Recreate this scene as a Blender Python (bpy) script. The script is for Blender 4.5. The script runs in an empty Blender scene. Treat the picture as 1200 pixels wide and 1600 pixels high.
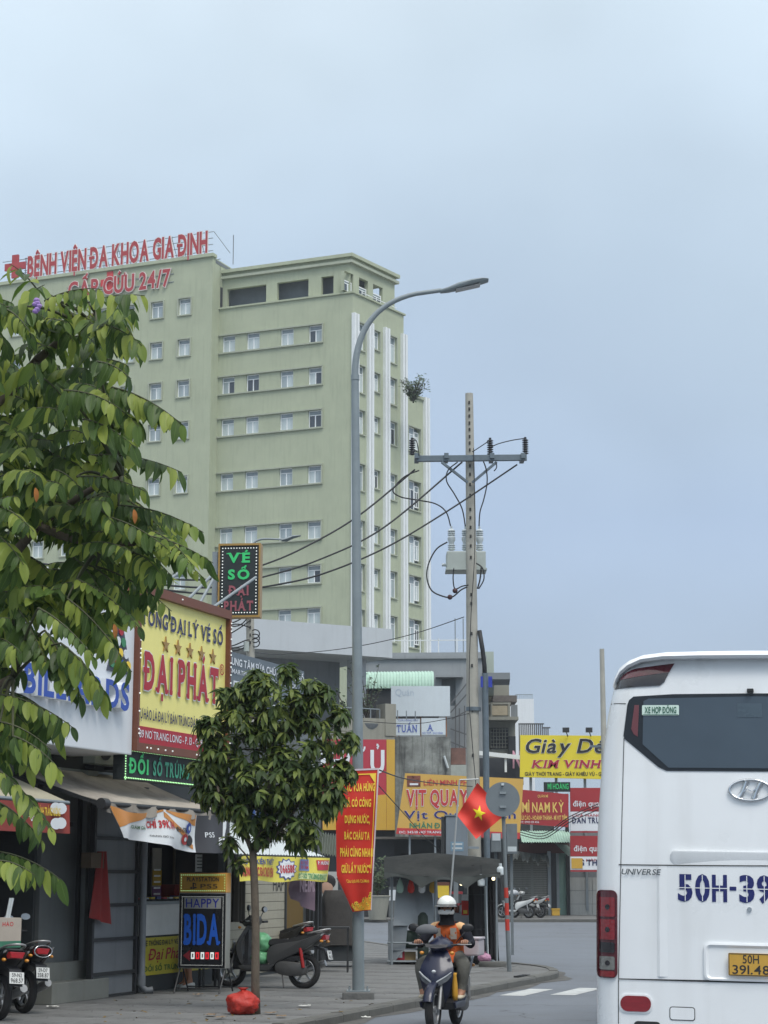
import bpy, bmesh, math, random, unicodedata
from mathutils import Vector, Matrix, noise as mnoise
R = math.radians
SC = bpy.context.scene
COL = SC.collection

# ---------------------------------------------------------------- camera
FPX, HOR, CAMH = 3000.0, 1370.0, 1.85          # focal length in photo pixels, horizon row, eye height
PITCH = math.atan((HOR - 800.0) / FPX)
cam_data = bpy.data.cameras.new('camera')
cam = bpy.data.objects.new('camera', cam_data)
COL.objects.link(cam)
cam.location = (0, 0, CAMH)
cam.rotation_euler = (math.pi / 2 + PITCH, 0, 0)
cam_data.sensor_fit = 'VERTICAL'
cam_data.sensor_height = 36.0
cam_data.lens = FPX / 1600.0 * 36.0
cam_data.clip_start, cam_data.clip_end = 0.1, 6000
SC.camera = cam
SC.view_settings.view_transform = 'Standard'
SC.view_settings.look = 'None'
SC.view_settings.exposure = 0.4
SC.view_settings.gamma = 1.0
SC.view_settings.use_curve_mapping = False
SC.cycles.max_bounces = 6
SC.cycles.transparent_max_bounces = 12
SC.cycles.use_denoising = True

# ---------------------------------------------------------------- sky and sun (bright overcast)
SUN_ELEV, SUN_ROT = R(58), R(208)
world = bpy.data.worlds.new('World')
SC.world = world
world.use_nodes = True
wt = world.node_tree
wt.nodes.clear()
def wn(t, **kw):
    n = wt.nodes.new(t)
    for k, v in kw.items():
        setattr(n, k, v)
    return n
w_out = wn('ShaderNodeOutputWorld')
w_bg = wn('ShaderNodeBackground')
w_sky = wn('ShaderNodeTexSky', sky_type='NISHITA', sun_disc=False, sun_elevation=SUN_ELEV, sun_rotation=SUN_ROT)
w_sky.air_density = 1.0
w_sky.dust_density = 2.5
w_tc = wn('ShaderNodeTexCoord')
w_sep = wn('ShaderNodeSeparateXYZ')
wt.links.new(w_tc.outputs['Generated'], w_sep.inputs[0])
w_ramp = wn('ShaderNodeValToRGB')                # overcast layer: grey-blue low, paler higher up
w_noise2 = wn('ShaderNodeTexNoise'); w_noise2.inputs['Scale'].default_value = 2.6; w_noise2.inputs['Detail'].default_value = 3.0
w_map2 = wn('ShaderNodeMapping'); w_map2.inputs['Scale'].default_value = (1.0, 1.0, 1.3); w_map2.inputs['Location'].default_value = (3.1, 0.4, 1.7)
wt.links.new(w_tc.outputs['Generated'], w_map2.inputs[0]); wt.links.new(w_map2.outputs[0], w_noise2.inputs['Vector'])
w_h = wn('ShaderNodeMath', operation='MULTIPLY_ADD'); w_h.inputs[1].default_value = 0.16; 
wt.links.new(w_noise2.outputs['Fac'], w_h.inputs[0]); wt.links.new(w_sep.outputs['Z'], w_h.inputs[2])
w_sub = wn('ShaderNodeMath', operation='SUBTRACT'); w_sub.inputs[1].default_value = 0.08
wt.links.new(w_h.outputs[0], w_sub.inputs[0])
wt.links.new(w_sub.outputs[0], w_ramp.inputs[0])
els = w_ramp.color_ramp.elements
els[0].position = 0.0; els[0].color = (0.31, 0.39, 0.46, 1)
els[1].position = 1.0; els[1].color = (1.20, 1.24, 1.26, 1)
for p, c in ((0.10, (0.315, 0.395, 0.505, 1)), (0.20, (0.345, 0.44, 0.585, 1)), (0.31, (0.465, 0.575, 0.69, 1)), (0.42, (0.58, 0.69, 0.78, 1)), (0.6, (0.84, 0.91, 0.97, 1))):
    e = els.new(p); e.color = c
w_noise = wn('ShaderNodeTexNoise'); w_noise.inputs['Scale'].default_value = 4.0; w_noise.inputs['Detail'].default_value = 3.0; w_noise.inputs['Roughness'].default_value = 0.5
w_map = wn('ShaderNodeMapping'); w_map.inputs['Scale'].default_value = (1.0, 1.0, 1.5); w_map.inputs['Location'].default_value = (0.3, 0.2, 0.55)
wt.links.new(w_tc.outputs['Generated'], w_map.inputs[0]); wt.links.new(w_map.outputs[0], w_noise.inputs['Vector'])
w_cr = wn('ShaderNodeMapRange'); w_cr.inputs[1].default_value = 0.35; w_cr.inputs[2].default_value = 0.70; w_cr.inputs[3].default_value = 0.91; w_cr.inputs[4].default_value = 1.09
wt.links.new(w_noise.outputs['Fac'], w_cr.inputs[0])
w_mul = wn('ShaderNodeVectorMath', operation='SCALE')
wt.links.new(w_ramp.outputs[0], w_mul.inputs[0]); wt.links.new(w_cr.outputs[0], w_mul.inputs['Scale'])
w_skys = wn('ShaderNodeVectorMath', operation='SCALE'); w_skys.inputs['Scale'].default_value = 0.10
wt.links.new(w_sky.outputs[0], w_skys.inputs[0])
w_mix = wn('ShaderNodeMixRGB'); w_mix.inputs[0].default_value = 0.88
wt.links.new(w_skys.outputs[0], w_mix.inputs[1]); wt.links.new(w_mul.outputs[0], w_mix.inputs[2])
w_bg.inputs['Strength'].default_value = 1.0
wt.links.new(w_mix.outputs[0], w_bg.inputs['Color'])
wt.links.new(w_bg.outputs[0], w_out.inputs[0])
sun_data = bpy.data.lights.new('sun', 'SUN')
sun_data.energy = 1.5
sun_data.angle = R(25)
sun_data.color = (1.0, 0.96, 0.90)
sun = bpy.data.objects.new('sun', sun_data)
COL.objects.link(sun)
# direction towards the sun: behind the camera, a little to the right
sd = Vector((math.cos(SUN_ELEV) * math.sin(SUN_ROT) * -1, math.cos(SUN_ELEV) * math.cos(SUN_ROT), math.sin(SUN_ELEV)))
sun.rotation_euler = sd.to_track_quat('Z', 'Y').to_euler()

# ---------------------------------------------------------------- measuring helpers (photo pixel -> place)
FWD = Vector((0, math.cos(PITCH), math.sin(PITCH)))
UPV = Vector((0, -math.sin(PITCH), math.cos(PITCH)))
EYE = Vector((0, 0, CAMH))
def ray(px, py):
    return FWD * FPX + Vector((1, 0, 0)) * (px - 600.0) + UPV * (800.0 - py)
def G(px, py, z=0.0):
    d = ray(px, py)
    return EYE + d * ((z - CAMH) / d.z)
def A(px, py, Y):
    d = ray(px, py)
    return EYE + d * (Y / d.y)
def frame(o, yaw):
    """Matrix: x to the right as seen from the front, y away, z up."""
    return Matrix.Translation(Vector(o)) @ Matrix.Rotation(yaw, 4, 'Z')
def H(M, px, py):
    """Where the pixel's ray meets the frame's front plane: local (x, z)."""
    inv = M.inverted()
    o = inv @ EYE
    d = inv.to_3x3() @ ray(px, py)
    p = o + d * (-o.y / d.y)
    return p.x, p.z

# ---------------------------------------------------------------- colour and materials
def lin(c):
    c /= 255.0
    return c / 12.92 if c <= 0.04045 else ((c + 0.055) / 1.055) ** 2.4
def S(r, g, b, k=1.0):
    return tuple(min(0.9, lin(v) * k) for v in (r, g, b))
MATS = {}
def mat(name, col, rough=0.6, var=0.10, scale=4.0, bump=0.0, bscale=None, metal=0.0, spec=0.4, streak=0.0, streak_col=(0.05, 0.05, 0.045), coat=0.0,
        emis=0.0, emis_col=None, blotch=0.0, blotch_col=None, sss=0.0, trans=0.0, zscale=1.0, crack=0.0, crack_w=.012):
    if name in MATS:
        return MATS[name]
    m = bpy.data.materials.new(name); m.use_nodes = True
    t = m.node_tree; b = t.nodes['Principled BSDF']
    b.inputs['Roughness'].default_value = rough
    b.inputs['Metallic'].default_value = metal
    b.inputs['Specular IOR Level'].default_value = spec
    b.inputs['Coat Weight'].default_value = coat
    b.inputs['Coat Roughness'].default_value = 0.08
    b.inputs['Transmission Weight'].default_value = trans
    tc = t.nodes.new('ShaderNodeTexCoord')
    mp = t.nodes.new('ShaderNodeMapping'); mp.inputs['Scale'].default_value = (1, 1, zscale)
    t.links.new(tc.outputs['Object'], mp.inputs[0])
    src = None
    cur = None
    def rgb(c):
        n = t.nodes.new('ShaderNodeRGB'); n.outputs[0].default_value = (*c, 1); return n.outputs[0]
    cur = rgb(col)
    if var > 0:
        nz = t.nodes.new('ShaderNodeTexNoise'); nz.inputs['Scale'].default_value = scale; nz.inputs['Detail'].default_value = 6; nz.inputs['Roughness'].default_value = 0.65
        t.links.new(mp.outputs[0], nz.inputs['Vector'])
        mr = t.nodes.new('ShaderNodeMapRange'); mr.inputs[1].default_value = 0.3; mr.inputs[2].default_value = 0.7
        mr.inputs[3].default_value = 1 - var; mr.inputs[4].default_value = 1 + var
        t.links.new(nz.outputs['Fac'], mr.inputs[0])
        sc = t.nodes.new('ShaderNodeVectorMath'); sc.operation = 'SCALE'
        t.links.new(cur, sc.inputs[0]); t.links.new(mr.outputs[0], sc.inputs['Scale'])
        cur = sc.outputs[0]
        rr = t.nodes.new('ShaderNodeMapRange'); rr.inputs[1].default_value = 0.3; rr.inputs[2].default_value = 0.7
        rr.inputs[3].default_value = max(0.02, rough - 0.6 * var); rr.inputs[4].default_value = min(1, rough + 0.6 * var)
        t.links.new(nz.outputs['Fac'], rr.inputs[0]); t.links.new(rr.outputs[0], b.inputs['Roughness'])
    if blotch > 0:
        nb = t.nodes.new('ShaderNodeTexNoise'); nb.inputs['Scale'].default_value = scale * 0.35; nb.inputs['Detail'].default_value = 5; nb.inputs['Roughness'].default_value = 0.7
        t.links.new(tc.outputs['Object'], nb.inputs['Vector'])
        mb_ = t.nodes.new('ShaderNodeMapRange'); mb_.inputs[1].default_value = 0.48; mb_.inputs[2].default_value = 0.62; mb_.inputs[4].default_value = blotch
        t.links.new(nb.outputs['Fac'], mb_.inputs[0])
        mx = t.nodes.new('ShaderNodeMixRGB'); mx.inputs[2].default_value = (*(blotch_col or tuple(v * 0.5 for v in col)), 1)
        t.links.new(mb_.outputs[0], mx.inputs[0]); t.links.new(cur, mx.inputs[1]); cur = mx.outputs[0]
    if streak > 0:
        ms = t.nodes.new('ShaderNodeMapping'); ms.inputs['Scale'].default_value = (3.0, 3.0, 0.22)
        t.links.new(tc.outputs['Object'], ms.inputs[0])
        ns = t.nodes.new('ShaderNodeTexNoise'); ns.inputs['Scale'].default_value = 1.6; ns.inputs['Detail'].default_value = 7; ns.inputs['Roughness'].default_value = 0.6
        t.links.new(ms.outputs[0], ns.inputs['Vector'])
        m2 = t.nodes.new('ShaderNodeMapRange'); m2.inputs[1].default_value = 0.5; m2.inputs[2].default_value = 0.75; m2.inputs[4].default_value = streak
        t.links.new(ns.outputs['Fac'], m2.inputs[0])
        mx = t.nodes.new('ShaderNodeMixRGB'); mx.inputs[2].default_value = (*streak_col, 1)
        t.links.new(m2.outputs[0], mx.inputs[0]); t.links.new(cur, mx.inputs[1]); cur = mx.outputs[0]
    if crack > 0:
        nd = t.nodes.new('ShaderNodeTexNoise'); nd.inputs['Scale'].default_value = crack * 3; nd.inputs['Detail'].default_value = 5
        t.links.new(tc.outputs['Object'], nd.inputs['Vector'])
        ad = t.nodes.new('ShaderNodeVectorMath'); ad.operation = 'MULTIPLY_ADD'; ad.inputs[1].default_value = (.5 / crack,) * 3
        t.links.new(nd.outputs['Color'], ad.inputs[0]); t.links.new(tc.outputs['Object'], ad.inputs[2])
        vo_ = t.nodes.new('ShaderNodeTexVoronoi'); vo_.feature = 'DISTANCE_TO_EDGE'; vo_.inputs['Scale'].default_value = crack
        t.links.new(ad.outputs[0], vo_.inputs['Vector'])
        mk = t.nodes.new('ShaderNodeMapRange'); mk.inputs[1].default_value = 0; mk.inputs[2].default_value = crack_w; mk.inputs[3].default_value = .75; mk.inputs[4].default_value = 0
        t.links.new(vo_.outputs['Distance'], mk.inputs[0])
        mx = t.nodes.new('ShaderNodeMixRGB'); mx.inputs[2].default_value = (.03, .03, .03, 1)
        t.links.new(mk.outputs[0], mx.inputs[0]); t.links.new(cur, mx.inputs[1]); cur = mx.outputs[0]
    t.links.new(cur, b.inputs['Base Color'])
    if bump > 0:
        nq = t.nodes.new('ShaderNodeTexNoise'); nq.inputs['Scale'].default_value = bscale or scale * 6; nq.inputs['Detail'].default_value = 4
        t.links.new(mp.outputs[0], nq.inputs['Vector'])
        bp = t.nodes.new('ShaderNodeBump'); bp.inputs['Strength'].default_value = bump; bp.inputs['Distance'].default_value = 0.02
        t.links.new(nq.outputs['Fac'], bp.inputs['Height']); t.links.new(bp.outputs[0], b.inputs['Normal'])
    if emis > 0:
        b.inputs['Emission Color'].default_value = (*(emis_col or col), 1)
        b.inputs['Emission Strength'].default_value = emis
    MATS[name] = m
    return m

# ---------------------------------------------------------------- mesh helpers
class MB:
    def __init__(self):
        self.v, self.f = [], []
    def add(self, vs, fs):
        n = len(self.v)
        self.v += [tuple(v) for v in vs]
        self.f += [tuple(i + n for i in f) for f in fs]
        return self
    def box(self, x0, x1, y0, y1, z0, z1, M=None):
        vs = [(x, y, z) for z in (z0, z1) for y in (y0, y1) for x in (x0, x1)]
        if M is not None:
            vs = [M @ Vector(v) for v in vs]
        return self.add(vs, [(0, 2, 3, 1), (4, 5, 7, 6), (0, 1, 5, 4), (2, 6, 7, 3), (0, 4, 6, 2), (1, 3, 7, 5)])
    def bar(self, p, q, w, h=None, up=(0, 0, 1)):
        """Rectangular bar from p to q."""
        p, q = Vector(p), Vector(q); h = h or w
        d = (q - p).normalized(); u = Vector(up)
        if abs(d.dot(u)) > 0.98: u = Vector((1, 0, 0))
        s = d.cross(u).normalized() * w / 2; t = s.cross(d).normalized() * h / 2
        vs = [a + i * s + j * t for a in (p, q) for i, j in ((-1, -1), (1, -1), (1, 1), (-1, 1))]
        return self.add(vs, [(3, 2, 1, 0), (4, 5, 6, 7), (0, 1, 5, 4), (1, 2, 6, 5), (2, 3, 7, 6), (3, 0, 4, 7)])
    def prism(self, poly, y0, y1):
        """Outline in (x, z), extruded along y (y0 is the front); outline counter-clockwise seen from the front."""
        n = len(poly)
        vs = [(x, y0, z) for x, z in poly] + [(x, y1, z) for x, z in poly]
        fs = [tuple(range(n)), tuple(range(2 * n - 1, n - 1, -1))] + [(i, i + n, (i + 1) % n + n, (i + 1) % n) for i in range(n)]
        return self.add(vs, fs)
    def loft(self, rings, caps=(True, True), close=False):
        n = len(rings[0]); base = []
        vs = [p for r in rings for p in r]
        fs = []
        m = len(rings)
        for k in range(m if close else m - 1):
            a, b = k * n, ((k + 1) % m) * n
            fs += [(a + i, a + (i + 1) % n, b + (i + 1) % n, b + i) for i in range(n)]
        if not close:
            if caps[0]: fs.append(tuple(range(n - 1, -1, -1)))
            if caps[1]: fs.append(tuple(range((m - 1) * n, m * n)))
        return self.add(vs, fs)
    def tube(self, pts, r, seg=8, caps=True):
        pts = [Vector(p) for p in pts]
        rs = r if isinstance(r, (list, tuple)) else [r] * len(pts)
        rings = []; ref = None
        for i, p in enumerate(pts):
            d = (pts[min(i + 1, len(pts) - 1)] - pts[max(i - 1, 0)])
            d = d.normalized() if d.length > 1e-9 else Vector((0, 0, 1))
            if ref is None:
                ref = Vector((0, 0, 1)) if abs(d.z) < 0.9 else Vector((1, 0, 0))
            s = d.cross(ref)
            s = s.normalized() if s.length > 1e-6 else d.orthogonal().normalized()
            t = s.cross(d); ref = t
            rings.append([p + (s * math.cos(a) + t * math.sin(a)) * rs[i] for a in (2 * math.pi * k / seg for k in range(seg))])
        return self.loft(rings, (caps, caps))
    def cyl(self, p, q, r0, r1=None, seg=12):
        return self.tube([p, q], [r0, r0 if r1 is None else r1], seg)
    def lathe(self, prof, seg=16, M=None, caps=(True, True)):
        """Profile of (radius, z) turned about z."""
        rings = []
        for r, z in prof:
            ring = [Vector((r * math.cos(2 * math.pi * k / seg), r * math.sin(2 * math.pi * k / seg), z)) for k in range(seg)]
            if M is not None: ring = [M @ p for p in ring]
            rings.append(ring)
        return self.loft(rings, caps)
    def ball(self, c, rx, ry=None, rz=None, seg=12, rings=8, M=None):
        ry = ry or rx; rz = rz or rx
        prof = []
        for i in range(rings + 1):
            a = -math.pi / 2 + math.pi * i / rings
            rr = max(0.02, math.cos(a))
            prof.append([Vector((c[0] + rx * rr * math.cos(2 * math.pi * k / seg), c[1] + ry * rr * math.sin(2 * math.pi * k / seg), c[2] + rz * math.sin(a))) for k in range(seg)])
        if M is not None: prof = [[M @ p for p in r] for r in prof]
        return self.loft(prof)
    def grid(self, fn, nu, nv, flip=False):
        vs = [fn(i / nu, j / nv) for j in range(nv + 1) for i in range(nu + 1)]
        fs = []
        for j in range(nv):
            for i in range(nu):
                a = j * (nu + 1) + i
                q = (a, a + 1, a + nu + 2, a + nu + 1)
                fs.append(q[::-1] if flip else q)
        return self.add(vs, fs)
    def mesh(self, name):
        me = bpy.data.meshes.new(name)
        me.from_pydata(self.v, [], self.f)
        return me
    def build(self, name, m, parent=None, smooth=0, kind=None, bevel=0.0, recalc=True):
        me = self.mesh(name)
        return put(name, me, m, parent, smooth, kind, bevel, recalc)
def put(name, me, m, parent=None, smooth=0, kind=None, bevel=0.0, recalc=False):
    if recalc or bevel > 0:
        b = bmesh.new(); b.from_mesh(me)
        if recalc: bmesh.ops.recalc_face_normals(b, faces=b.faces)
        if bevel > 0:
            es = [e for e in b.edges if len(e.link_faces) == 2 and e.calc_face_angle(0) > 0.6]
            bmesh.ops.bevel(b, geom=es, offset=bevel, segments=2, affect='EDGES', clamp_overlap=True, profile=0.6)
        b.to_mesh(me); b.free()
    if m is not None:
        for mm in (m if isinstance(m, (list, tuple)) else [m]):
            me.materials.append(mm)
    if smooth:
        for p in me.polygons: p.use_smooth = True
        if smooth < 3.0:
            me.set_sharp_from_angle(angle=smooth)
    o = bpy.data.objects.new(name, me)
    COL.objects.link(o)
    if parent is not None: o.parent = parent
    if kind: o['kind'] = kind
    return o
SM = R(38)
def box(name, m, parent, x0, x1, y0, y1, z0, z1, bevel=0.0, kind=None):
    return MB().box(min(x0, x1), max(x0, x1), min(y0, y1), max(y0, y1), min(z0, z1), max(z0, z1)).build(name, m, parent, bevel=bevel, kind=kind, recalc=False)
def thing(name, label, cat, M=None, group=None):
    o = bpy.data.objects.new(name, None)
    COL.objects.link(o)
    o.empty_display_size = 0.2
    if M is not None: o.matrix_world = M if isinstance(M, Matrix) else Matrix.Translation(Vector(M))
    return tag(o, label, cat, group)
def tag(o, label, cat, group=None):
    o['label'] = label; o['category'] = cat
    if group: o['group'] = group
    return o
def struct(o):
    o['kind'] = 'structure'; return o
def wall_holes(x0, x1, z0, z1, holes, depth, mb=None):
    """Front wall sheet (y = 0) with rectangular openings and reveals 'depth' deep."""
    mb = mb or MB()
    xs = sorted({x0, x1, *[v for h in holes for v in h[:2] if x0 < v < x1]})
    zs = sorted({z0, z1, *[v for h in holes for v in h[2:] if z0 < v < z1]})
    for a, b in zip(xs, xs[1:]):
        for c, d in zip(zs, zs[1:]):
            mx, mz = (a + b) / 2, (c + d) / 2
            if any(h[0] < mx < h[1] and h[2] < mz < h[3] for h in holes): continue
            mb.add([(a, 0, c), (b, 0, c), (b, 0, d), (a, 0, d)], [(0, 1, 2, 3)])
    for h in holes:
        a, b, c, d = h
        mb.add([(a, 0, c), (b, 0, c), (b, 0, d), (a, 0, d), (a, depth, c), (b, depth, c), (b, depth, d), (a, depth, d)],
               [(0, 4, 5, 1), (1, 5, 6, 2), (2, 6, 7, 3), (3, 7, 4, 0)])
    return mb
def copy_tree(o, parent=None):
    c = o.copy(); COL.objects.link(c); c.parent = parent
    for ch in list(o.children): copy_tree(ch, c)
    return c
def bez(p0, p1, p2, p3, n=16):
    p0, p1, p2, p3 = map(Vector, (p0, p1, p2, p3))
    return [p0 * (1 - t) ** 3 + p1 * 3 * t * (1 - t) ** 2 + p2 * 3 * t * t * (1 - t) + p3 * t ** 3 for t in (i / n for i in range(n + 1))]
def sag(p, q, s, n=14):
    p, q = Vector(p), Vector(q)
    return [p.lerp(q, t) - Vector((0, 0, s * 4 * t * (1 - t))) for t in (i / n for i in range(n + 1))]

# ---------------------------------------------------------------- lettering
GLY = {}
def glyph(ch, off, ext=0.0):
    k = (ch, round(off, 4), round(ext, 4))
    if k in GLY: return GLY[k]
    c = bpy.data.curves.new('glyph', 'FONT'); c.body = ch; c.size = 1.0; c.offset = off; c.resolution_u = 3; c.extrude = ext
    o = bpy.data.objects.new('glyph', c)
    me = bpy.data.meshes.new_from_object(o)
    vs = [tuple(v.co) for v in me.vertices]; fs = [tuple(p.vertices) for p in me.polygons]
    bpy.data.objects.remove(o); bpy.data.curves.remove(c); bpy.data.meshes.remove(me)
    GLY[k] = (vs, fs)
    return GLY[k]
CAPH = None
def caph():
    global CAPH
    if CAPH is None:
        CAPH = max(v[1] for v in glyph('H', 0.0)[0])
    return CAPH
STEMS = {'I': ([.5], [.5]), 'D': ([.14], [.14]), 'P': ([.14], [.14]), 'H': ([.1, .9], [.1, .9]), 'A': ([.04, .96], []), 'T': ([.5], []), 'V': ([], [.05, .95]), 'E': ([.12], [.12]),
         'L': ([.12], [.12]), 'Y': ([.5], [.06, .94]), 'N': ([.1], [.1, .9]), 'R': ([.12, .95], [.12]), 'B': ([.12], [.12]), 'U': ([], [.1, .9]), 'K': ([.12, .95], [.12, .9]), 'M': ([.06, .94], [.1, .9]), 'G': ([], []), 'F': ([.12], [.12])}
def char_shapes(ch, bold, slab=False, ext=0.0):
    """(vertices, faces, width) of one character, cap height 1, baseline 0, marks drawn as simple shapes."""
    k = ('c', ch, round(bold, 3), slab, round(ext, 3))
    if k in GLY: return GLY[k]
    cp = caph()
    d = unicodedata.normalize('NFD', ch)
    base, marks = d[0], d[1:]
    bar = None
    if base in 'Đđ':
        bar = base; base = 'D' if base == 'Đ' else 'd'
    if base == 'i' and any(ord(m_) in (0x301, 0x300, 0x302) for m_ in marks): base = 'i'
    vs, fs = glyph(base, bold * cp, ext * cp)
    vs = [(x / cp, y / cp, z / cp) for x, y, z in vs]; fs = list(fs)
    if not vs:
        GLY[k] = ([], [], 0.36); return GLY[k]
    x0 = min(v[0] for v in vs); x1 = max(v[0] for v in vs); top = max(v[1] for v in vs)
    vs = [(x - x0, y, z) for x, y, z in vs]; w = x1 - x0
    def poly(pts, dz=0.0):
        n = len(vs)
        vs.extend([(x, y, ext + dz) for x, y in pts]); fs.append(tuple(range(n, n + len(pts))))
        if ext > 0:
            m = len(vs); q = len(pts)
            vs.extend([(x, y, -ext) for x, y in pts])
            fs.extend([(n + i, m + i, m + (i + 1) % q, n + (i + 1) % q) for i in range(q)])
    def stroke(pts, t, dz=0.0):
        for (ax, ay), (bx, by) in zip(pts, pts[1:]):
            L = math.hypot(bx - ax, by - ay) or 1; nx, ny = -(by - ay) / L * t / 2, (bx - ax) / L * t / 2
            poly([(ax - nx, ay - ny), (bx - nx, by - ny), (bx + nx, by + ny), (ax + nx, ay + ny)], dz)
    t = 0.11 + bold * 1.1
    if slab and base in STEMS:
        lo, hi = STEMS[base]
        for s in lo: poly([(s * w - .17, -0.012), (s * w + .17, -0.012), (s * w + .17, .085), (s * w - .17, .085)], -0.004)
        for s in hi: poly([(s * w - .17, .915), (s * w + .17, .915), (s * w + .17, 1.012), (s * w - .17, 1.012)], -0.004)
        if base == 'T':
            for s in (.03, .97): poly([(s * w - .05, .72), (s * w + .05, .72), (s * w + .05, 1.0), (s * w - .05, 1.0)], -0.004)
    if bar == 'Đ': poly([(-0.13, .44), (w * .48, .44), (w * .48, .44 + t * .9), (-0.13, .44 + t * .9)], 0.004)
    if bar == 'đ': poly([(w * .45, .8), (w + .12, .8), (w + .12, .8 + t * .8), (w * .45, .8 + t * .8)], 0.004)
    cx = w / 2; y0 = top + 0.06
    up = [m_ for m_ in marks if ord(m_) in (0x302, 0x306)]
    for m_ in marks:
        o = ord(m_)
        if o == 0x323: poly([(cx - t * .6, -.28), (cx + t * .6, -.28), (cx + t * .6, -.28 + t * 1.2), (cx - t * .6, -.28 + t * 1.2)])
        elif o == 0x302:
            stroke([(cx - .2, y0), (cx, y0 + .17)], t * .8); stroke([(cx, y0 + .171), (cx + .2, y0 + .001)], t * .8, 0.001)
        elif o == 0x306: stroke([(cx - .19, y0 + .15), (cx - .08, y0 + .03), (cx + .08, y0 + .03), (cx + .19, y0 + .15)], t * .7)
        elif o == 0x31B: stroke([(w - .02, top - .06), (w + .10, top), (w + .12, top + .14)], t * .7, 0.002)
        else:
            bx, by = (cx + .16, y0 + .14) if up else (cx, y0)
            if o == 0x301: stroke([(bx - .07, by), (bx + .10, by + .2)], t)
            elif o == 0x300: stroke([(bx + .07, by), (bx - .10, by + .2)], t)
            elif o == 0x303: stroke([(bx - .2, by + .05), (bx - .09, by + .12), (bx + .07, by + .06), (bx + .19, by + .13)], t * .7)
            elif o == 0x309: stroke([(bx - .03, by), (bx + .05, by + .07), (bx + .06, by + .16), (bx - .06, by + .18)], t * .7)
    GLY[k] = (vs, fs, w)
    return GLY[k]
def text(parent, s, cx, z, h, m, y=-0.012, w=None, bold=0.02, slab=False, italic=0.0, depth=0.0, letters=False, outline=None, out_m=None, align='c', track=0.13, wmax=None, name='lettering', rot=0.0, fn=None):
    """Lettering on a sign, lying in the front plane of the parent's frame. cx, z: middle of the line and its base; w: total width."""
    items, x = [], 0.0
    for ch in unicodedata.normalize('NFC', s):
        if ch == ' ':
            x += 0.38; continue
        vs, fs, cw = char_shapes(ch, bold, slab, depth / h / 2 if depth else 0.0)
        items.append((ch, x)); x += cw + track + (0.1 if slab else 0)
    if not items: return []
    total = x - track
    sx = (w / total) if w else h
    if wmax and total * sx > wmax: sx = wmax / total
    x_off = cx - total * sx / 2 if align == 'c' else (cx if align == 'l' else cx - total * sx)
    out = []
    layers = [(bold, m, 0.0, name)]
    if outline: layers.insert(0, (bold + outline, out_m, 0.004, 'letter_outline'))
    cr, sr = math.cos(rot), math.sin(rot)
    for b, mm, dy, nm in layers:
        mb = MB()
        for ch, xx in items:
            vs, fs, cw = char_shapes(ch, b, slab, depth / h / 2 if depth else 0.0)
            sh = (b - bold)
            vv = []
            for (px, py, pz) in vs:
                lx, lz = (px + xx - sh + py * italic) * sx, py * h
                X = x_off + lx * cr - lz * sr if rot else x_off + lx
                Z = z + lx * sr + lz * cr if rot else z + lz
                vv.append((X, y + dy - pz * h, Z) if fn is None else fn(X, y + dy - pz * h, Z))
            if letters and nm == name:
                l = MB().add(vv, fs); out.append(l.build('letter', mm, parent, recalc=depth > 0))
            else:
                mb.add(vv, fs)
        if mb.v:
            out.append(mb.build(nm, mm, parent, recalc=False, kind='stuff' if len(items) > 1 else None))
    return out
def star_pts(cx, cz, r, rot=0.0):
    return [(cx + (r if i % 2 == 0 else r * 0.39) * math.sin(rot + i * math.pi / 5), cz + (r if i % 2 == 0 else r * 0.39) * math.cos(rot + i * math.pi / 5)) for i in range(10)][::-1]
# ================================================================ ground, roads, pavements
TH = R(18.97)                                     # the street runs 19 degrees to the right
U = Vector((math.sin(TH), math.cos(TH), 0)); NRM = Vector((math.cos(TH), -math.sin(TH), 0))
FACE_YAW = math.pi / 2 - TH
m_asphalt = mat('asphalt', S(116, 122, 130, 0.82), 0.85, 0.10, 0.9, bump=0.25, bscale=60, blotch=0.35, blotch_col=(0.105, 0.11, 0.115), crack=.16, crack_w=.004)
m_ground = mat('city_ground', (0.2, 0.19, 0.18), 0.9, 0.1, 0.2)
m_conc = mat('pavement_concrete', S(116, 117, 116, 0.84), 0.85, 0.2, 1.3, bump=0.3, bscale=40, crack=.5, blotch=0.6, blotch_col=(0.09, 0.085, 0.08))
m_slab = mat('paving_slab', S(120, 121, 120, 0.9), 0.85, 0.2, 1.7, bump=0.3, bscale=45, crack=.55, crack_w=.007, blotch=0.65, blotch_col=(0.10, 0.10, 0.10))
m_kerb = mat('kerb_stone', S(112, 112, 108, 0.75), 0.85, 0.15, 3, bump=0.3, blotch=0.5, blotch_col=(0.08, 0.08, 0.075))
m_paint = mat('road_paint', S(190, 193, 192, 0.9), 0.8, 0.12, 6, blotch=0.55, blotch_col=(0.28, 0.28, 0.28))
struct(MB().add([(-760, -60, -.06), (760, -60, -.06), (760, 780, -.06), (-760, 780, -.06)], [(0, 1, 2, 3)]).build('ground', m_ground))
road = struct(MB().add([(-120, -60, 0), (120, -60, 0), (120, 135, 0), (-120, 135, 0)], [(0, 1, 2, 3)]).build('road', m_asphalt))
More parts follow.
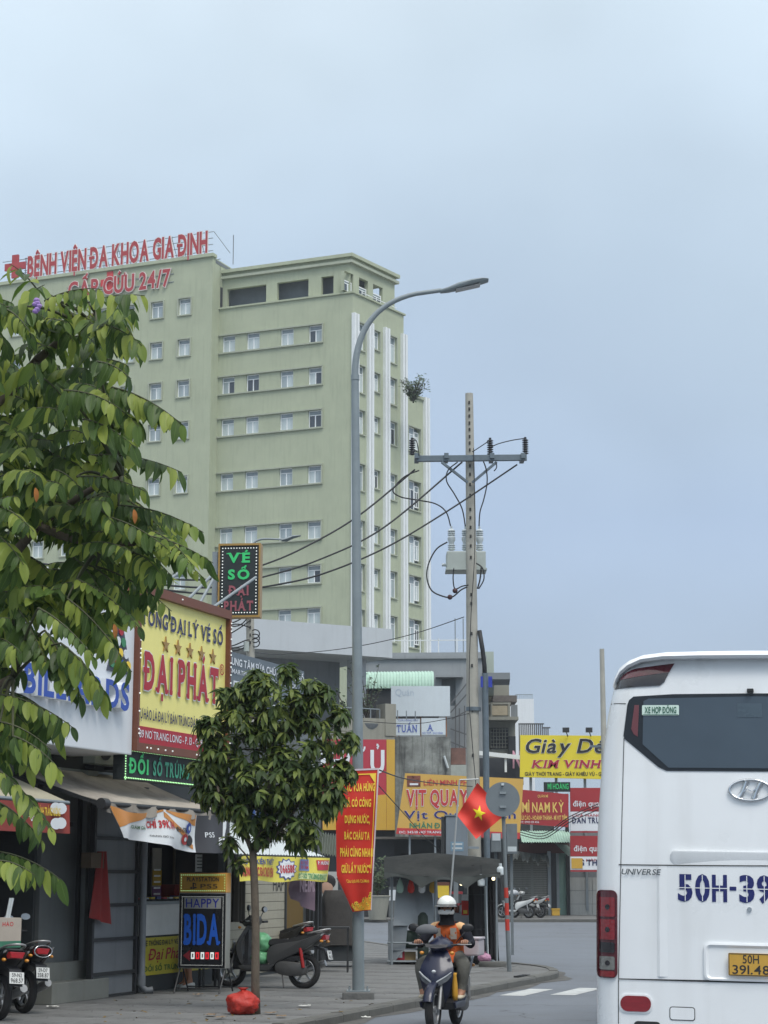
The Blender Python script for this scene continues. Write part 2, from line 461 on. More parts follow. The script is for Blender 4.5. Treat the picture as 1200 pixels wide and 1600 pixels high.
# corner pavement: a wedge between the street and the side road
K1 = G(740, 1556); KC = G(838, 1531); K2 = G(800, 1514); K3 = G(590, 1480)
dirX = (K3 - K2).normalized()
corner = bez(K1 + U * 3.9, K1 + U * 5.6 + NRM * 0.1, K2 - dirX * 1.5 + NRM * .9, K2 + dirX * 0.6, 10)
kerb_line = [K1 - U * d for d in range(46, 0, -1)] + [K1, K1 + U * 1, K1 + U * 2, K1 + U * 3] + corner + [K2 + dirX * d for d in range(2, 60)]
edge = [(p.x, p.y) for p in kerb_line]
far_left = [(-45, edge[-1][1]), (-45, edge[0][1])]
poly = edge + far_left
SW_Z = 0.12
b = bmesh.new()
fv = [b.verts.new((x, y, SW_Z - 0.012)) for x, y in poly]
b.faces.new(fv)
lo = [b.verts.new((x, y, -0.02)) for x, y in poly]
n = len(poly)
for i in range(n): b.faces.new((fv[i], lo[i], lo[(i + 1) % n], fv[(i + 1) % n]))
bmesh.ops.recalc_face_normals(b, faces=b.faces); bmesh.ops.triangulate(b, faces=[f for f in b.faces if len(f.verts) > 4])
me = bpy.data.meshes.new('sidewalk'); b.to_mesh(me); b.free()
sidewalk = struct(put('sidewalk', me, m_conc))
rnd = random.Random(3)
vis0 = 28
for i in range(vis0, len(kerb_line) - 34):           # kerb stones along the pavement edge
    p, q = kerb_line[i], kerb_line[i + 1]
    d = (q - p); L = d.length
    if L < 0.25: continue
    d.normalize(); s = Vector((d.y, -d.x, 0))
    p = p + d * 0.006; q = q - d * 0.006
    r_, t_ = s * 0.012, s * -0.17
    h = SW_Z + rnd.uniform(-.004, .008); c = 0.03
    vs = [p + r_ + Vector((0, 0, -.01)), q + r_ + Vector((0, 0, -.01)), q + r_ + Vector((0, 0, h - c)), p + r_ + Vector((0, 0, h - c)),
          p + r_ - s * c + Vector((0, 0, h)), q + r_ - s * c + Vector((0, 0, h)), q + t_ + Vector((0, 0, h)), p + t_ + Vector((0, 0, h)), p + t_, q + t_]
    MB().add(vs, [(0, 1, 2, 3), (3, 2, 5, 4), (4, 5, 6, 7), (7, 6, 9, 8), (0, 3, 4, 7, 8), (1, 9, 6, 5, 2)]).build('kerb_stone', m_kerb, sidewalk)
def inside(x, y, pl):
    c = False; j = len(pl) - 1
    for i in range(len(pl)):
        if (pl[i][1] > y) != (pl[j][1] > y) and x < (pl[j][0] - pl[i][0]) * (y - pl[i][1]) / (pl[j][1] - pl[i][1]) + pl[i][0]: c = not c
        j = i
    return c
slab_me = MB().box(-.592, .592, -.592, .592, -.03, 0).mesh('paving_slab')
bb = bmesh.new(); bb.from_mesh(slab_me); bmesh.ops.bevel(bb, geom=bb.edges[:], offset=.006, segments=1, affect='EDGES'); bb.to_mesh(slab_me); bb.free()
slab_me.materials.append(m_slab)
O_S = K1 - NRM * 0.80
for i in range(-9, 26):
    for j in range(0, 7):
        c = O_S + U * (i * 1.2) - NRM * (j * 1.2)
        if c.y < 19 or c.y > 47: continue
        cs = [c + U * a * .6 + NRM * b_ * .6 for a in (-1, 1) for b_ in (-1, 1)]
        if not all(inside(q.x, q.y, poly) for q in cs): continue
        if min((Vector((e[0], e[1], 0)) - Vector((q.x, q.y, 0))).length for e in edge[20:70] for q in cs) < 0.2: continue
        o = bpy.data.objects.new('paving_slab', slab_me); COL.objects.link(o); o.parent = sidewalk
        o.location = (c.x, c.y, SW_Z + rnd.uniform(-.004, .003)); o.rotation_euler = (rnd.uniform(-.003, .003), rnd.uniform(-.003, .003), -TH + rnd.uniform(-.002, .002))
# pavement on the far side
FK = G(850, 1441).y
def far_edge(x): return FK + 0.02 * x
mbf = MB().box(-90, 90, FK, FK + 14, -.02, SW_Z - .004)
far_pavement = struct(mbf.build('sidewalk', m_conc))
for i in range(-24, 26):
    box('kerb_stone', m_kerb, far_pavement, i * 1.0 + .006, i * 1.0 + .994, FK - .02, FK + .2, -.01, SW_Z + rnd.uniform(-.003, .006))
gut = MB()
gl0 = [p for p in kerb_line[20:72]]
for p, q in zip(gl0, gl0[1:]):
    d = (q - p).normalized(); s = Vector((d.y, -d.x, 0))
    gut.add([p + s * .01 + Vector((0, 0, .004)), q + s * .01 + Vector((0, 0, .004)), q + s * (.22 + .12 * math.sin(q.y * 2.3)) + Vector((0, 0, .004)), p + s * (.22 + .12 * math.sin(p.y * 2.3)) + Vector((0, 0, .004))], [(0, 1, 2, 3)])
gut.build('gutter_dirt', mat('gutter_dirt', (.10, .098, .092), .95, .35, 5, blotch=.8, blotch_col=(.045, .043, .04)), road)
# zebra stripes
for quad in (((781, 1556), (817, 1556), (858, 1545), (823, 1545.5)), ((860, 1555), (897, 1555), (933, 1544), (898, 1544)), ((938, 1554), (976, 1554), (1010, 1543), (974, 1543)), ((1018, 1553), (1056, 1553), (1088, 1542), (1052, 1542))):
    ps = [G(*q) for q in quad]
    a0 = (ps[0] + ps[1]) / 2; L = (ps[3] - ps[0]).dot(U); wv = NRM * 0.2
    MB().add([v + Vector((0, 0, .004)) for v in (a0 - wv, a0 + wv, a0 + U * L + wv, a0 + U * L - wv)], [(0, 1, 2, 3)]).build('road_marking', m_paint, road)

# ================================================================ hospital
m_green = mat('hospital_green', S(174, 181, 156, 1.0), 0.8, 0.07, 0.5, bump=0.1, bscale=8, blotch=.22, blotch_col=(.34, .37, .27), streak=0.3, streak_col=(0.22, 0.25, 0.17))
m_green2 = mat('hospital_ledge', S(168, 174, 156, 1.0), 0.8, 0.06, 0.5, streak=0.25, streak_col=(0.15, 0.17, 0.12))
m_white = mat('white_trim', S(226, 230, 230, 1.0), 0.6, 0.04, 1.0)
m_frame = mat('window_frame_white', S(240, 243, 243), 0.45, 0.03, 2)
m_curt = mat('pane_curtain', S(190, 201, 202), 0.3, 0.10, 2.2, spec=0.5, coat=0.6, zscale=0.2)
m_curt2 = mat('pane_curtain_grey', S(160, 172, 176), 0.25, 0.12, 2.0, spec=0.5, coat=0.7, zscale=0.2)
m_dark = mat('pane_dark', S(58, 66, 74), 0.12, 0.15, 1.5, spec=0.6, coat=0.5)
m_pane_top = mat('pane_top_light', S(134, 146, 150), 0.2, 0.15, 1.5, spec=0.5, coat=0.6)
m_room = mat('dark_room', S(120, 128, 136), 0.8, 0.2, 0.5)
m_roofd = mat('roof_grey', S(112, 118, 122), 0.8, 0.1, 0.6)
HD = 150.0
HC = A(550, 900, HD)
aL, aR = math.atan2(-0.386, 0.9225), math.atan2(0.8367, 0.5476)
hosp = thing('hospital_building', 'tall pale green hospital block with white window frames and red rooftop lettering', 'building', Matrix.Translation((HC.x, HC.y, 0)))
O0 = Vector((HC.x, HC.y, 0))
ML, MR = frame(O0, aL), frame(O0, aR)
xl, _ = H(ML, 340, 650)
Lx = Vector((math.cos(aL), math.sin(aL), 0)); Rx = Vector((math.cos(aR), math.sin(aR), 0))
Ly = Vector((-Lx.y, Lx.x, 0)); Ry = Vector((-Rx.y, Rx.x, 0))
MW = frame(O0 + Lx * xl - Ly * 1.3, aL)              # left wing stands 1.3 m proud
def sub(M):
    """A frame given in place, for a mesh parented to the hospital empty."""
    return hosp.matrix_world.inverted() @ M
def setm(o, M, parent=None):
    o.matrix_world = M if parent is None else parent.matrix_world.inverted() @ M
    return o
zA = H(ML, 550, 458)[1]                              # terrace sill
zTopW = H(MW, 325, 402)[1]
# window model: frame + panes, 1 x 1, scaled per copy
def window_mesh(w, h, kind):
    t = 0.085; f = MB()
    f.box(0, w, 0, .07, 0, t); f.box(0, w, 0, .07, h - t, h); f.box(0, t, 0, .07, t, h - t); f.box(w - t, w, 0, .07, t, h - t)
    zt = h * 0.70
    f.box(t, w - t, .005, .065, zt, zt + .06); f.box(w / 2 - .045, w / 2 + .045, .003, .067, t, zt)
    return f
WCACHE = {}
def add_window(parent, Mp, x0, x1, z0, z1, rng, back=0.14, tones=None):
    w, h = round(x1 - x0, 2), round(z1 - z0, 2)
    if (w, h) not in WCACHE:
        fme = window_mesh(w, h, 0).mesh('window'); fme.materials.append(m_frame)
        zt = h * .70
        WCACHE[(w, h)] = (fme, {})
    fme, panes = WCACHE[(w, h)]
    o = bpy.data.objects.new('window', fme); COL.objects.link(o); o.parent = parent
    o.matrix_parent_inverse = Matrix.Identity(4)
    o.matrix_local = parent.matrix_world.inverted() @ Mp @ Matrix.Translation((x0, back, z0))
    zt = h * 0.70
    base = tones or rng.choices([m_curt, m_curt2, m_dark], [7, 3, 1.2])[0]
    for a, b_, c, d in ((.07, w / 2 - .045, .07, zt), (w / 2 + .045, w - .07, .07, zt), (.07, w - .07, zt + .06, h - .07)):
        mm = base if d < h - .1 else m_pane_top
        if d < h - .1 and rng.random() < .15: mm = rng.choice([m_curt, m_dark, m_curt2])
        key = (round(a, 2), round(c, 2), mm.name)
        if key not in panes:
            pm = MB().box(a, b_, .03, .045, c, d).mesh('pane'); pm.materials.append(mm); panes[key] = pm
        p = bpy.data.objects.new('pane', panes[key]); COL.objects.link(p); p.parent = o
    return o
rng = random.Random(11)
def surround(a, b_, c, d, M):
    o, i = rect(a - .1, b_ + .1, c - .1, d + .1), rect(a + .002, b_ - .002, c + .002, d - .002)
    hpart(MB().loft([[(x, .03, z) for x, z in o], [(x, -.12, z) for x, z in o], [(x, -.12, z) for x, z in i], [(x, .03, z) for x, z in i]], (False, False)), 'window_surround', m_green2, M)
def rect(a, b_, c, d): return [(a, c), (b_, c), (b_, d), (a, d)]
# --- main face
rowsL = [(505, 535), (571, 601), (638, 668), (725, 755), (812, 842), (880, 911), (948, 978)]
colsL = [(346, 369), (384, 407), (437, 460), (481, 504)]
cx = [(H(ML, a, 540)[0], H(ML, b_, 540)[0]) for a, b_ in colsL]
wW = 1.18
cx = [((a + b_) / 2 - wW / 2, (a + b_) / 2 + wW / 2) for a, b_ in cx]
rz = []
for a, b_ in rowsL:
    z1_, z0_ = H(ML, 492, a)[1], H(ML, 492, b_)[1]
    rz.append((z0_, z0_ + 1.45))
step = rz[5][0] - rz[6][0]
for k in range(1, 8): rz.append((rz[6][0] - step * k, rz[6][1] - step * k))
rz = [r for r in rz if r[0] > 1]
holes = [(a, b_, c, d) for c, d in rz for a, b_ in cx]
wl = wall_holes(xl - .05, 0, 0, zA, holes, 0.3).build('wall', m_green, hosp, recalc=False); setm(wl, ML, None)
wl.parent = hosp; wl.matrix_parent_inverse = Matrix.Identity(4); wl.matrix_local = sub(ML)
def hpart(mb, name, m, M, smooth=0, bevel=0.0, kind=None):
    o = mb.build(name, m, hosp, smooth, kind, bevel); o.matrix_local = sub(M); return o
tones = {}
for c, d in rz:
    for k, (a, b_) in enumerate(cx): add_window(hosp, ML, a, b_, c, d, rng)
    x_end = cx[-1][1] + .16
    hpart(MB().box(xl + .02, x_end, -.16, .04, d, d + .12), 'ledge', m_green2, ML)
    hpart(MB().box(xl + .02, x_end, -.16, .04, c - .12, c), 'ledge', m_green2, ML)
    hpart(MB().box(x_end - .1, x_end, -.15, .04, c, d), 'jamb', m_green2, ML)
# --- left wing
colsW = [(276, 299.5), (233, 256.5), (189, 212), (146, 169), (102, 125), (58, 81), (14, 37)]
rowsW = [(464, 492), (527, 556), (590, 620), (655, 685), (739, 770), (824, 855), (893, 921)]
xWl = H(MW, -40, 600)[0]
cw = [(H(MW, a, 540)[0], H(MW, b_, 540)[0]) for a, b_ in colsW]
cw = [((a + b_) / 2 - .58, (a + b_) / 2 + .58) for a, b_ in cw]
rw = [(H(MW, 288, b_)[1], H(MW, 288, b_)[1] + 1.42) for a, b_ in rowsW]
for k in range(1, 9): rw.append((rw[6][0] - step * k, rw[6][1] - step * k))
rw = [r for r in rw if r[0] > 1]
holes = [(a, b_, c, d) for c, d in rw for a, b_ in cw]
hpart(wall_holes(xWl, 0, 0, zTopW, holes, .3), 'wall', m_green, MW)
hpart(MB().add([(0, 0, 0), (0, 1.4, 0), (0, 1.4, zTopW), (0, 0, zTopW)], [(0, 1, 2, 3)]).add([(0, 1.3, zTopW), (0, 14, zTopW), (0, 14, zTopW - 2.2), (0, 1.3, zTopW - 2.2)], [(0, 1, 2, 3)]), 'side_wall', m_green, MW)
for c, d in rw:
    for a, b_ in cw:
        add_window(hosp, MW, a, b_, c, d, rng)
        surround(a, b_, c, d, MW)
hpart(MB().box(xWl, .12, -.2, .5, zTopW, zTopW + .28), 'parapet', m_green, MW)
hpart(MB().box(xWl, .02, 0.5, 14, zTopW - .4, zTopW - .1), 'roof', m_roofd, MW)
# --- right face
rowsR = [(526, 567), (591, 632), (659, 695), (741, 781), (827, 866), (893, 934), (963, 1003)]
zr = [(H(MR, 613, b_)[1], H(MR, 613, a)[1]) for a, b_ in rowsR]
for k in range(1, 8): zr.append((zr[6][0] - step * k, zr[6][1] - step * k))
zr = [r for r in zr if r[0] > 1]
xR = [H(MR, p, 700)[0] for p in (559.5, 569, 583, 592.5, 606.5, 619, 632, 637, 656, 667)]
xEnd1, xEnd2 = H(MR, 631, 700)[0], H(MR, 667, 800)[0]
holesR = []
for i, (c, d) in enumerate(zr):
    holesR += [(xR[0], xR[1], c, d), (xR[4], xR[5], c, d)]
    holesR.append((xR[2], xR[3], c + (d - c) * .25, d - (d - c) * .05))
hpart(wall_holes(0, xEnd1, 0, zA, holesR, .3), 'wall', m_green, MR)
for h in holesR:
    add_window(hosp, MR, *h, rng)
    surround(*h, MR)
zB2 = H(MR, 650, 622)[1]
rowsD = [(668, 706), (752, 797), (837, 880), (900, 943), (968, 1012)]
zd = [(H(MR, 646, b_)[1], H(MR, 646, a)[1]) for a, b_ in rowsD]
for k in range(1, 7): zd.append((zd[4][0] - step * k, zd[4][1] - step * k))
zd = [r for r in zd if r[0] > 1]
holesD = [(xR[7], xR[8], c, d) for c, d in zd]
hpart(wall_holes(xEnd1, xEnd2, 0, zB2, holesD, .3), 'wall', m_green, MR)
for h in holesD:
    xm = h[0] + (h[1] - h[0]) * .62
    add_window(hosp, MR, h[0], xm, h[2], h[3], rng); add_window(hosp, MR, xm + .02, h[1], h[2] + .3, h[3] - .3, rng)
    surround(*h, MR)
hpart(MB().box(xEnd1 + .02, xEnd2 + .1, -.15, 6, zB2, zB2 + .25), 'parapet', m_green2, MR)
hpart(MB().box(xEnd1 - .5, xEnd2, .32, 8, .2, zB2 - .05), 'core', m_room, MR)
for px, pt in ((553, 490), (576.5, 505), (602, 513), (629.5, 523), (664.5, 648)):
    xa = H(MR, px, 700)[0]; zt = H(MR, px, pt)[1]
    if px == 664.5: zt = zB2 + .3
    for s in (-.36, .06):
        hpart(MB().box(xa + s, xa + s + .3, -.28, .02, 0, zt), 'pilaster', m_white, MR)
# body behind the faces
dB = 12.0
pA, pB, pC = O0, O0 + Rx * xEnd1, O0 + Lx * xl
def slab_poly(pts, z0, z1, name, m):
    n = len(pts)
    mb = MB().add([(p.x, p.y, z0) for p in pts] + [(p.x, p.y, z1) for p in pts], [tuple(range(n - 1, -1, -1)), tuple(range(n, 2 * n))] + [(i, (i + 1) % n, (i + 1) % n + n, i + n) for i in range(n)])
    o = mb.build(name, m, hosp); o.matrix_local = hosp.matrix_world.inverted(); return o
def inset(d0, back=14.0):
    """Footprint of the main block pulled in by d0 from its two faces."""
    c = O0 + (Lx * 0) 
    # intersection of the two offset lines
    a1 = O0 + Ly * d0; a2 = O0 + Ry * d0
    det = Lx.x * (-Rx.y) - (-Rx.x) * Lx.y
    t = ((a2.x - a1.x) * (-Rx.y) - (-Rx.x) * (a2.y - a1.y)) / det
    c = a1 + Lx * t
    p1 = O0 + Rx * (xEnd1 - d0) + Ry * d0; p0 = O0 + Lx * (xl + .0) + Ly * d0
    return [p0, c, p1, p1 + Ry * back, p0 + Ly * back]
slab_poly(inset(.32), 0.2, zA - .05, 'core', m_room)
slab_poly(inset(-.14), zA, zA + .14, 'terrace_ledge', m_green)
zT = zA + 2.75
at = inset(.55)
# attic: piers and openings
MA = frame(at[1], aL); MAR = frame(at[1], aR)
zt0, zt1 = zA + .14, zA + 2.05
hs = [(H(MA, a, 450)[0], H(MA, b_, 450)[0], zt0 + .12, zt0 + 1.75) for a, b_ in ((355, 416), (433, 482), (502, 521))]
hpart(wall_holes((at[0] - at[1]).dot(Lx), 0, zA + .1, zT, hs, .35), 'wall', m_green, MA)
hs2 = [(H(MAR, a, 455)[0], H(MAR, b_, 460)[0], zt0 + .1, zt0 + 1.75) for a, b_ in ((538, 552), (561, 575), (583, 598))]
hpart(wall_holes(0, (at[2] - at[1]).dot(Rx), zA + .1, zT, hs2, .35), 'wall', m_green, MAR)
for h in hs2: add_window(hosp, MAR, h[0] + .05, h[1] - .05, h[2], h[2] + .95, rng, tones=m_dark)
ins = inset(1.9)
slab_poly(ins, zA + .12, zT - .05, 'core', m_room)
slab_poly(inset(.25), zT, zT + .22, 'cornice', m_green2)
slab_poly(inset(.5), zT + .22, zT + .5, 'fascia', m_green)
slab_poly(inset(.2), zT + .5, zT + .78, 'cornice', m_green)
hpart(MB().box(1.2, 6.4, -.1, -.04, zA + .3, zA + .36), 'railing', m_white, MR)
# stair block on the roof, and a loose panel roof
hpart(MB().box(xl + .4, xl + 4.2, 3, 8, zT + .7, zT + 1.1), 'roof_slab', m_roofd, ML)
for k in range(6):
    x0 = -1.6 - k * 2.35
    hpart(MB().add([(x0 - 2.1, 2.4, zTopW + .55), (x0, 2.4, zTopW + .55), (x0, 4.4, zTopW + 1.3), (x0 - 2.1, 4.4, zTopW + 1.3), (x0 - 2.1, 2.4, zTopW + .62), (x0, 2.4, zTopW + .62), (x0, 4.4, zTopW + 1.37), (x0 - 2.1, 4.4, zTopW + 1.37)],
             [(0, 1, 2, 3), (4, 5, 6, 7), (0, 1, 5, 4), (1, 2, 6, 5), (2, 3, 7, 6), (3, 0, 4, 7)]), 'roof_panel', mat('solar_grey', S(70, 78, 88), .3, .1), MW)
hpart(MB().cyl((.6, 2.5, zTopW), (.6, 2.5, zTopW + 2.6), .035), 'antenna', m_roofd, MW)
# rooftop letters
m_red = mat('sign_red', S(176, 66, 70, .95), 0.5, 0.08, 1.5)
m_redside = mat('sign_white_edge', S(222, 214, 210), 0.5, 0.05)
m_steel = mat('galvanised_steel', S(140, 148, 152), 0.5, 0.1, 5, metal=0.3)
MT = MW @ Matrix.Translation((0, .15, 0))
x0, zl = H(MT, 46, 432); x1, zr_ = H(MT, 327, 396)
roof_sign = thing('rooftop_letter_sign', 'long row of red channel letters on a steel frame along the hospital roof', 'sign', MT)
hL = 1.75
zb = zTopW + .42
text(roof_sign, 'BỆNH VIỆN ĐA KHOA GIA ĐỊNH', (x0 + x1) / 2, zb, hL, m_red, y=-.3, w=x1 - x0, bold=.052, depth=.12, letters=True, outline=.03, out_m=m_redside, track=.1)
for zz in (zb + .2, zb + .75, zb + 1.3, zb + 1.85):
    MB().bar((x0 - .6, .08, zz), (x1 + .3, .08, zz), .05).build('frame_rail', m_steel, roof_sign)
k = 0; xx = x0 - .5
while xx < x1 + .3:
    MB().bar((xx, .12, zTopW + .25), (xx, .12, zb + 1.95), .05).build('frame_post', m_steel, roof_sign)
    MB().bar((xx, 1.6, zTopW - .1), (xx, .16, zb + 1.7), .04).build('brace', m_steel, roof_sign)
    xx += 1.32
MB().bar((x1 + .32, .12, zb + 1.9), (x1 + 1.9, .12, zTopW + .2), .05).build('brace', m_steel, roof_sign)
def cross_sign(M, cx_, cz_, s, name, label, y=-.2):
    c = thing(name, label, 'sign', M)
    t = s * .30
    pl = [(-t, -s), (t, -s), (t, -t), (s, -t), (s, t), (t, t), (t, s), (-t, s), (-t, t), (-s, t), (-s, -t), (-t, -t)]
    MB().prism([(cx_ + a, cz_ + b_) for a, b_ in pl], y, y + .2).build('cross', m_red, c)
    MB().bar((cx_, y + .25, cz_ - s - .8), (cx_, y + .25, cz_ + s), .06).build('frame_post', m_steel, c)
    for q in (-.6, .6): MB().bar((cx_ - s - .4, y + .3, cz_ + q * s), (cx_ + s + .3, y + .3, cz_ + q * s), .05).build('frame_rail', m_steel, c)
    return c
ccx, ccz = H(MT, 25, 417)
cross_sign(MT, ccx, ccz, 1.05, 'red_cross_sign', 'red cross at the far end of the hospital rooftop lettering')
wall_sign = thing('emergency_wall_sign', 'red emergency lettering fixed to the hospital wall below its roof edge', 'sign', MW)
xa, za = H(MW, 108, 470); xb, zb2 = H(MW, 268, 447)
text(wall_sign, 'CẤP CỨU 24/7', (xa + xb) / 2, zb2, 1.42, m_red, y=-.16, w=xb - xa, bold=.045, depth=.14, letters=True, outline=.035, out_m=m_redside, track=.1)
MB().bar((xa - .2, -.02, zb2 + .35), (xb + .2, -.02, zb2 + .35), .06).build('mounting_rail', m_steel, wall_sign)
MB().bar((xa - .2, -.02, zb2 + 1.05), (xb + .2, -.02, zb2 + 1.05), .06).build('mounting_rail', m_steel, wall_sign)
ccx, ccz = H(MW, 172, 441)
wc = thing('wall_cross_sign', 'flat red cross on the hospital wall behind the emergency lettering', 'sign', MW)
for nm, (a, b_, c, d) in (('cross_arm', (-.9, .9, -.3, .3)), ('cross_post', (-.3, .3, -.95, .95))):
    box(nm, mat('cross_red', S(205, 72, 74), .5, .06), wc, ccx + a, ccx + b_, -.05 - (.01 if nm == 'cross_arm' else 0), 0, ccz + c, ccz + d)
# ================================================================ bus
m_bus = mat('bus_white', S(237, 240, 242, 1.0), 0.28, 0.025, 0.8, spec=0.5, coat=0.35, blotch=0.25, blotch_col=(0.60, 0.61, 0.60), streak=.16, streak_col=(.42, .41, .39))
m_seam = mat('seam_black', (0.025, 0.028, 0.03), 0.7, 0.1)
m_bglass = mat('bus_glass', S(76, 90, 102, 0.8), 0.12, 0.10, 1.2, spec=0.45, coat=0.25)
m_bglass2 = mat('bus_glass_edge', S(40, 46, 52, 0.8), 0.2, 0.08, 2)
m_lamp = mat('lamp_red', S(132, 22, 34, 1.0), 0.12, 0.18, 9, spec=0.6, coat=0.8, zscale=6)
m_lamp2 = mat('lamp_red_dark', S(88, 28, 40, 0.9), 0.15, 0.12, 8, coat=0.8)
m_lampb = mat('lamp_smoke', S(40, 38, 44, 0.8), 0.2, 0.1, 8, coat=0.7)
m_clear = mat('lamp_clear', S(150, 150, 146, 0.8), 0.15, 0.25, 40, spec=0.6, coat=0.8, metal=0.4)
m_chrome = mat('chrome', (0.62, 0.64, 0.66), 0.12, 0.05, 3, metal=1.0)
m_navy = mat('stencil_blue', S(36, 44, 108, 0.9), 0.45, 0.06, 6)
m_plate = mat('plate_yellow', S(206, 162, 70, 0.95), 0.5, 0.06, 8)
m_ink = mat('ink_black', (0.03, 0.03, 0.032), 0.5, 0.05)
m_rubber = mat('rubber', (0.02, 0.02, 0.021), 0.8, 0.15, 9)
BD = 14.72
Bo = A(1173, 1200, BD)
MBUS = Matrix.Translation((Bo.x, Bo.y, 0)) @ Matrix.Rotation(R(-12), 4, 'Z') @ Matrix.Rotation(R(1.1), 4, 'Y')
bus = thing('coach_bus', 'large white coach seen from behind with dark rear window and yellow plate', 'bus', MBUS)
def bxz(px, py): return H(MBUS, px, py)
HWT = [(0.28, 1.20), (0.5, 1.24), (0.8, 1.25), (1.75, 1.25), (2.3, 1.238), (2.75, 1.205), (3.1, 1.16), (3.3, 1.115), (3.42, 1.06), (3.49, .97), (3.53, .82), (3.55, .6)]
def hw(z):
    for (a, x), (b_, y) in zip(HWT, HWT[1:]):
        if a <= z <= b_: return x + (y - x) * (z - a) / (b_ - a)
    return HWT[0][1] if z < .28 else HWT[-1][1]
def fy(x, z):
    w = hw(z); r = .20
    y = .055 * (x / 1.25) ** 2 + .045 * max(0, z - 1.8) ** 1.5
    t = max(0.0, min(1.0, (abs(x) - (w - r)) / r))
    y += r * (1 - math.sqrt(max(0, 1 - t * t)))
    if z > 3.3: y += .35 * ((z - 3.3) / .25) ** 2 * .25
    if z < .55: y += .10 * ((.55 - z) / .27) ** 2
    return y
def drape(poly, off, name, m, skirt=0.03, step=.05, parent=None, smooth=1):
    b = bmesh.new()
    f = b.faces.new([b.verts.new((x, 0, z)) for x, z in poly])
    xs = [p[0] for p in poly]; zs = [p[1] for p in poly]
    def cuts(lo, hi, no):
        k = math.floor(lo / step) + 1
        while k * step < hi:
            c = (k * step, 0, 0) if no[0] else (0, 0, k * step)
            bmesh.ops.bisect_plane(b, geom=b.verts[:] + b.edges[:] + b.faces[:], plane_co=c, plane_no=no); k += 1
    cuts(min(xs), max(xs), (1, 0, 0)); cuts(min(zs), max(zs), (0, 0, 1))
    if skirt:
        be = [e for e in b.edges if len(e.link_faces) == 1]
        r = bmesh.ops.extrude_edge_only(b, edges=be)
        nv = {v for v in r['geom'] if isinstance(v, bmesh.types.BMVert)}
    else: nv = set()
    for v in b.verts:
        v.co.y = fy(v.co.x, v.co.z) + off + (skirt if v in nv else 0)
    bmesh.ops.recalc_face_normals(b, faces=b.faces)
    b.faces.ensure_lookup_table()
    # front must look back (towards -y)
    big = max(b.faces, key=lambda q: q.calc_area() * abs(q.normal.y))
    if big.normal.y > 0: bmesh.ops.reverse_faces(b, faces=b.faces)
    me = bpy.data.meshes.new(name); b.to_mesh(me); b.free()
    return put(name, me, m, parent or bus, smooth=R(40) if smooth else 0)
def rpoly(x0, x1, z0, z1, r, n=5):
    pts = []
    for cx_, cz_, a0 in ((x1 - r, z0 + r, -90), (x1 - r, z1 - r, 0), (x0 + r, z1 - r, 90), (x0 + r, z0 + r, 180)):
        for k in range(n + 1):
            a = R(a0 + 90 * k / n); pts.append((cx_ + r * math.cos(a), cz_ + r * math.sin(a)))
    return pts
# body: rear skin, sides, roof, front
zl_ = [.28, .36, .45, .55, .7, .9, 1.2, 1.5, 1.8, 2.0, 2.2, 2.4, 2.6, 2.8, 3.0, 3.1, 3.2, 3.3, 3.36, 3.42, 3.46, 3.49, 3.51, 3.53, 3.545]
nx = 44
mbb = MB()
ss = [-math.cos(math.pi * i / nx) * .55 + (-1 + 2 * i / nx) * .45 for i in range(nx + 1)]
vs = [(s * hw(z), fy(s * hw(z), z), z) for z in zl_ for s in ss]
fs = [(j * (nx + 1) + i, j * (nx + 1) + i + 1, (j + 1) * (nx + 1) + i + 1, (j + 1) * (nx + 1) + i) for j in range(len(zl_) - 1) for i in range(nx)]
mbb.add(vs, fs)
for sgn in (-1, 1):
    col = [[(sgn * hw(z), fy(hw(z), z), z) for z in zl_], [(sgn * hw(z), 11.4, z) for z in zl_], [(sgn * hw(z) * .9, 11.8, z) for z in zl_]]
    n = len(zl_)
    mbb.add([p for c in col for p in c], [(k * n + i, k * n + i + 1, (k + 1) * n + i + 1, (k + 1) * n + i) for k in range(2) for i in range(n - 1)])
zt = zl_[-1]; w0 = hw(zt)
mbb.grid(lambda a, c: (w0 * (2 * a - 1), fy(w0, zt) + (11.4 - fy(w0, zt)) * c, zt + .03 * (1 - (2 * a - 1) ** 2)), 6, 3)
mbb.add([(-1.15, 11.8, .3), (1.15, 11.8, .3), (1.0, 11.8, 3.5), (-1.0, 11.8, 3.5)], [(0, 1, 2, 3)])
mbb.add([(-1.2, .2, .28), (1.2, .2, .28), (1.2, 11.8, .28), (-1.2, 11.8, .28)], [(0, 3, 2, 1)])
body = mbb.build('body', m_bus, bus, smooth=R(50))
# roof lip (spoiler) wrapping round the corners
path = [(955, 1073, 954, 1066), (958, 1062, 957, 1050), (965, 1050, 965, 1037), (978, 1040, 980, 1027), (1000, 1032, 1004, 1020), (1035, 1028.5, 1040, 1017), (1090, 1027.5, 1095, 1016), (1173, 1027, 1173, 1015)]
rings = []
pts2 = [(bxz(a, b_), bxz(c, d)) for a, b_, c, d in path]
pts2 += [(((-p[0][0]), p[0][1]), ((-p[1][0]), p[1][1])) for p in pts2[-2::-1]]
for (lx, lz), (ux, uz) in pts2:
    k = min(1, abs(lx) / 1.1); pr = .13 * (1 - .75 * k ** 6)
    y0 = fy(lx, min(lz, 3.5))
    rings.append([(lx * .985, y0 + .06, lz + .004), (lx * 1.0, y0 - pr, lz), (lx * 1.004, y0 - pr - .02, lz + .02), (ux * 1.004, y0 - pr + .0, uz - .012), (ux, y0 - pr + .04, uz), (ux * .9, y0 + .45, uz + .03)])
MB().loft(rings).build('roof_lip', m_bus, bus, smooth=R(35))
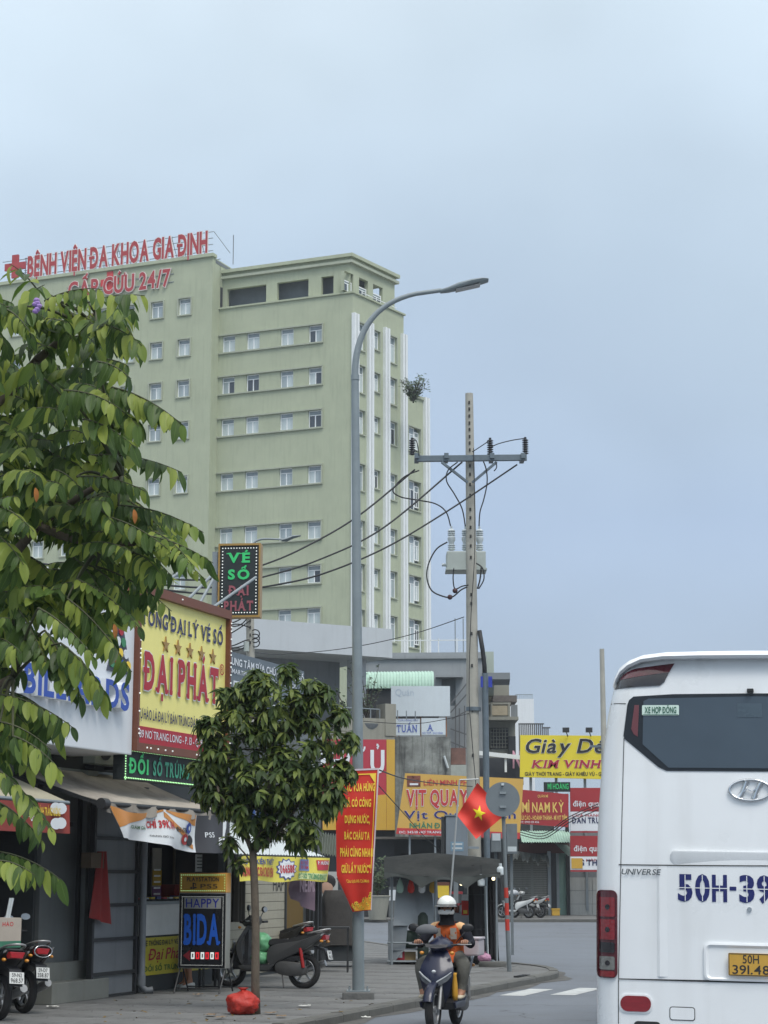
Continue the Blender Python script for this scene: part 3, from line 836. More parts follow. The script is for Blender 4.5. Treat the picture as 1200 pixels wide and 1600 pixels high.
# upper lamp clusters
for sgn in (1, -1):
    def q(*pp): 
        o = [bxz(*p) for p in pp]
        return [(sgn * x, z) for x, z in o][::sgn]
    drape(q((962, 1059), (970, 1049), (988, 1041.5), (1052, 1033.5), (1044, 1048)), -.012, 'roof_lamp', m_lamp2)
    drape(q((957, 1073), (961.5, 1060), (1043.5, 1049), (1037, 1063), (1030, 1069)), -.010, 'lamp_housing', m_lampb)
    # seams of the corner pillar
    drape(q((949.5, 1096.5), (976, 1098.3), (976, 1097), (949.5, 1095.2)), -.003, 'panel_seam', m_seam, 0)
    drape(q((965.3, 1530), (966.4, 1530), (974, 1152), (972.9, 1152)), -.003, 'panel_seam', m_seam, 0)
    drape(q((965, 1600), (966.2, 1600), (966.2, 1531), (965, 1531)), -.003, 'panel_seam', m_seam, 0)
    # tail lamp
    xa, z0 = bxz(928, 1528); xb, z1 = bxz(964, 1391)
    tl = drape([(sgn * x, z) for x, z in rpoly(xa, xb, z0, z1, .045)][::sgn], -.018, 'tail_lamp', m_lamp2, step=.03)
    for (pa, pb, mm, nm) in ((1402, 1432, m_lamp, 'lamp_lens'), (1437, 1468, m_lamp, 'lamp_lens'), (1473, 1488, m_lampb, 'lamp_lens'), (1495, 1515, m_clear, 'reversing_lens'), (1518, 1526, m_lamp, 'lamp_lens')):
        x0, c0 = bxz(934, pb); x1, c1 = bxz(960, pa)
        drape([(sgn * x, z) for x, z in rpoly(x0, x1, c0, c1, .012, 3)][::sgn], -.026, nm, mm, .012, .03, parent=tl)
        if pb - pa > 18:
            xm, zm = bxz(948, (pa + pb) / 2)
            drape([(sgn * (xm + .02 * math.cos(t)), zm + .02 * math.sin(t)) for t in (2 * math.pi * i / 10 for i in range(10))][::sgn], -.029, 'lamp_bulb', m_lampb, .004, .1, parent=tl)
    # bumper reflector
    x0, z0 = bxz(969, 1580); x1, z1 = bxz(1017, 1557)
    drape([(sgn * x, z) for x, z in rpoly(x0 - .012, x1 + .012, z0 - .012, z1 + .012, .06)][::sgn], -.008, 'reflector_bezel', m_bus, .02, .04)
    drape([(sgn * x, z) for x, z in rpoly(x0, x1, z0, z1, .055)][::sgn], -.014, 'reflector', m_lamp, .02, .04)
# rear window
def sym(pp):
    l = [bxz(*p) for p in pp]
    return l + [(-x, z) for x, z in l[::-1]]
wpoly = sym([(1041, 1204), (1028, 1198), (974, 1153), (972.5, 1148), (978.5, 1099), (981, 1092), (988, 1086.5), (1050, 1083), (1173, 1082)])
gl = drape(wpoly, -.006, 'rear_window', m_bglass2, .02, .06)
wpoly2 = sym([(1044, 1199), (1003, 1162), (1004, 1094), (1012, 1090), (1173, 1087)])
drape(wpoly2, -.011, 'pane', m_bglass, .008, .06, parent=gl)
x0, z0 = bxz(985, 1150); x1, z1 = bxz(997, 1100)
drape([(x0 + .02, z0 + .02), (x1 - .01, z0), (x1, z1), (x1 - .035, z1), (x0, z0 + .06)], -.010, 'window_marker', mat('marker_red', S(120, 70, 76, .8), .3), .004)
xa, za = bxz(1002, 1116.5); xb, zb = bxz(1060, 1100.5)
drape(rpoly(xa, xb, za, zb, .008, 2), -.016, 'sticker', mat('sticker_pale', S(206, 226, 216), .5, .03), .004)
m_sgreen = mat('sticker_green', S(44, 104, 84, .9), .5)
text(bus, 'XE HỢP ĐỒNG', (xa + xb) / 2, za + .018, .046, m_sgreen, w=(xb - xa) * .86, bold=.03, fn=lambda x, y, z: (x, fy(x, z) - .021, z))
drape(rpoly(xa + .006, xb - .006, za + .004, za + .008, .001, 1), -.019, 'sticker_border', m_sgreen, 0)
xa, za = bxz(1152, 1120); xb, zb = bxz(1190, 1098)
drape(rpoly(xa, xb, za, zb, .004, 2), -.0135, 'window_label', mat('label_dim', S(84, 100, 112, .8), .3), .002)
# camera nub
xc, zc = bxz(1172, 1078)
MB().box(xc - .025, xc + .025, fy(xc, zc) - .05, fy(xc, zc) + .02, zc - .014, zc + .014).build('rear_camera', m_seam, bus, bevel=.005)
# emblem
xc, zc = bxz(1172, 1234.5); ex, ez = .155, .078
def ep(a, k=1.0): return (xc + ex * k * math.cos(a), zc + ez * k * math.sin(a))
rings = []
for i in range(40):
    a = 2 * math.pi * i / 40
    x, z = ep(a); y = fy(x, z)
    nxx, nzz = math.cos(a), math.sin(a)
    rings.append([(x + nxx * .011 * math.cos(t), y - .016 - .011 * math.sin(t), z + nzz * .011 * math.cos(t)) for t in (2 * math.pi * k / 8 for k in range(8))])

ring = MB().loft(rings, close=True).build('emblem', m_chrome, bus, smooth=3.2)
def estroke(pts, ws, name='emblem_stroke'):
    mb = MB(); rr = []
    for (x, z), w in zip(pts, ws):
        y = fy(x, z) - .012
        rr.append([(x - w, y, z), (x - w * .5, y - .014, z), (x + w * .5, y - .014, z), (x + w, y, z)])
    mb.loft(rr).build(name, m_chrome, ring, smooth=R(60))
estroke([(xc - .085, zc - .057), (xc - .055, zc - .01), (xc - .025, zc + .066)], [.026, .020, .024])
estroke([(xc + .025, zc - .066), (xc + .055, zc + .01), (xc + .085, zc + .057)], [.024, .020, .026])
estroke([(xc - .048 + .01 * k, zc - .012 + .0024 * k + .012 * math.sin(k / 9 * math.pi * 2)) for k in range(10)], [.010] * 10)
# lower engine lid with seam, handle recess, crease
drape([bxz(966, 1351.8), bxz(1066, 1353.0), bxz(1173, 1353.6), bxz(1280, 1354.0), bxz(1400, 1354), bxz(1400, 1352.4), bxz(1280, 1352.4), bxz(1173, 1352.0), bxz(1066, 1351.4), bxz(966, 1350.2)], -.004, 'panel_seam', m_seam, 0)
drape([bxz(966, 1530.6), bxz(1066, 1533.4), bxz(1173, 1536), bxz(1280, 1537.5), bxz(1400, 1538), bxz(1400, 1534.5), bxz(1280, 1534), bxz(1173, 1532.6), bxz(1066, 1530.8), bxz(966, 1529)], -.006, 'panel_seam', m_seam, 0)
xa, z0 = bxz(1047, 1351.5); _, z1 = bxz(1060, 1330)
# grip recess: an inward-sloping pocket above the lid
def recess(x0, x1, z0, z1, d, name, top=True):
    """A pocket: frame lip proud of the skin, floor set back."""
    r = .035; n = 4
    outer = rpoly(x0, x1, z0, z1, r, n); inner = rpoly(x0 + .02, x1 - .02, z0 + .012, z1 - .02, r * .7, n)
    lip = rpoly(x0 - .015, x1 + .015, z0 - .012, z1 + .015, r * 1.2, n)
    ring = lambda pl, o: [(x, fy(x, z) + o, z) for x, z in pl]
    MB().loft([ring(lip, -.001), ring(lip, -.016), ring(outer, -.020), ring(inner, -.004)], (False, True)).build(name, m_bus, bus, smooth=R(30))
xa, z0 = bxz(1047, 1350); _, z1 = bxz(1060, 1329)
MB().loft([[(x, fy(x, z) - .001, z) for x, z in rpoly(xa, -xa, z0, z1, .04)], [(x, fy(x, z) - .03, z) for x, z in rpoly(xa + .02, -xa - .02, z1 - .012, z1 - .002, .004)]], (False, True)).build('grip_lip', m_bus, bus, smooth=R(30))
xa, z0 = bxz(1103.5, 1529); _, z1 = bxz(1110, 1476)
recess(xa, -xa + .02, z0, z1, .03, 'plate_recess')
xa, z0 = bxz(1138.5, 1524); _, z1 = bxz(1138, 1488.5)
pw = (z1 - z0) * 2.0; xb = xa + pw
plate = MB().prism(rpoly(xa, xb, z0, z1, .008, 2), -.035, -.027).build('number_plate', m_plate, bus)
text(plate, '50H', (xa + xb) / 2, z0 + (z1 - z0) * .56, (z1 - z0) * .36, m_ink, y=-.037, w=pw * .36, bold=.012)
text(plate, '391.48', (xa + xb) / 2, z0 + (z1 - z0) * .09, (z1 - z0) * .38, m_ink, y=-.037, w=pw * .82, bold=.012)
for a, b_, c, d in ((xa + .004, xb - .004, z0 + .003, z0 + .008), (xa + .004, xb - .004, z1 - .008, z1 - .003), (xa + .003, xa + .008, z0 + .008, z1 - .008), (xb - .008, xb - .003, z0 + .008, z1 - .008)):
    box('plate_border', m_ink, plate, a, b_, -.037, -.033, c, d)
# stencilled number and model name
xa, z0 = bxz(1059, 1406); xb = -xa + .0; _, z1 = bxz(1059, 1367.5)
for p0, p1, ch in ((1059, 1082, '5'), (1086, 1109, '0'), (1112.5, 1136, 'H'), (1140, 1150.5, '-'), (1155, 1179, '3'), (1182.5, 1206, '9'), (1213, 1221, '1'), (1229, 1235, '.'), (1239, 1263, '4'), (1267, 1291, '8')):
    c0, c1 = bxz(p0, 1387)[0], bxz(p1, 1387)[0]
    if ch in '-.':
        drape(rpoly(c0, c1, z0 + (z1 - z0) * (.42 if ch == '-' else 0), z0 + (z1 - z0) * (.58 if ch == '-' else .14), .003, 1), -.004, 'letter', m_navy, 0); continue
    text(bus, ch, (c0 + c1) / 2, z0, z1 - z0, m_navy, w=c1 - c0, bold=.05, letters=True, fn=lambda x, y, z: (x, fy(x, z) - .004, z))
    zm, xm = (z0 + z1) / 2, (c0 + c1) / 2
    drape(rpoly(c0 - .004, c1 + .004, zm - .003, zm + .003, .001, 1), -.0075, 'stencil_gap', m_bus, 0, .3)
    if ch not in '1': drape(rpoly(xm - .003, xm + .003, z0 - .005, z1 + .005, .001, 1), -.0072, 'stencil_gap', m_bus, 0, .3)
xa, z0 = bxz(970, 1366); xb, z1 = bxz(1031, 1358.5)
text(bus, 'UNIVERSE', (xa + xb) / 2, z0, z1 - z0, mat('badge_grey', S(120, 126, 130, .8), .25, .05, metal=.6), w=xb - xa, bold=.02, track=.1, italic=.2, fn=lambda x, y, z: (x, fy(x, z) - .014, z))
xc, zc = bxz(1171, 1421)
MB().tube([(xc, fy(xc, zc) + .01, zc), (xc, fy(xc, zc) - .012, zc)], .018, 14).build('keyhole', m_chrome, bus, smooth=R(40))
xa, z0 = bxz(1046, 1594); xb, z1 = bxz(1086, 1574)
outer = rpoly(xa, xb, z0, z1, .02, 3); inner = rpoly(xa + .006, xb - .006, z0 + .006, z1 - .006, .016, 3)
for pl, of, mm, nm in ((outer, -.003, m_seam, 'towing_cover_gap'), (inner, -.006, m_bus, 'towing_cover')): drape(pl, of, nm, mm, .01)
xa, z0 = bxz(990, 1640); xb, z1 = bxz(1032, 1597)
drape(rpoly(xa, xb, z0, z1, .03, 3), -.006, 'exhaust_opening', m_seam, .01)
# vertical crease of the lid
for px in (1031, ):
    xa, z0 = bxz(px, 1526); _, z1 = bxz(px, 1354)
    for s in (1, -1):
        MB().loft([[(s * (xa - .02), fy(xa, z) - .0005, z), (s * xa, fy(xa, z) - .010, z), (s * (xa + .06), fy(xa + .06, z) - .0005, z)] for z in (z0, (z0 + z1) / 2, z1)], (False, False)).build('lid_crease', m_bus, bus, smooth=0)
# sides and wheels
for s in (-1, 1):
    for k in range(6):
        y0 = 1.0 + k * 1.7
        MB().loft([[(s * (hw(z) + .006), y, z) for z in (1.75, 2.2, 2.75, 2.95)] for y in (y0, y0 + 1.64)], (False, False)).build('side_window', m_bglass, bus)
    for yw in (3.0, 8.9):
        wh = MB().tube([(s * .98, yw, .5), (s * 1.235, yw, .5)], .5, 22).build('wheel', m_rubber, bus, smooth=R(40))
        MB().tube([(s * 1.236, yw, .5), (s * 1.245, yw, .5)], .28, 18).build('rim', m_steel, wh, smooth=R(40))

# ================================================================ street lamp with red banner
m_galv = mat('lamp_galvanised', S(139, 149, 153, 0.9), 0.5, 0.10, 3, metal=0.25, streak=.15, streak_col=(.2, .2, .19))
YL = G(560, 1560, SW_Z).y
Pb = G(560, 1560, SW_Z)
lamp = thing('street_lamp', 'tall grey galvanised street lamp with curved arm on a concrete footing', 'lamp post', Matrix.Translation(Pb))
def LP(px, py, dy=0.0): return A(px, py, YL + dy) - Pb
def arc_pts(lst): return [LP(*p) for p in lst]
shaft = [(560, 1548), (559.5, 1400), (559, 1200), (558, 1000), (556.5, 800), (555, 620), (554.8, 590)]
MB().tube(arc_pts(shaft), [.088, .086, .081, .074, .067, .06, .058], 16).build('pole', m_galv, lamp, smooth=R(50))
arm = bez(LP(554.8, 591), LP(553.5, 530), LP(575, 475), LP(650, 459), 18) + [LP(690, 453.5)]
MB().tube(arm, [.056 - .022 * i / (len(arm) - 1) for i in range(len(arm))], 14).build('arm', m_galv, lamp, smooth=R(50))
MB().tube([LP(555, 594), LP(555, 586)], .066, 16).build('collar', m_galv, lamp, smooth=R(40))
hd = [(688, 454.5, .05, .02), (700, 452, .085, .03), (716, 447, .13, .045), (738, 441.5, .14, .045), (754, 438, .12, .03), (763, 437, .07, .012)]
rings = []
for px, py, wy, hz in hd:
    c = LP(px, py)
    rings.append([c + Vector((0, wy * math.cos(t), hz * math.sin(t) - (.02 if math.sin(t) < 0 else 0))) for t in (2 * math.pi * k / 12 for k in range(12))])
lh = MB().loft(rings).build('lamp_head', m_galv, lamp, smooth=R(60))
MB().loft([[c + Vector((0, s * .09, -.072)) for s in (-1, 1)] + [c + Vector((0, s * .09, -.06)) for s in (1, -1)] for c in (LP(712, 448), LP(750, 439.5))]).build('led_panel', m_clear, lh)
MB().box(-.23, .23, -.23, .23, -.02, .10).build('footing', mat('footing', S(112, 113, 112, .85), .9, .2, 5, bump=.4), lamp, bevel=.02)
MB().box(-.17, .17, -.17, .17, .10, .118).build('base_plate', m_galv, lamp)
for sx in (-1, 1):
    for sy in (-1, 1): MB().cyl((sx * .13, sy * .13, .118), (sx * .13, sy * .13, .17), .014, seg=6).build('bolt', m_steel, lamp)
# banner
m_banred = mat('banner_red', S(204, 52, 40, 1.0), 0.45, 0.06, 3, spec=0.4)
m_banyel = mat('banner_yellow', S(240, 206, 70, 1.0), 0.5, 0.04)
m_banback = mat('banner_back', S(150, 140, 136), 0.6, 0.1)
def ban_px(u, v):
    l = 523.5 + 3.5 * v + (0 if v < .76 else 24 * ((v - .76) / .24) ** .9)
    r = 592.5 - 12 * v
    x = l + (r - l) * u
    y = 1203 + 222 * v - 3 * u + 4 * math.sin(v * 3.1) * (u - .5)
    return x, y
def ban(u, v):
    x, y = ban_px(u, v)
    d = -.22 + .015 * math.sin(u * 9 + v * 4) + .02 * math.sin(v * 13 + u * 2) + (.12 * (1 - u) * max(0, v - .55))
    return A(x, y, YL + d)
banner = thing('red_slogan_banner', 'red vertical banner with yellow slogan hanging on the street lamp', 'banner', Matrix.Translation(ban(.5, 1)))
Pn = ban(.5, 1)
MB().grid(lambda u, v: ban(u, v) - Pn, 20, 44).build('cloth', m_banred, banner, smooth=3.2)
fnB = lambda X, y, Z: ban(X, 1 - Z) - Pn + Vector((0, y, 0))
lines = [('“CÁC VUA HÙNG', .845, .05, .80), ('ĐÃ CÓ CÔNG', .735, .05, .64), ('DỰNG NƯỚC,', .62, .05, .62), ('BÁC CHÁU TA', .505, .05, .64), ('PHẢI CÙNG NHAU', .385, .055, .86), ('GIỮ LẤY NƯỚC”!', .27, .052, .80)]
for s, z, h, w in lines: text(banner, s.replace('“', '"').replace('”', '"'), .53, z, h, m_banyel, y=-.012, w=w, bold=.05, letters=True, fn=fnB)
text(banner, 'Chủ tịch Hồ Chí Minh', .55, .2, .022, m_banyel, y=-.012, w=.66, bold=.02, fn=fnB)
def bstrip(u0, u1, v0, v1, name, m, off=-.01, nu=2, nv=20):
    MB().grid(lambda a, b_: fnB(u0 + (u1 - u0) * a, off, 1 - (v0 + (v1 - v0) * b_)), nu, nv).build(name, m, banner)
bstrip(.06, .94, .035, .043, 'border_line', m_banyel, nu=10, nv=1)
bstrip(.915, .935, .043, .7, 'border_line', m_banyel)
bstrip(.965, 1.0, 0, 1, 'hem', mat('banner_hem', S(206, 190, 196), .6), off=-.008)
bstrip(0, 1, 0, .012, 'hem', mat('banner_hem', S(206, 190, 196), .6), off=-.008, nu=10, nv=1)
MB().add([fnB(x, -.01, z) for x, z in ((.79, .957), (.913, .957), (.913, .9))], [(0, 1, 2)]).build('corner_ornament', m_banyel, banner)
m_orange = mat('banner_orange', S(226, 158, 52), .5, .15, 12)
MB().grid(lambda a, b_: fnB(.1 + .86 * a, -.009, (.005 + (.03 + .075 * a ** 1.5) * b_)), 12, 4).build('flower_field', m_orange, banner)
MB().grid(lambda a, b_: A(525.5 + 24 * a + 5 * b_, 1372 + 51 * a - 2 * b_, YL - .16 + .05 * b_) - Pn, 10, 2).build('folded_edge', m_banback, banner, smooth=3.2)
rr = random.Random(5)
for k in range(22):
    u = rr.uniform(.1, .95); z = rr.uniform(.015, .05 + .10 * u ** 2); r_ = rr.uniform(.03, .055)
    fl = MB().add([fnB(u + r_ * math.cos(t) * (1 if i % 2 else .75), -.013 - .0004 * k, z + r_ * .3 * math.sin(t) * (1 if i % 2 else .75)) for i, t in enumerate(2 * math.pi * j / 16 for j in range(16))], [tuple(range(16))]).build('sunflower', m_banyel, banner)
    MB().add([fnB(u + r_ * .4 * math.cos(t), -.0135 - .0004 * k, z + r_ * .12 * math.sin(t)) for t in (2 * math.pi * j / 8 for j in range(8))], [tuple(range(8))]).build('flower_centre', m_ink, fl)

# ================================================================ utility pole
m_pole = mat('pole_concrete', S(172, 170, 160, 0.95), 0.85, 0.10, 4, bump=.3, streak=.3, streak_col=(.16, .16, .15))
m_arm = mat('crossarm_steel', S(112, 124, 132, .9), .5, .12, 6, metal=.3)
m_cable = mat('cable_black', (.025, .027, .03), .6, .1)
m_insul = mat('insulator_dark', S(50, 54, 60), .45, .1)
m_porc = mat('porcelain', S(196, 204, 206), .3, .05, coat=.3)
m_tank = mat('tank_grey', S(176, 184, 178, .9), .5, .06, 3)
YP = 43.0
Pp = Vector((A(742, 1370, YP).x, YP, SW_Z))
pole = thing('utility_pole', 'concrete utility pole with steel crossarm, switchgear and white insulators', 'utility pole', Matrix.Translation(Pp))
def UP(px, py, dy=0.0): return A(px, py, YP + dy) - Pp
Wp = lambda px: px / (3054 / YP)
MB().tube([Vector((0, 0, -.1)), UP(741, 1340), UP(739, 1200), UP(737.5, 1000), UP(735.5, 800), UP(733, 615)], [Wp(12), Wp(11.2), Wp(10.4), Wp(9.4), Wp(8), Wp(6.4)], 14).build('shaft', m_pole, pole, smooth=R(50))
m_hole = mat('hole_dark', (.05, .05, .05), .9)
for k, py in enumerate([629, 639, 650, 661, 671, 682, 692, 703, 728, 741, 757, 774, 796, 809, 824, 838, 853, 871, 929, 943, 990, 1040, 1110, 1180]):
    px = 733 + (py - 615) * .0105
    MB().box(-.02, .02, -.02, .02, -.035, .035, Matrix.Translation(UP(px, py, -Wp(6.6 + (py - 615) * .0062)))).build('bolt_hole', m_hole, pole)
MB().bar(UP(651, 717, -.2), UP(823, 715, -.2), .10, .14).build('crossarm', m_arm, pole, bevel=.01)
MB().bar(UP(651, 717, .2), UP(823, 715, .2), .10, .14).build('crossarm', m_arm, pole, bevel=.01)
for a, b_ in (((690, 722), (731, 754)), ((776, 722), (738, 754))): MB().bar(UP(*a, -.22), UP(*b_, -.2), .09, .05).build('arm_brace', m_arm, pole)
for px in (651, 697, 768, 816): MB().box(-.05, .05, -.3, .3, -.06, .06, Matrix.Translation(UP(px, 716))).build('clamp', m_arm, pole)
def ribbed(p, h, r, n, name, m, core=.5):
    prof = [(r * core, 0)]
    for k in range(n):
        z = h * (k + .2) / n
        prof += [(r * core, z), (r, z + h * .18 / n), (r * .95, z + h * .42 / n), (r * core, z + h * .6 / n)]
    prof += [(r * core, h), (r * .4, h * 1.02), (r * .4, h * 1.12)]
    return MB().lathe(prof, 12, Matrix.Translation(p)).build(name, m, pole, smooth=R(35))
for px, py in ((644, 711), (766, 711), (821, 710)): ribbed(UP(px, py), .36, .075, 7, 'insulator', m_insul)
# switchgear tank with three bushings
c0, c1 = UP(698, 889), UP(759, 861)
MB().box(c0.x, c1.x, -.02, .62, c0.z, c1.z).build('switch_tank', m_tank, pole, bevel=.03)
MB().box(c0.x - .02, c1.x + .02, -.04, .64, c0.z - .02, c0.z + .02).build('tank_flange', m_tank, pole)
MB().cyl((c0.x - .1, .3, c0.z + .14), (c0.x, .3, c0.z + .14), .035).build('handle', m_porc, pole)
for px in (705.5, 727.5, 749.5):
    p = UP(px, 860, .3); h = .5
    prof = [(.06, 0)]
    for k in range(3): prof += [(.085, .02 + k * .045), (.085, .035 + k * .045), (.055, .05 + k * .045)]
    prof += [(.07, .2), (.09, .24), (.09, .3), (.07, .33)]
    for k in range(3): prof += [(.055, .34 + k * .045), (.088, .35 + k * .045), (.088, .365 + k * .045)]
    prof += [(.05, .49), (.025, .5), (.025, .56)]
    MB().lathe(prof, 14, Matrix.Translation(p)).build('bushing', m_porc, pole, smooth=R(30))
# jumper cables on the pole
def jumper(pts, r=.016, name='jumper_cable', m=None, dy=-.3):
    ps = [UP(px, py, dy) for px, py in pts]
    out = []
    n = len(ps)
    for i in range(n - 1):
        p0, p1, p2, p3 = ps[max(i - 1, 0)], ps[i], ps[i + 1], ps[min(i + 2, n - 1)]
        for k in range(6):
            t = k / 6
            out.append(.5 * ((2 * p1) + (p2 - p0) * t + (2 * p0 - 5 * p1 + 4 * p2 - p3) * t * t + (3 * p1 - p0 - 3 * p2 + p3) * t ** 3))
    out.append(ps[-1])
    return MB().tube(out, r, 6).build(name, m or m_cable, pole, smooth=3.2)
jumper([(655, 735), (632, 745), (614, 765), (625, 776), (650, 781), (680, 787), (697, 800), (704, 822)])
jumper([(715, 722), (700, 735), (698, 752), (710, 772), (722, 795), (727, 822)])
jumper([(755, 720), (760, 735), (761, 755), (756, 780), (750, 800), (748.5, 822)])
jumper([(699, 847), (682, 858), (670, 880), (667, 902), (674, 922), (690, 931), (706, 933), (720, 922), (730, 917)], .018)
jumper([(709, 888), (708, 905), (711, 920), (722, 916), (732, 914)])
jumper([(744, 880), (754, 888), (756, 905), (748, 920)]); jumper([(752, 886), (750, 905), (746, 920)], .02)
jumper([(643, 684), (651, 690), (655, 712)], .012); jumper([(765, 688), (752, 697), (738, 706)], .012); jumper([(819, 685), (800, 688), (780, 693), (768, 698)], .012); jumper([(775, 722), (776, 730), (772, 736)], .014)
jumper([(740, 700), (742, 850), (736, 960), (733, 1080), (737, 1150), (744, 1230)], .010, dy=-.28)
for p in ((703, 933), (711, 923)): MB().ball(UP(*p, -.3), .06, .05, .06, 10, 6).build('cable_joint', mat('joint_brown', S(70, 44, 46), .5), pole, smooth=3.2)
for py in (1108, 1256): MB().tube([UP(740, py + 3), UP(740, py - 3)], Wp(12.2), 14).build('band', m_arm, pole, smooth=R(40))
# steel service pole beside it, with the cable riser
sp = thing('service_pole', 'slim grey steel pole strapped beside the concrete utility pole', 'pole', Matrix.Translation(Vector((A(761, 1370, YP - .1).x, YP - .1, SW_Z))))
Ps = sp.matrix_world.translation
QP = lambda px, py, dy=0.0: A(px, py, YP - .1 + dy) - Ps
MB().tube([Vector((0, 0, -.05)), QP(761, 1340), QP(759, 1150), QP(757.5, 1052)], Wp(5.0), 12).build('shaft', m_arm, sp, smooth=R(40))
MB().tube([QP(757.5, 1060), QP(757, 1040), QP(754, 1015), QP(749, 985)], Wp(3.6), 8).build('cable_riser', m_cable, sp, smooth=3.2)
for x0, x1 in ((751, 754.5), (763, 769)):
    a, b_ = QP(x0, 1074, -.1), QP(x1, 1057, -.1)
    MB().box(a.x, b_.x, -.12, -.1, a.z, b_.z).build('tag_plate', mat('tag_blue', S(52, 66, 160), .5), sp)
# overhead cables
def run(name, label, pts, r, m=None, group=None, cat='cable'):
    ps = [A(*p) for p in pts]; out = []; n = len(ps)
    for i in range(n - 1):
        p0, p1, p2, p3 = ps[max(i - 1, 0)], ps[i], ps[i + 1], ps[min(i + 2, n - 1)]
        for k in range(8):
            t = k / 8
            out.append(.5 * ((2 * p1) + (p2 - p0) * t + (2 * p0 - 5 * p1 + 4 * p2 - p3) * t * t + (3 * p1 - p0 - 3 * p2 + p3) * t ** 3))
    out.append(ps[-1])
    return tag(MB().tube(out, r, 6).build(name, m or m_cable, None, smooth=3.2), label, cat, group)
run('overhead_cable', 'topmost of three black cables running from the crossarm end past the hospital', [(648, 734, 43), (560, 806, 42), (480, 853, 41), (413, 882, 40), (330, 905, 39), (200, 900, 36), (60, 880, 33)], .021, group='cables from the crossarm')
run('overhead_cable', 'middle of three black cables running from the crossarm past the hospital', [(722, 722, 43), (600, 824, 42), (500, 874, 41), (413, 901, 40), (330, 918, 39), (200, 908, 36), (60, 890, 33)], .021, group='cables from the crossarm')
run('overhead_cable', 'lowest of three black cables running from the crossarm past the hospital', [(808, 726, 43), (700, 798, 42.6), (600, 857, 42), (500, 898, 41), (413, 917, 40), (330, 928, 39), (200, 915, 36), (60, 900, 33)], .021, group='cables from the crossarm')
run('telephone_wire', 'thin grey wire sagging from the utility pole across the white parapet', [(725, 964, 43), (640, 992, 46), (540, 1013, 48), (440, 1022, 46), (388, 1018, 41)], .010)
run('telephone_wire', 'thin black wire from the red banner to the utility pole', [(592, 1203, YL - .1), (630, 1216, 33), (680, 1224, 38), (738, 1229, 42.8)], .010)
run('telephone_wire', 'thin black wire slanting down past the duck shop sign', [(592, 1228, YL - .1), (630, 1270, 36), (664, 1308, 42), (700, 1340, 43)], .008)
run('telephone_wire', 'thin wire crossing in front of the blank white billboard', [(739, 1113, 42.9), (690, 1125, 43), (640, 1131, 44), (568, 1127, 45)], .008)

# ================================================================ flag
YF = 37.5
Fb = G(691, 1509, SW_Z)
YF = Fb.y
flag = thing('national_flag', 'red flag with yellow star hanging from a thin leaning pole', 'flag', Matrix.Translation(Fb))
FPt = lambda px, py, dy=0.0: A(px, py, YF + dy) - Fb
m_fpole = mat('flag_pole', S(176, 180, 180), .4, .05, metal=.3)
m_flag = mat('flag_red', S(216, 62, 50, 1.05), .6, .05, 4, trans=0)
MB().tube([Vector((0, 0, 0)), FPt(705, 1385), FPt(718, 1219)], [.022, .02, .016], 8).build('pole', m_fpole, flag, smooth=R(40))
MB().tube([FPt(718, 1218.5), FPt(748, 1217.5)], .015, 8).build('arm', m_fpole, flag, smooth=R(40))
fq = [(746, 1223), (785, 1277), (744, 1311), (714, 1274)]
def fl(u, v):
    a, b_, c, d = [Vector(p) for p in fq]
    p = (a * (1 - u) + b_ * u) * (1 - v) + (d * (1 - u) + c * u) * v
    bow = 4 * math.sin(u * math.pi) * (1 - v)
    dy = .07 * math.sin(u * 7 + v * 2) * (.3 + u * .5) + .05 * math.sin(v * 9 + u)
    return FPt(p.x + bow * .6, p.y - bow * .3, -.03 + dy)
MB().grid(fl, 22, 22).build('cloth', m_flag, flag, smooth=3.2)
mbs = MB(); c = fl(.5, .5)
sp_ = star_pts(0, 0, .36)
pts = []
for (a, b_) in sp_:
    # star axis points up the picture
    u = .5 + a * .62 + b_ * -.45; v = .5 - a * .55 - b_ * .55
    pts.append((.5 + (a * .9 - b_ * .62) * .62 * .9, .5 + (-a * .55 - b_ * .75) * .62 * .9))
nn = len(pts)
mid = (sum(p[0] for p in pts) / nn, sum(p[1] for p in pts) / nn)
sub_ = []
tri = MB()
for i in range(nn):
    a, b_ = pts[i], pts[(i + 1) % nn]
    for k in range(3):
        t0, t1 = k / 3, (k + 1) / 3
        L = lambda p, t: (mid[0] + (p[0] - mid[0]) * t, mid[1] + (p[1] - mid[1]) * t)
        q = [L(a, t0), L(b_, t0), L(b_, t1), L(a, t1)] if k else [L(a, 0), L(b_, t1), L(a, t1)]
        tri.add([fl(*p) + Vector((0, -.012, 0)) for p in q], [tuple(range(len(q)))])
tri.build('star', mat('flag_star', S(250, 222, 40, 1.05), .6, .03), flag)

# ================================================================ round traffic sign seen from behind, striped post
Tb = G(796, 1517, SW_Z); YT = Tb.y
ts = thing('traffic_sign', 'round grey traffic sign seen from behind on a red banded post', 'traffic sign', Matrix.Translation(Tb))
TP = lambda px, py, dy=0.0: A(px, py, YT + dy) - Tb
m_post = mat('post_grey', S(118, 126, 130, .9), .6, .12, 6, streak=.3)
m_pred = mat('post_red', S(190, 60, 48, .95), .6, .12, 8)
pp = [Vector((0, 0, -.03)), TP(793, 1454)]
def seg(a, b_, r, m, nm): MB().tube([TP(*a), TP(*b_)], r, 12).build(nm, m, ts, smooth=R(40))
MB().tube(pp, [.043, .04], 12).build('post', m_post, ts, smooth=R(40))
seg((793, 1454), (792.4, 1436), .041, m_pred, 'red_band'); seg((792.4, 1436), (792.2, 1430), .039, m_post, 'post'); seg((792.2, 1430), (791.6, 1411), .041, m_pred, 'red_band')
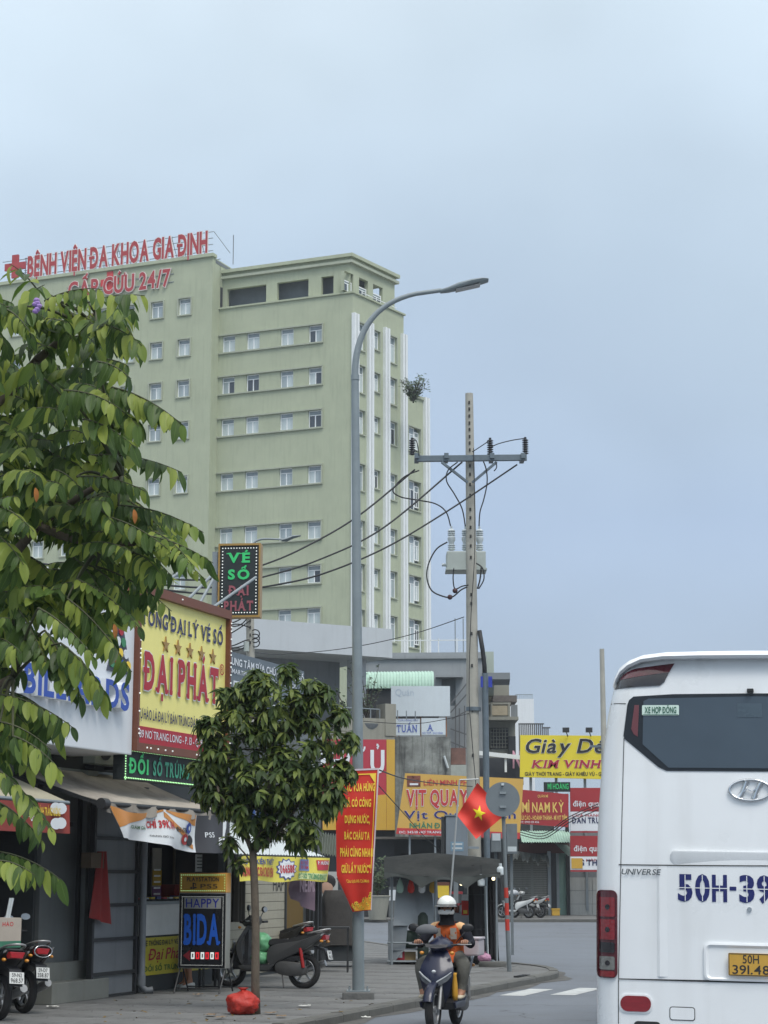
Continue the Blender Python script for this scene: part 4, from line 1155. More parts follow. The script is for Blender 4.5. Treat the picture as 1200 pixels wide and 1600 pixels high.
seg((791.6, 1411), (791.3, 1403), .039, m_post, 'post'); seg((791.3, 1403), (790.6, 1387), .041, m_pred, 'red_band'); seg((790.6, 1387), (785, 1229), .036, m_post, 'post')
c = TP(785.5, 1249, -.09)
disc = MB().tube([c + Vector((0, -.012, 0)), c + Vector((0, .012, 0))], .325, 32).build('sign_disc', mat('sign_back_grey', S(128, 136, 140, .9), .45, .06, 3, metal=.3), ts, smooth=R(40))
for dz in (.12, -.14): MB().box(c.x - .06, c.x + .06, -.14 + 0 * dz, -.03, c.z + dz - .02, c.z + dz + .02).build('clamp', m_steel, ts)
MB().box(c.x - .025, c.x + .025, -.16, -.1, c.z + .26, c.z + .30).build('clip', m_porc, ts)
# ================================================================ shop row on the corner pavement
FO = G(130, 1558, SW_Z); FO.z = 0
def FM(off): return frame(FO + NRM * off, FACE_YAW)
F0 = FM(0); FS = FM(1.1)
def fx(px, M=F0, py=1400): return H(M, px, py)[0]
m_wallg = mat('shop_wall_grey', S(104, 108, 108, .9), .8, .12, 1.2, bump=.2, streak=.3, streak_col=(.06, .06, .055))
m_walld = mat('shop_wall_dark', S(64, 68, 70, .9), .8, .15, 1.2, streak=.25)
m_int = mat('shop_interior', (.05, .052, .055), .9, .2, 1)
m_tileb = mat('base_tile', S(128, 130, 124, .9), .6, .12, 3, streak=.3, streak_col=(.12, .1, .07))
m_panel = mat('metal_panel_grey', S(128, 132, 136, .95), .5, .1, 2, metal=.1, streak=.25)
m_blk = mat('black_steel', (.03, .032, .034), .5, .1)
m_signw = mat('sign_white', S(222, 226, 230, 1.0), .35, .03, .8, streak=.10, streak_col=(.45, .45, .45))
m_signblue = mat('sign_blue', S(52, 84, 172, 1.0), .4, .05)
m_yel = mat('sign_yellow', S(240, 230, 140, 1.0), .45, .04, .7, streak=.08, streak_col=(.4, .36, .12))
m_sred = mat('sign_dark_red', S(172, 44, 56, 1.0), .5, .05)
m_led_green = mat('led_green', S(60, 190, 110), .4, .05, emis=.06, emis_col=S(40, 200, 110))
m_led_teal = mat('led_teal', S(60, 150, 120), .5, .05)
m_led_pink = mat('led_pink', S(150, 84, 92), .5, .08)
m_led_white = mat('led_white', S(240, 244, 240), .4, .02, emis=.3, emis_col=(.9, .95, .9))
m_led_grn = mat('led_dot_green', S(160, 240, 150), .4, .02, emis=.8, emis_col=(.5, .95, .45))
m_ledboard = mat('led_board', S(44, 52, 54, .8), .6, .1, 3)
m_brown = mat('frame_brown', S(120, 74, 56, .9), .5, .1)
m_gold = mat('frame_gold', S(176, 140, 80, .9), .4, .1, metal=.3)
m_signnavy = mat('sign_navy', S(54, 58, 96, .9), .5)

# --- billiards hall
def shop(name, label, x0, x1, ztop, holes, m, depth=8.0):
    t = thing(name, label, 'building', F0)
    wall_holes(x0, x1, SW_Z - .1, ztop, holes, .25).build('front_wall', m, t, recalc=False)
    MB().add([(x0, 0, 0), (x0, depth, 0), (x0, depth, ztop), (x0, 0, ztop)], [(0, 1, 2, 3)]).add([(x1, 0, 0), (x1, 0, ztop), (x1, depth, ztop), (x1, depth, 0)], [(0, 1, 2, 3)]).build('side_wall', m, t, kind='stuff', recalc=False)
    MB().box(x0, x1, 0, depth, ztop, ztop + .15).build('roof', m_roofd, t)
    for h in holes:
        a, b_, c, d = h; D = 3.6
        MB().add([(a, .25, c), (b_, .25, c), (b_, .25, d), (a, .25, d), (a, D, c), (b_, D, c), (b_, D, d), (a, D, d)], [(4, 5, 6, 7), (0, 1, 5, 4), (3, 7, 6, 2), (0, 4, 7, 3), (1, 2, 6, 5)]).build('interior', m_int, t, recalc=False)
    return t
xA0, xA1, xB1, xC1 = fx(-330), fx(143), fx(348), fx(500)
zSB = H(FS, 206, 1180)[1]                               # bottom of the white sign
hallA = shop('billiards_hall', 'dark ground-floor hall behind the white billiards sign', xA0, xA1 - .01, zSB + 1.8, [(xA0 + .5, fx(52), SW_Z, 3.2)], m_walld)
MB().box(fx(56), fx(112), -.06, 0, .6, 3.35).build('wall_panel', m_wallg, hallA)
MB().box(fx(121), fx(137), -.12, 0, SW_Z, 3.4).build('pilaster', mat('pilaster_grey', S(140, 145, 145, .9), .8, .1, 2, streak=.3), hallA)
MB().box(fx(48), fx(134), -.16, 0, SW_Z + .28, .66).build('plinth', m_tileb, hallA)
MB().box(fx(44), fx(134), -.42, -.0, SW_Z, SW_Z + .285).build('step', m_tileb, hallA, bevel=.01)
MB().box(fx(112.4), fx(116), -.10, 0, .3, 3.3).build('downpipe', m_blk, hallA)
# white sign box
sx0, sx1 = fx(-300, FS, 1100), H(FS, 206, 1180)[0]
sz0, sz1 = zSB, H(FS, 206, 926)[1]
bs = thing('billiards_sign', 'large white sign box with raised blue letters above the grey awning', 'sign', FS)
MB().box(sx0, sx1, 0, 1.0, sz0, sz1).build('box', m_signw, bs, bevel=.02)
xa, za = H(FS, 22, 1083); xb, zb = H(FS, 188, 1108)
hh = H(FS, 125, 1055)[1] - H(FS, 125, 1097)[1]
text(bs, 'BILLIARDS', (xa + xb) / 2, (za + zb) / 2, hh, m_signblue, y=-.09, w=xb - xa, bold=.045, depth=.10, letters=True, outline=.012, out_m=m_signw, track=.16)
xc, zc = H(FS, 182, 1012)
mbt = MB().prism([(xc - .3, zc - .35), (xc + .45, zc - .35), (xc + .08, zc + .5)], -.02, 0)
tri_ = mbt.build('rack_logo', mat('logo_dark', S(70, 74, 90), .5, .3, 20), bs)
rr = random.Random(2)
for r_ in range(4):
    for k in range(r_ + 1):
        px_, pz_ = xc + .08 + (k - r_ / 2) * .17, zc + .25 - r_ * .16
        MB().tube([(px_, -.035, pz_), (px_, -.02, pz_)], .07, 10).build('ball_print', [m_sred, m_signblue, m_banyel, m_signw, mat('ball_green', S(60, 130, 90), .4)][(r_ * 3 + k) % 5], tri_)
MB().box(sx0 + .1, sx1 - .9, 1.0, 1.08, sz0 - .95, sz0).build('soffit_band', m_wallg, bs)
for px in (40, 120, 160): MB().bar((fx(px, FS), .5, sz0 - 1.0), (fx(px, FS), 1.1, sz0 - 1.0), .06).build('bracket', m_blk, bs)

# --- lottery shop with the yellow sign
zDT = H(FS, 353, 968)[1]; zDB = H(FS, 208, 1160)[1]
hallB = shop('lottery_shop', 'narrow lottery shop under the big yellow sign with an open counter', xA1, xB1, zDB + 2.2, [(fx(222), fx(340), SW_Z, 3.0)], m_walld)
ys = thing('lottery_sign', 'large yellow sign with dark red slab letters and a red address strip', 'sign', FS)
dx0, dx1 = H(FS, 209.5, 1160)[0], H(FS, 353, 968)[0]
MB().box(dx0, dx1, 0, .16, zDB, zDT).build('board', m_yel, ys)
for a, b_, c, d in ((dx0 - .06, dx1 + .06, zDT, zDT + .14), (dx0 - .06, dx1 + .06, zDB - .12, zDB), (dx0 - .06, dx0, zDB, zDT), (dx1, dx1 + .06, zDB, zDT)):
    box('frame', m_brown, ys, a, b_, -.08, .18, c, d)
W = dx1 - dx0; Hh = zDT - zDB
box('address_strip', m_sred, ys, dx0, dx1, -.012, 0, zDB, zDB + Hh * .115)
text(ys, '389 NƠ TRANG LONG - P. 13 - Q. BÌNH THẠNH', dx0 + W * .02, zDB + Hh * .04, Hh * .05, m_signw, y=-.018, w=W * 1.5 * .64, bold=.012, align='l')
text(ys, 'TỔNG ĐẠI LÝ VÉ SỐ', dx0 + W * .5, zDT - Hh * .20, Hh * .10, m_signnavy, y=-.02, w=W * .92, bold=.035, slab=True, outline=.02, out_m=m_signw)
text(ys, 'ĐẠI PHÁT', dx0 + W * .49, zDB + Hh * .37, Hh * .235, m_sred, y=-.03, w=W * .84, bold=.055, slab=True, letters=True, outline=.03, out_m=m_signw)
text(ys, 'TỰ HÀO LÀ ĐẠI LÝ BÁN TRÚNG ĐẶC BIỆT NHIỀU NHẤT', dx0 + W * .02, zDB + Hh * .165, Hh * .065, m_signnavy, y=-.02, w=W * .96, bold=.03, align='l')
for k in range(5):
    cx_, cz_ = dx0 + W * (.30 + k * .135), zDT - Hh * .305
    MB().prism(star_pts(cx_, cz_, .13), -.02, 0).build('star', m_gold, ys)
rg = [(dx1 - .17 + .09 * math.cos(t), zDB + Hh * .62 + .09 * math.sin(t)) for t in (2 * math.pi * k / 20 for k in range(20))]
MB().loft([[(cx_ + .0, -.02, cz_) for cx_, cz_ in rg], [(dx1 - .17 + (x - dx1 + .17) * .78, -.02, zDB + Hh * .62 + (z - zDB - Hh * .62) * .78) for x, z in rg]], (False, False)).build('registered_ring', m_sred, ys)
text(ys, 'R', dx1 - .17, zDB + Hh * .62 - .045, .09, m_sred, y=-.02, bold=.01)
# chasing bulbs round the frame
bulb = MB().ball((0, 0, 0), .013, seg=6, rings=4).mesh('bulb'); bulb.materials.append(m_led_white)
def bulbs(parent, pts, me=bulb):
    for p in pts:
        o = bpy.data.objects.new('bulb', me); COL.objects.link(o); o.parent = parent; o.location = p
bulbs(ys, [q_ for q_ in [(dx0 - .03, -.09, zDB + Hh * k / 34) for k in range(34)] + [(dx0 + W * k / 26, -.09, zDT + .07) for k in range(26)] + [(dx0 + W * k / 26, -.09, zDB - .06) for k in range(26)] + [(dx1 + .03, -.09, zDB + Hh * k / 34) for k in range(34)] if rr.random() < .35])
# supports between the sign and the post behind
for a, b_ in (((238, 925), (300, 880)), ((285, 945), (330, 900)), ((305, 955), (336, 900)), ((320, 958), (400, 902))):
    MB().tube([FS.inverted() @ A(*a, 34.5), FS.inverted() @ A(*b_, 35.5)], .028, 8).build('strut', m_steel, ys, smooth=R(40))
# green LED strip sign
gx0, gz1 = H(FS, 197, 1169); gz0 = H(FS, 197, 1217)[1]; gx1 = H(FS, 345, 1238)[0]
gs = thing('led_strip_sign', 'dark LED strip sign with green and pink letters below the yellow sign', 'sign', FS)
MB().box(gx0, gx1, .02, .2, gz0, gz1).build('board', m_ledboard, gs)
hg = (gz1 - gz0) * .46
GW = gx1 - gx0
text(gs, 'ĐỔI', gx0 + GW * .04, gz0 + hg * .5, hg, m_led_green, y=.005, w=GW * .19, bold=.06, slab=True, letters=True, align='l')
text(gs, 'SỐ TRÚNG', gx0 + GW * .27, gz0 + hg * .5, hg, m_led_teal, y=.005, w=GW * .38, bold=.05, slab=True, letters=True, align='l')
text(gs, 'ĐẶC BIỆT', gx0 + GW * .69, gz0 + hg * .5, hg, m_led_pink, y=.005, w=GW * .30, bold=.05, slab=True, letters=True, align='l')
gb = MB().ball((0, 0, 0), .010, seg=6, rings=4).mesh('bulb'); gb.materials.append(m_led_grn)
bulbs(gs, [(gx0 + GW * k / 60, .01, gz0 + .02) for k in range(60)] + [(gx0 + GW * k / 60, .01, gz1 - .02) for k in range(60)] + [(gx0 + .02, .01, gz0 + (gz1 - gz0) * k / 12) for k in range(12)], gb)
# upright LED sign across the street direction, on a steel post
YV = 36.0
vo = A(376, 963, YV)
MV = frame(vo, R(-6))
vs_ = thing('upright_led_sign', 'upright dark LED sign with green and pink letters on a steel post before the hospital', 'sign', MV)
vx0, vz0 = H(MV, 342.5, 962); vx1, vz1 = H(MV, 405, 852)
MB().box(vx0, vx1, 0, .2, vz0, vz1).build('board', m_ledboard, vs_)
for a, b_, c, d in ((vx0 - .03, vx1 + .03, vz1, vz1 + .04), (vx0 - .03, vx1 + .03, vz0 - .04, vz0), (vx0 - .03, vx0, vz0, vz1), (vx1, vx1 + .03, vz0, vz1)): box('frame', m_gold, vs_, a, b_, -.03, .23, c, d)
VW, VH = vx1 - vx0, vz1 - vz0
for s, k, w, mm in (('VÉ', .76, .60, m_led_green), ('SỐ', .52, .58, m_led_green), ('ĐẠI', .29, .52, m_led_pink), ('PHÁT', .07, .76, m_led_pink)):
    text(vs_, s, (vx0 + vx1) / 2, vz0 + VH * k, VH * .13, mm, y=-.012, w=VW * w, bold=.06, slab=True, letters=True)
vb = MB().ball((0, 0, 0), .013, seg=6, rings=4).mesh('bulb'); vb.materials.append(m_led_white)
bulbs(vs_, [(vx0 + .05 + (VW - .1) * k / 12, -.01, z) for k in range(13) for z in (vz0 + .05, vz1 - .05)] + [(x, -.01, vz0 + .05 + (VH - .1) * k / 20) for k in range(1, 20) for x in (vx0 + .05, vx1 - .05)], vb)
MB().box(vx0 - .16, vx0 - .06, .05, .15, vz0 - 3.5, vz1 - .1).build('post', m_steel, vs_)
MB().box(vx0 - .1, vx0, .06, .12, vz1 - .5, vz1 - .42).build('bracket', m_steel, vs_); MB().box(vx0 - .1, vx0, .06, .12, vz0 + .3, vz0 + .38).build('bracket', m_steel, vs_)
# concrete pole behind it with lamp arm
Y2 = 40.0
p2 = thing('utility_pole', 'short stretch of concrete pole with tangled wires behind the upright LED sign', 'utility pole', Matrix.Translation(Vector((A(392, 1370, Y2).x, Y2, SW_Z))))
P2 = p2.matrix_world.translation
T2 = lambda px, py, dy=0.0: A(px, py, Y2 + dy) - P2
MB().tube([Vector((0, 0, -.1)), T2(392, 1100), T2(390, 870)], [.14, .095, .075], 12).build('shaft', m_pole, p2, smooth=R(50))
MB().tube(bez(T2(386, 876), T2(392, 835), T2(410, 842), T2(440, 843), 10) + [T2(446, 844)], .022, 8).build('lamp_arm', m_galv, p2, smooth=3.2)
MB().loft([[T2(px, py) + Vector((0, w * math.cos(t), h * math.sin(t))) for t in (2 * math.pi * k / 8 for k in range(8))] for px, py, w, h in ((440, 844, .04, .03), (448, 843, .09, .05), (458, 839, .1, .035), (470, 837, .05, .012))]).build('lamp_head', m_galv, p2, smooth=R(50))
for k, py in enumerate((960, 970, 980, 992, 1004)): MB().box(-.015, .015, -.01, .01, -.03, .03, Matrix.Translation(T2(391, py, -.1))).build('bolt_hole', m_hole, p2)
rr = random.Random(8)
for k in range(9):
    y0 = rr.uniform(958, 1008)
    MB().tube(bez(T2(340 + rr.uniform(-8, 12), y0 + rr.uniform(0, 16), -.2), T2(365, y0 + rr.uniform(-14, 20), -.2), T2(380, y0 + rr.uniform(-10, 26), -.2), T2(390, y0 - 6 + rr.uniform(-8, 8), -.12), 10), .014, 5).build('wire', m_cable, p2, smooth=3.2)
for k in range(3):
    y0 = 985 + 7 * k
    MB().tube(bez(T2(394, y0, -.1), T2(408, y0 - 6, -.1), T2(410, y0 + 14, -.1), T2(396, y0 + 12, -.1), 8), .013, 5).build('wire', m_cable, p2, smooth=3.2)
MB().tube([T2(385, 1018, -.15), T2(385, 1003, -.15)], .06, 10).build('junction_can', m_tank, p2, smooth=R(40))
# grey repair-shop sign
FG = FM(.9)
rx0, rz1 = H(FG, 354.5, 1016); rz0 = H(FG, 354.5, 1110)[1]; rx1 = H(FG, 475, 1050)[0]
rs = thing('repair_shop_sign', 'dark grey sign with small white repair-shop lettering behind the small tree', 'sign', FG)
MB().box(rx0, rx1, 0, .12, rz0, rz1).build('board', mat('sign_grey', S(104, 114, 122, .95), .5, .05, 1), rs)
RW, RH = rx1 - rx0, rz1 - rz0
text(rs, 'TRUNG TÂM SỬA CHỮA THIẾT BỊ SỐ', rx0 + RW * .48, rz1 - RH * .22, RH * .12, m_signw, y=-.014, w=RW * 1.02, bold=.03)
text(rs, 'SMARTPHONE - LAPTOP - MACBOOK', rx0 + RW * .46, rz1 - RH * .36, RH * .075, m_signw, y=-.014, w=RW * .86, bold=.01)
for k in range(3):
    cx_, cz_ = rx0 + RW * (.13 + .24 * k), rz1 - RH * .62
    if k == 1:
        MB().loft([[(cx_ + .16 * s * math.cos(t), -.012, cz_ + .16 * s * math.sin(t)) for t in (2 * math.pi * j / 20 for j in range(20))] for s in (1, .6)], (False, False)).build('icon', m_signw, rs)
    else:
        box('icon', m_signw, rs, cx_ - .17, cx_ + .17, -.012, 0, cz_ - .14, cz_ + .14); box('icon_inner', m_ledboard, rs, cx_ - .14, cx_ + .14, -.016, -.011, cz_ - .11, cz_ + .11)
# --- grey awning with hanging banner
m_awn = mat('awning_fabric', S(176, 168, 157, .95), .85, .12, 2.5, bump=.2, blotch=.4, blotch_col=(.12, .11, .10), spec=.1)
FA = FM(1.5)
ax0, az0 = H(F0, 22, 1196); ax1, _ = H(F0, 158, 1210)
fx0, fz0 = H(FA, 165, 1247); fx1, fz1 = H(FA, 352, 1274)
az0 = H(F0, 100, 1203)[1]; ffz = (fz0 + fz1) / 2
bx0, bx1 = fx0, fx1
aw = thing('shop_awning', 'stained grey fabric awning sloping out over the dark shopfront', 'awning', F0)
def awp(u, v):
    x = bx0 + (bx1 - bx0) * u
    return Vector((x, -1.5 * v, az0 + (ffz - az0) * v - .05 * math.sin(v * math.pi) - .025 * math.sin(u * math.pi * 5) ** 2 * v))
MB().grid(awp, 20, 8).grid(lambda u, v: awp(u, v) - Vector((0, 0, .012)), 20, 8, True).build('fabric', m_awn, aw, smooth=3.2, kind='stuff', recalc=False)
MB().tube([awp(0, 1) - Vector((.08, 0, .02)), awp(1, 1) - Vector((-.05, 0, .02))], .035, 10).build('front_rod', m_blk, aw, smooth=R(40))
MB().tube([awp(0, 1) + Vector((-.14, 0, -.02)), awp(0, 1) + Vector((.02, 0, -.02))], .075, 12).build('rod_end', m_blk, aw, smooth=R(40))
for u in (0.0, 1.0):
    MB().bar(awp(u, 0) - Vector((0, 0, .1)), awp(u, 1) - Vector((0, 0, .05)), .05, .05).build('folding_arm', m_blk, aw)
MB().tube([awp(0, 0) - Vector((.1, -.05, 0)), awp(1, 0) + Vector((.1, .05, 0))], .06, 10).build('roller_case', m_steel, aw, smooth=R(40))
val = MB().grid(lambda u, v: awp(u, 1) + Vector((0, -.02 - .02 * math.sin(u * 40), -.13 * v - .02 * v * math.sin(u * 23))), 60, 3).build('valance', m_awn, aw, smooth=3.2)
# banner below the awning edge
bw = bx1 - bx0
BZ = H(FA, 300, 1330)[1]; BT = ffz - .04
def banp(u, v):
    x = bx0 + .03 + (bw - .06) * u + (.34 * v * (1 - u) ** 3 if u < .75 else 0)
    top = BT - .08 * math.sin(min(u / .42, 1) * math.pi) if u < .42 else BT - .05 * math.sin((u - .42) / .58 * math.pi)
    bot = BZ + .03 * math.sin(u * 6) + .15 * (1 - u) ** 2
    return Vector((x, -1.5 - .04 - .05 * math.sin(u * 14 + v * 2) * (.4 + v) - .02 * math.sin(u * 33), top + (bot - top) * v))
ab = thing('awning_banner', 'white and orange price banner with a dark end panel hung along the grey awning', 'banner', F0)
u_s = .735
m_banw = mat('banner_white', S(228, 232, 234), .55, .05, 2)
m_banor = mat('banner_tan', S(206, 140, 74), .55, .08, 3)
m_band = mat('banner_dark', S(66, 66, 70), .55, .15, 3)
def patch(fu, nu, nv, name, m, off=0.0): return MB().grid(lambda a, b_: banp(*fu(a, b_)) + Vector((0, -off, 0)), nu, nv).build(name, m, ab, smooth=3.2)
patch(lambda a, b_: (a * u_s, b_), 50, 10, 'cloth', m_banw)
patch(lambda a, b_: (u_s + a * (1 - u_s), b_), 18, 10, 'dark_panel', m_band)
patch(lambda a, b_: (a * .42, b_ * (.62 * (1 - a) ** 1.4 + .05)), 20, 4, 'orange_sweep', m_banor, .006)
patch(lambda a, b_: (.42 + a * .30, (.05 + a * .75) + b_ * .16 * (1 - a * .2)), 16, 3, 'orange_sweep', m_banor, .006)
patch(lambda a, b_: (.44 + a * .29, b_ * (.04 + .25 * a)), 14, 3, 'orange_sweep', m_banor, .005)
fnA = lambda X, y, Z: banp(X, 1 - Z) + Vector((0, y, 0))
text(ab, 'CHỈ 39K/H', .40, .50, .20, mat('print_red', S(196, 50, 56), .5), y=-.01, w=.20, bold=.05, letters=True, fn=fnA)
text(ab, 'GIẢM GIÁ', .22, .42, .12, mat('print_green', S(80, 120, 84), .5), y=-.01, w=.14, bold=.03, fn=fnA)
text(ab, '9H-17H', .575, .47, .13, m_ink, y=-.01, w=.10, bold=.03, fn=fnA)
text(ab, 'KHUNG GIỜ VÀNG', .40, .22, .05, m_ink, y=-.01, w=.17, bold=.02, fn=fnA)
m_red2 = mat('print_red2', S(186, 52, 50), .5)
for (cu, cz_, r_, mm, nm) in ((.615, .30, .15, m_red2, 'ball_print'), (.675, .30, .15, m_ink, 'ball_print'), (.645, .62, .15, m_signblue, 'ball_print'), (.645, .62, .06, m_banw, 'ball_number'), (.615, .30, .06, m_banw, 'ball_number')):
    MB().add([fnA(cu + r_ * .26 * math.cos(t), -.020 + r_ * .03, cz_ + r_ * math.sin(t)) for t in (2 * math.pi * k / 16 for k in range(16))], [tuple(range(16))]).build(nm, mm, ab)
text(ab, 'PS5', .83, .42, .13, m_banw, y=-.01, w=.075, bold=.02, fn=fnA)
MB().add([fnA(u, -.01, z) for u, z in ((.935, .12), (.965, .1), (.97, .85), (.945, .8))], [(0, 1, 2, 3)]).build('console_print', m_banw, ab)
MB().add([fnA(u, -.01, z) for u, z in ((.90, .2), (.93, .2), (.93, .42), (.905, .42))], [(0, 1, 2, 3)]).build('console_print', m_banw, ab)
# small awning and red banner further left
aw2 = thing('shop_awning', 'pale beige awning edge above the red food banner', 'awning', FM(1.2))
M2 = FM(1.2)
x0, z1 = H(M2, -60, 1208); x1, z0 = H(M2, 107, 1254)
zr1 = H(M2, 100, 1255)[1]; zr0 = H(M2, 100, 1300)[1]
MB().add([(x0, 0, zr1 + .02), (x1, 0, zr1 + .02), (x1 - .2, 1.1, zr1 + .5), (x0, 1.1, zr1 + .5), (x0, 0, zr1), (x1, 0, zr1), (x1 - .2, 1.1, zr1 + .48), (x0, 1.1, zr1 + .48)], [(0, 1, 2, 3), (7, 6, 5, 4), (0, 4, 5, 1), (1, 5, 6, 2)]).build('fabric', mat('awning_beige', S(178, 172, 150, .9), .8, .08, 3), aw2)
MB().tube([(x0, 0, zr1 + .01), (x1, 0, zr1 + .01)], .025, 8).build('front_rod', m_steel, aw2, smooth=R(40))
rb = thing('food_banner', 'dull red food banner with round white dishes hanging at the dark doorway', 'banner', M2)
MB().grid(lambda u, v: Vector((x0 + (x1 - x0) * u, -.03 + .02 * math.sin(u * 15 + v), zr1 - .02 - (zr1 - zr0) * v)), 40, 4).build('cloth', mat('banner_dullred', S(150, 66, 58), .6, .08), rb, smooth=3.2)
text(rb, 'BÁNH TRÁNG NƯỚNG', x1 - (x1 - x0) * .23, zr0 + .20, .10, m_banyel, y=-.06, w=(x1 - x0) * .22, bold=.03)
text(rb, 'Chả giò', x1 - (x1 - x0) * .42, zr0 + .17, .16, m_banw, y=-.06, w=(x1 - x0) * .14, bold=.01, italic=.2)
for k, (a, c) in enumerate(((.14, .30), (.05, .30), (.13, .10), (.05, .11))):
    MB().add([(x1 - .12 - (x1 - x0) * a * .6 - .1 + .10 * math.cos(t) * 1.5, -.058 - k * .001, zr0 + c + .075 * math.sin(t)) for t in (2 * math.pi * j / 14 for j in range(14))], [tuple(range(14))]).build('dish_print', m_banw, rb)
# metal panel screen with black frame beside the counter
FP = FM(.35)
gx0, gx1 = fx(145, FP), fx(213, FP)
scr = thing('panel_screen', 'tall grey metal panel screen with black bars beside the counter', 'screen', FP)
zz = [H(FP, 180, y)[1] for y in (1545, 1520, 1467, 1414, 1362, 1310, 1262)]
zz[0] = SW_Z
for a, b_ in zip(zz, zz[1:]):
    box('panel', m_panel, scr, gx0 + .03, gx1 - .03, .02, .05, a + .02, b_ - .02)
    box('bar', m_blk, scr, gx0, gx1, -.02, .03, b_ - .025, b_ + .025)
box('bar', m_blk, scr, gx0, gx1, -.02, .03, SW_Z, SW_Z + .04)
for x in (gx0, gx1): box('upright', m_blk, scr, x - .03, x + .03, -.025, .06, SW_Z, zz[-1] + .1)
pp = thing('drain_pipe', 'dark vertical drain pipe with elbow at the end of the panel screen', 'pipe', FP)
MB().tube([(gx1 + .13, -.05, 3.2), (gx1 + .13, -.05, SW_Z + .12), (gx1 + .16, -.12, SW_Z + .04), (gx1 + .22, -.2, SW_Z + .05)], .055, 12).build('pipe', m_panel, pp, smooth=R(50))
MB().tube([(gx1 + .13, -.05, SW_Z + .28), (gx1 + .13, -.05, SW_Z + .12)], .068, 12).build('coupling', m_panel, pp, smooth=R(50))
# red cloth on the pilaster
FR = FM(.45)
cx0, cz1 = H(FR, 150, 1330); cx1, cz0 = H(FR, 163, 1432)
rc = thing('red_cloth', 'faded red cloth hanging beside the panel screen', 'cloth', FR)
def cl(u, v): return Vector((cx0 + .18 + (u - .5) * (.18 + .5 * v), .04 * math.sin(u * 12) * (1 - v * .3), cz1 + (cz0 - cz1) * v - .12 * v * u))
MB().grid(cl, 16, 10).build('cloth', mat('cloth_red', S(140, 42, 40), .8, .15, 4), rc, smooth=3.2)
MB().box(cx0 - .18, cx0 + .22, -.02, .14, cz1 - .24, cz1 - .02).build('hook_box', mat('ply', S(96, 82, 66), .8, .15), rc)
# counter
FCt = FM(.3)
kx0, kx1 = fx(220, FCt), fx(335, FCt)
zc1, zc0 = H(FCt, 250, 1413)[1], H(FCt, 250, 1461)[1]
ct = thing('lottery_counter', 'white lottery counter with a yellow printed front panel', 'counter', FCt)
MB().box(kx0, kx1, 0, .6, zc0, zc1).build('white_front', mat('counter_white', S(226, 228, 226), .5, .05), ct)
MB().box(kx0 - .05, kx1 + .05, -.08, .7, zc1, zc1 + .05).build('top', m_steel, ct)
zy0 = H(FCt, 250, 1522)[1]
MB().box(kx0 + .02, kx1, .02, .55, SW_Z, zc0).build('base', m_walld, ct)
pan = MB().box(kx0 + .03, kx1 - .1, -.005, .018, zy0, zc0 - .03).build('printed_panel', mat('panel_yellow', S(196, 184, 60), .5, .06), ct)
ph = zc0 - zy0
pxm = kx0 + (kx1 - kx0) * .30
text(pan, 'HỆ THỐNG ĐẠI LÝ VÉ SỐ', pxm, zy0 + ph * .75, ph * .12, m_ink, y=-.012, w=(kx1 - kx0) * .52, bold=.03)
text(pan, 'Đại Phát', pxm + .1, zy0 + ph * .38, ph * .28, m_sred, y=-.012, w=(kx1 - kx0) * .46, bold=.02, italic=.25)
text(pan, 'ĐỔI SỐ TRÚNG', pxm, zy0 + ph * .10, ph * .13, mat('print_grn', S(70, 110, 50), .5), y=-.012, w=(kx1 - kx0) * .5, bold=.03)
FI = FM(-.8)
pst = thing('shop_notice', 'tall yellow and white notice strip standing inside the counter opening', 'notice', FI)
x0, z1 = H(FI, 239, 1325); x1, z0 = H(FI, 251, 1415)
MB().box(x0, x1, 0, .02, z0, z1).build('board', mat('notice_white', S(150, 146, 136), .6), pst)
box('yellow_field', mat('notice_yellow', S(170, 140, 40), .6), pst, x0, x1, -.006, 0, z0 + (z1 - z0) * .35, z0 + (z1 - z0) * .62)
box('purple_field', mat('notice_purple', S(110, 70, 110), .6), pst, x0, x1, -.006, 0, z0, z0 + (z1 - z0) * .33)
for k in range(6): box('print_line', m_banw, pst, x0 + .05, x1 - .05, -.009, -.005, z0 + .08 + k * .1, z0 + .11 + k * .1)
pst2 = thing('shop_notice', 'brown notice board with faint text inside the lottery shop', 'notice', FI)
x0, z1 = H(FI, 272, 1325); x1, z0 = H(FI, 303, 1410)
MB().box(x0, x1, 0, .02, z0, z1).build('board', mat('notice_brown', S(92, 84, 66), .6, .15), pst2)
text(pst2, 'VÉ SỐ', (x0 + x1) / 2, z1 - .5, .22, m_walld, y=-.008, w=(x1 - x0) * .7, bold=.02)
pst3 = thing('shop_notice', 'white paper notice beside the dark doorpost of the lottery shop', 'notice', FM(-.3))
x0, z1 = H(FM(-.3), 306, 1335); x1, z0 = H(FM(-.3), 318, 1362)
MB().box(x0, x1, 0, .01, z0, z1).build('paper', m_banw, pst3)
for k in range(4): box('print_line', m_walld, pst3, x0 + .05, x1 - .08, -.004, 0, z0 + .06 + k * .055, z0 + .075 + k * .055)
strp = thing('plastic_stool', 'red plastic crate beside the notice board inside the counter opening', 'crate', FI)
x0, z1 = H(FI, 256, 1382); x1, z0 = H(FI, 276, 1413)
for k in range(4): box('slat', mat('crate_red', S(130, 40, 36), .5), strp, x0 + (x1 - x0) * k / 4, x0 + (x1 - x0) * (k + .8) / 4, -.2, .1, z0, z1 - .06)
box('rim', MATS['crate_red'], strp, x0 - .02, x1 + .02, -.22, .12, z1 - .06, z1)

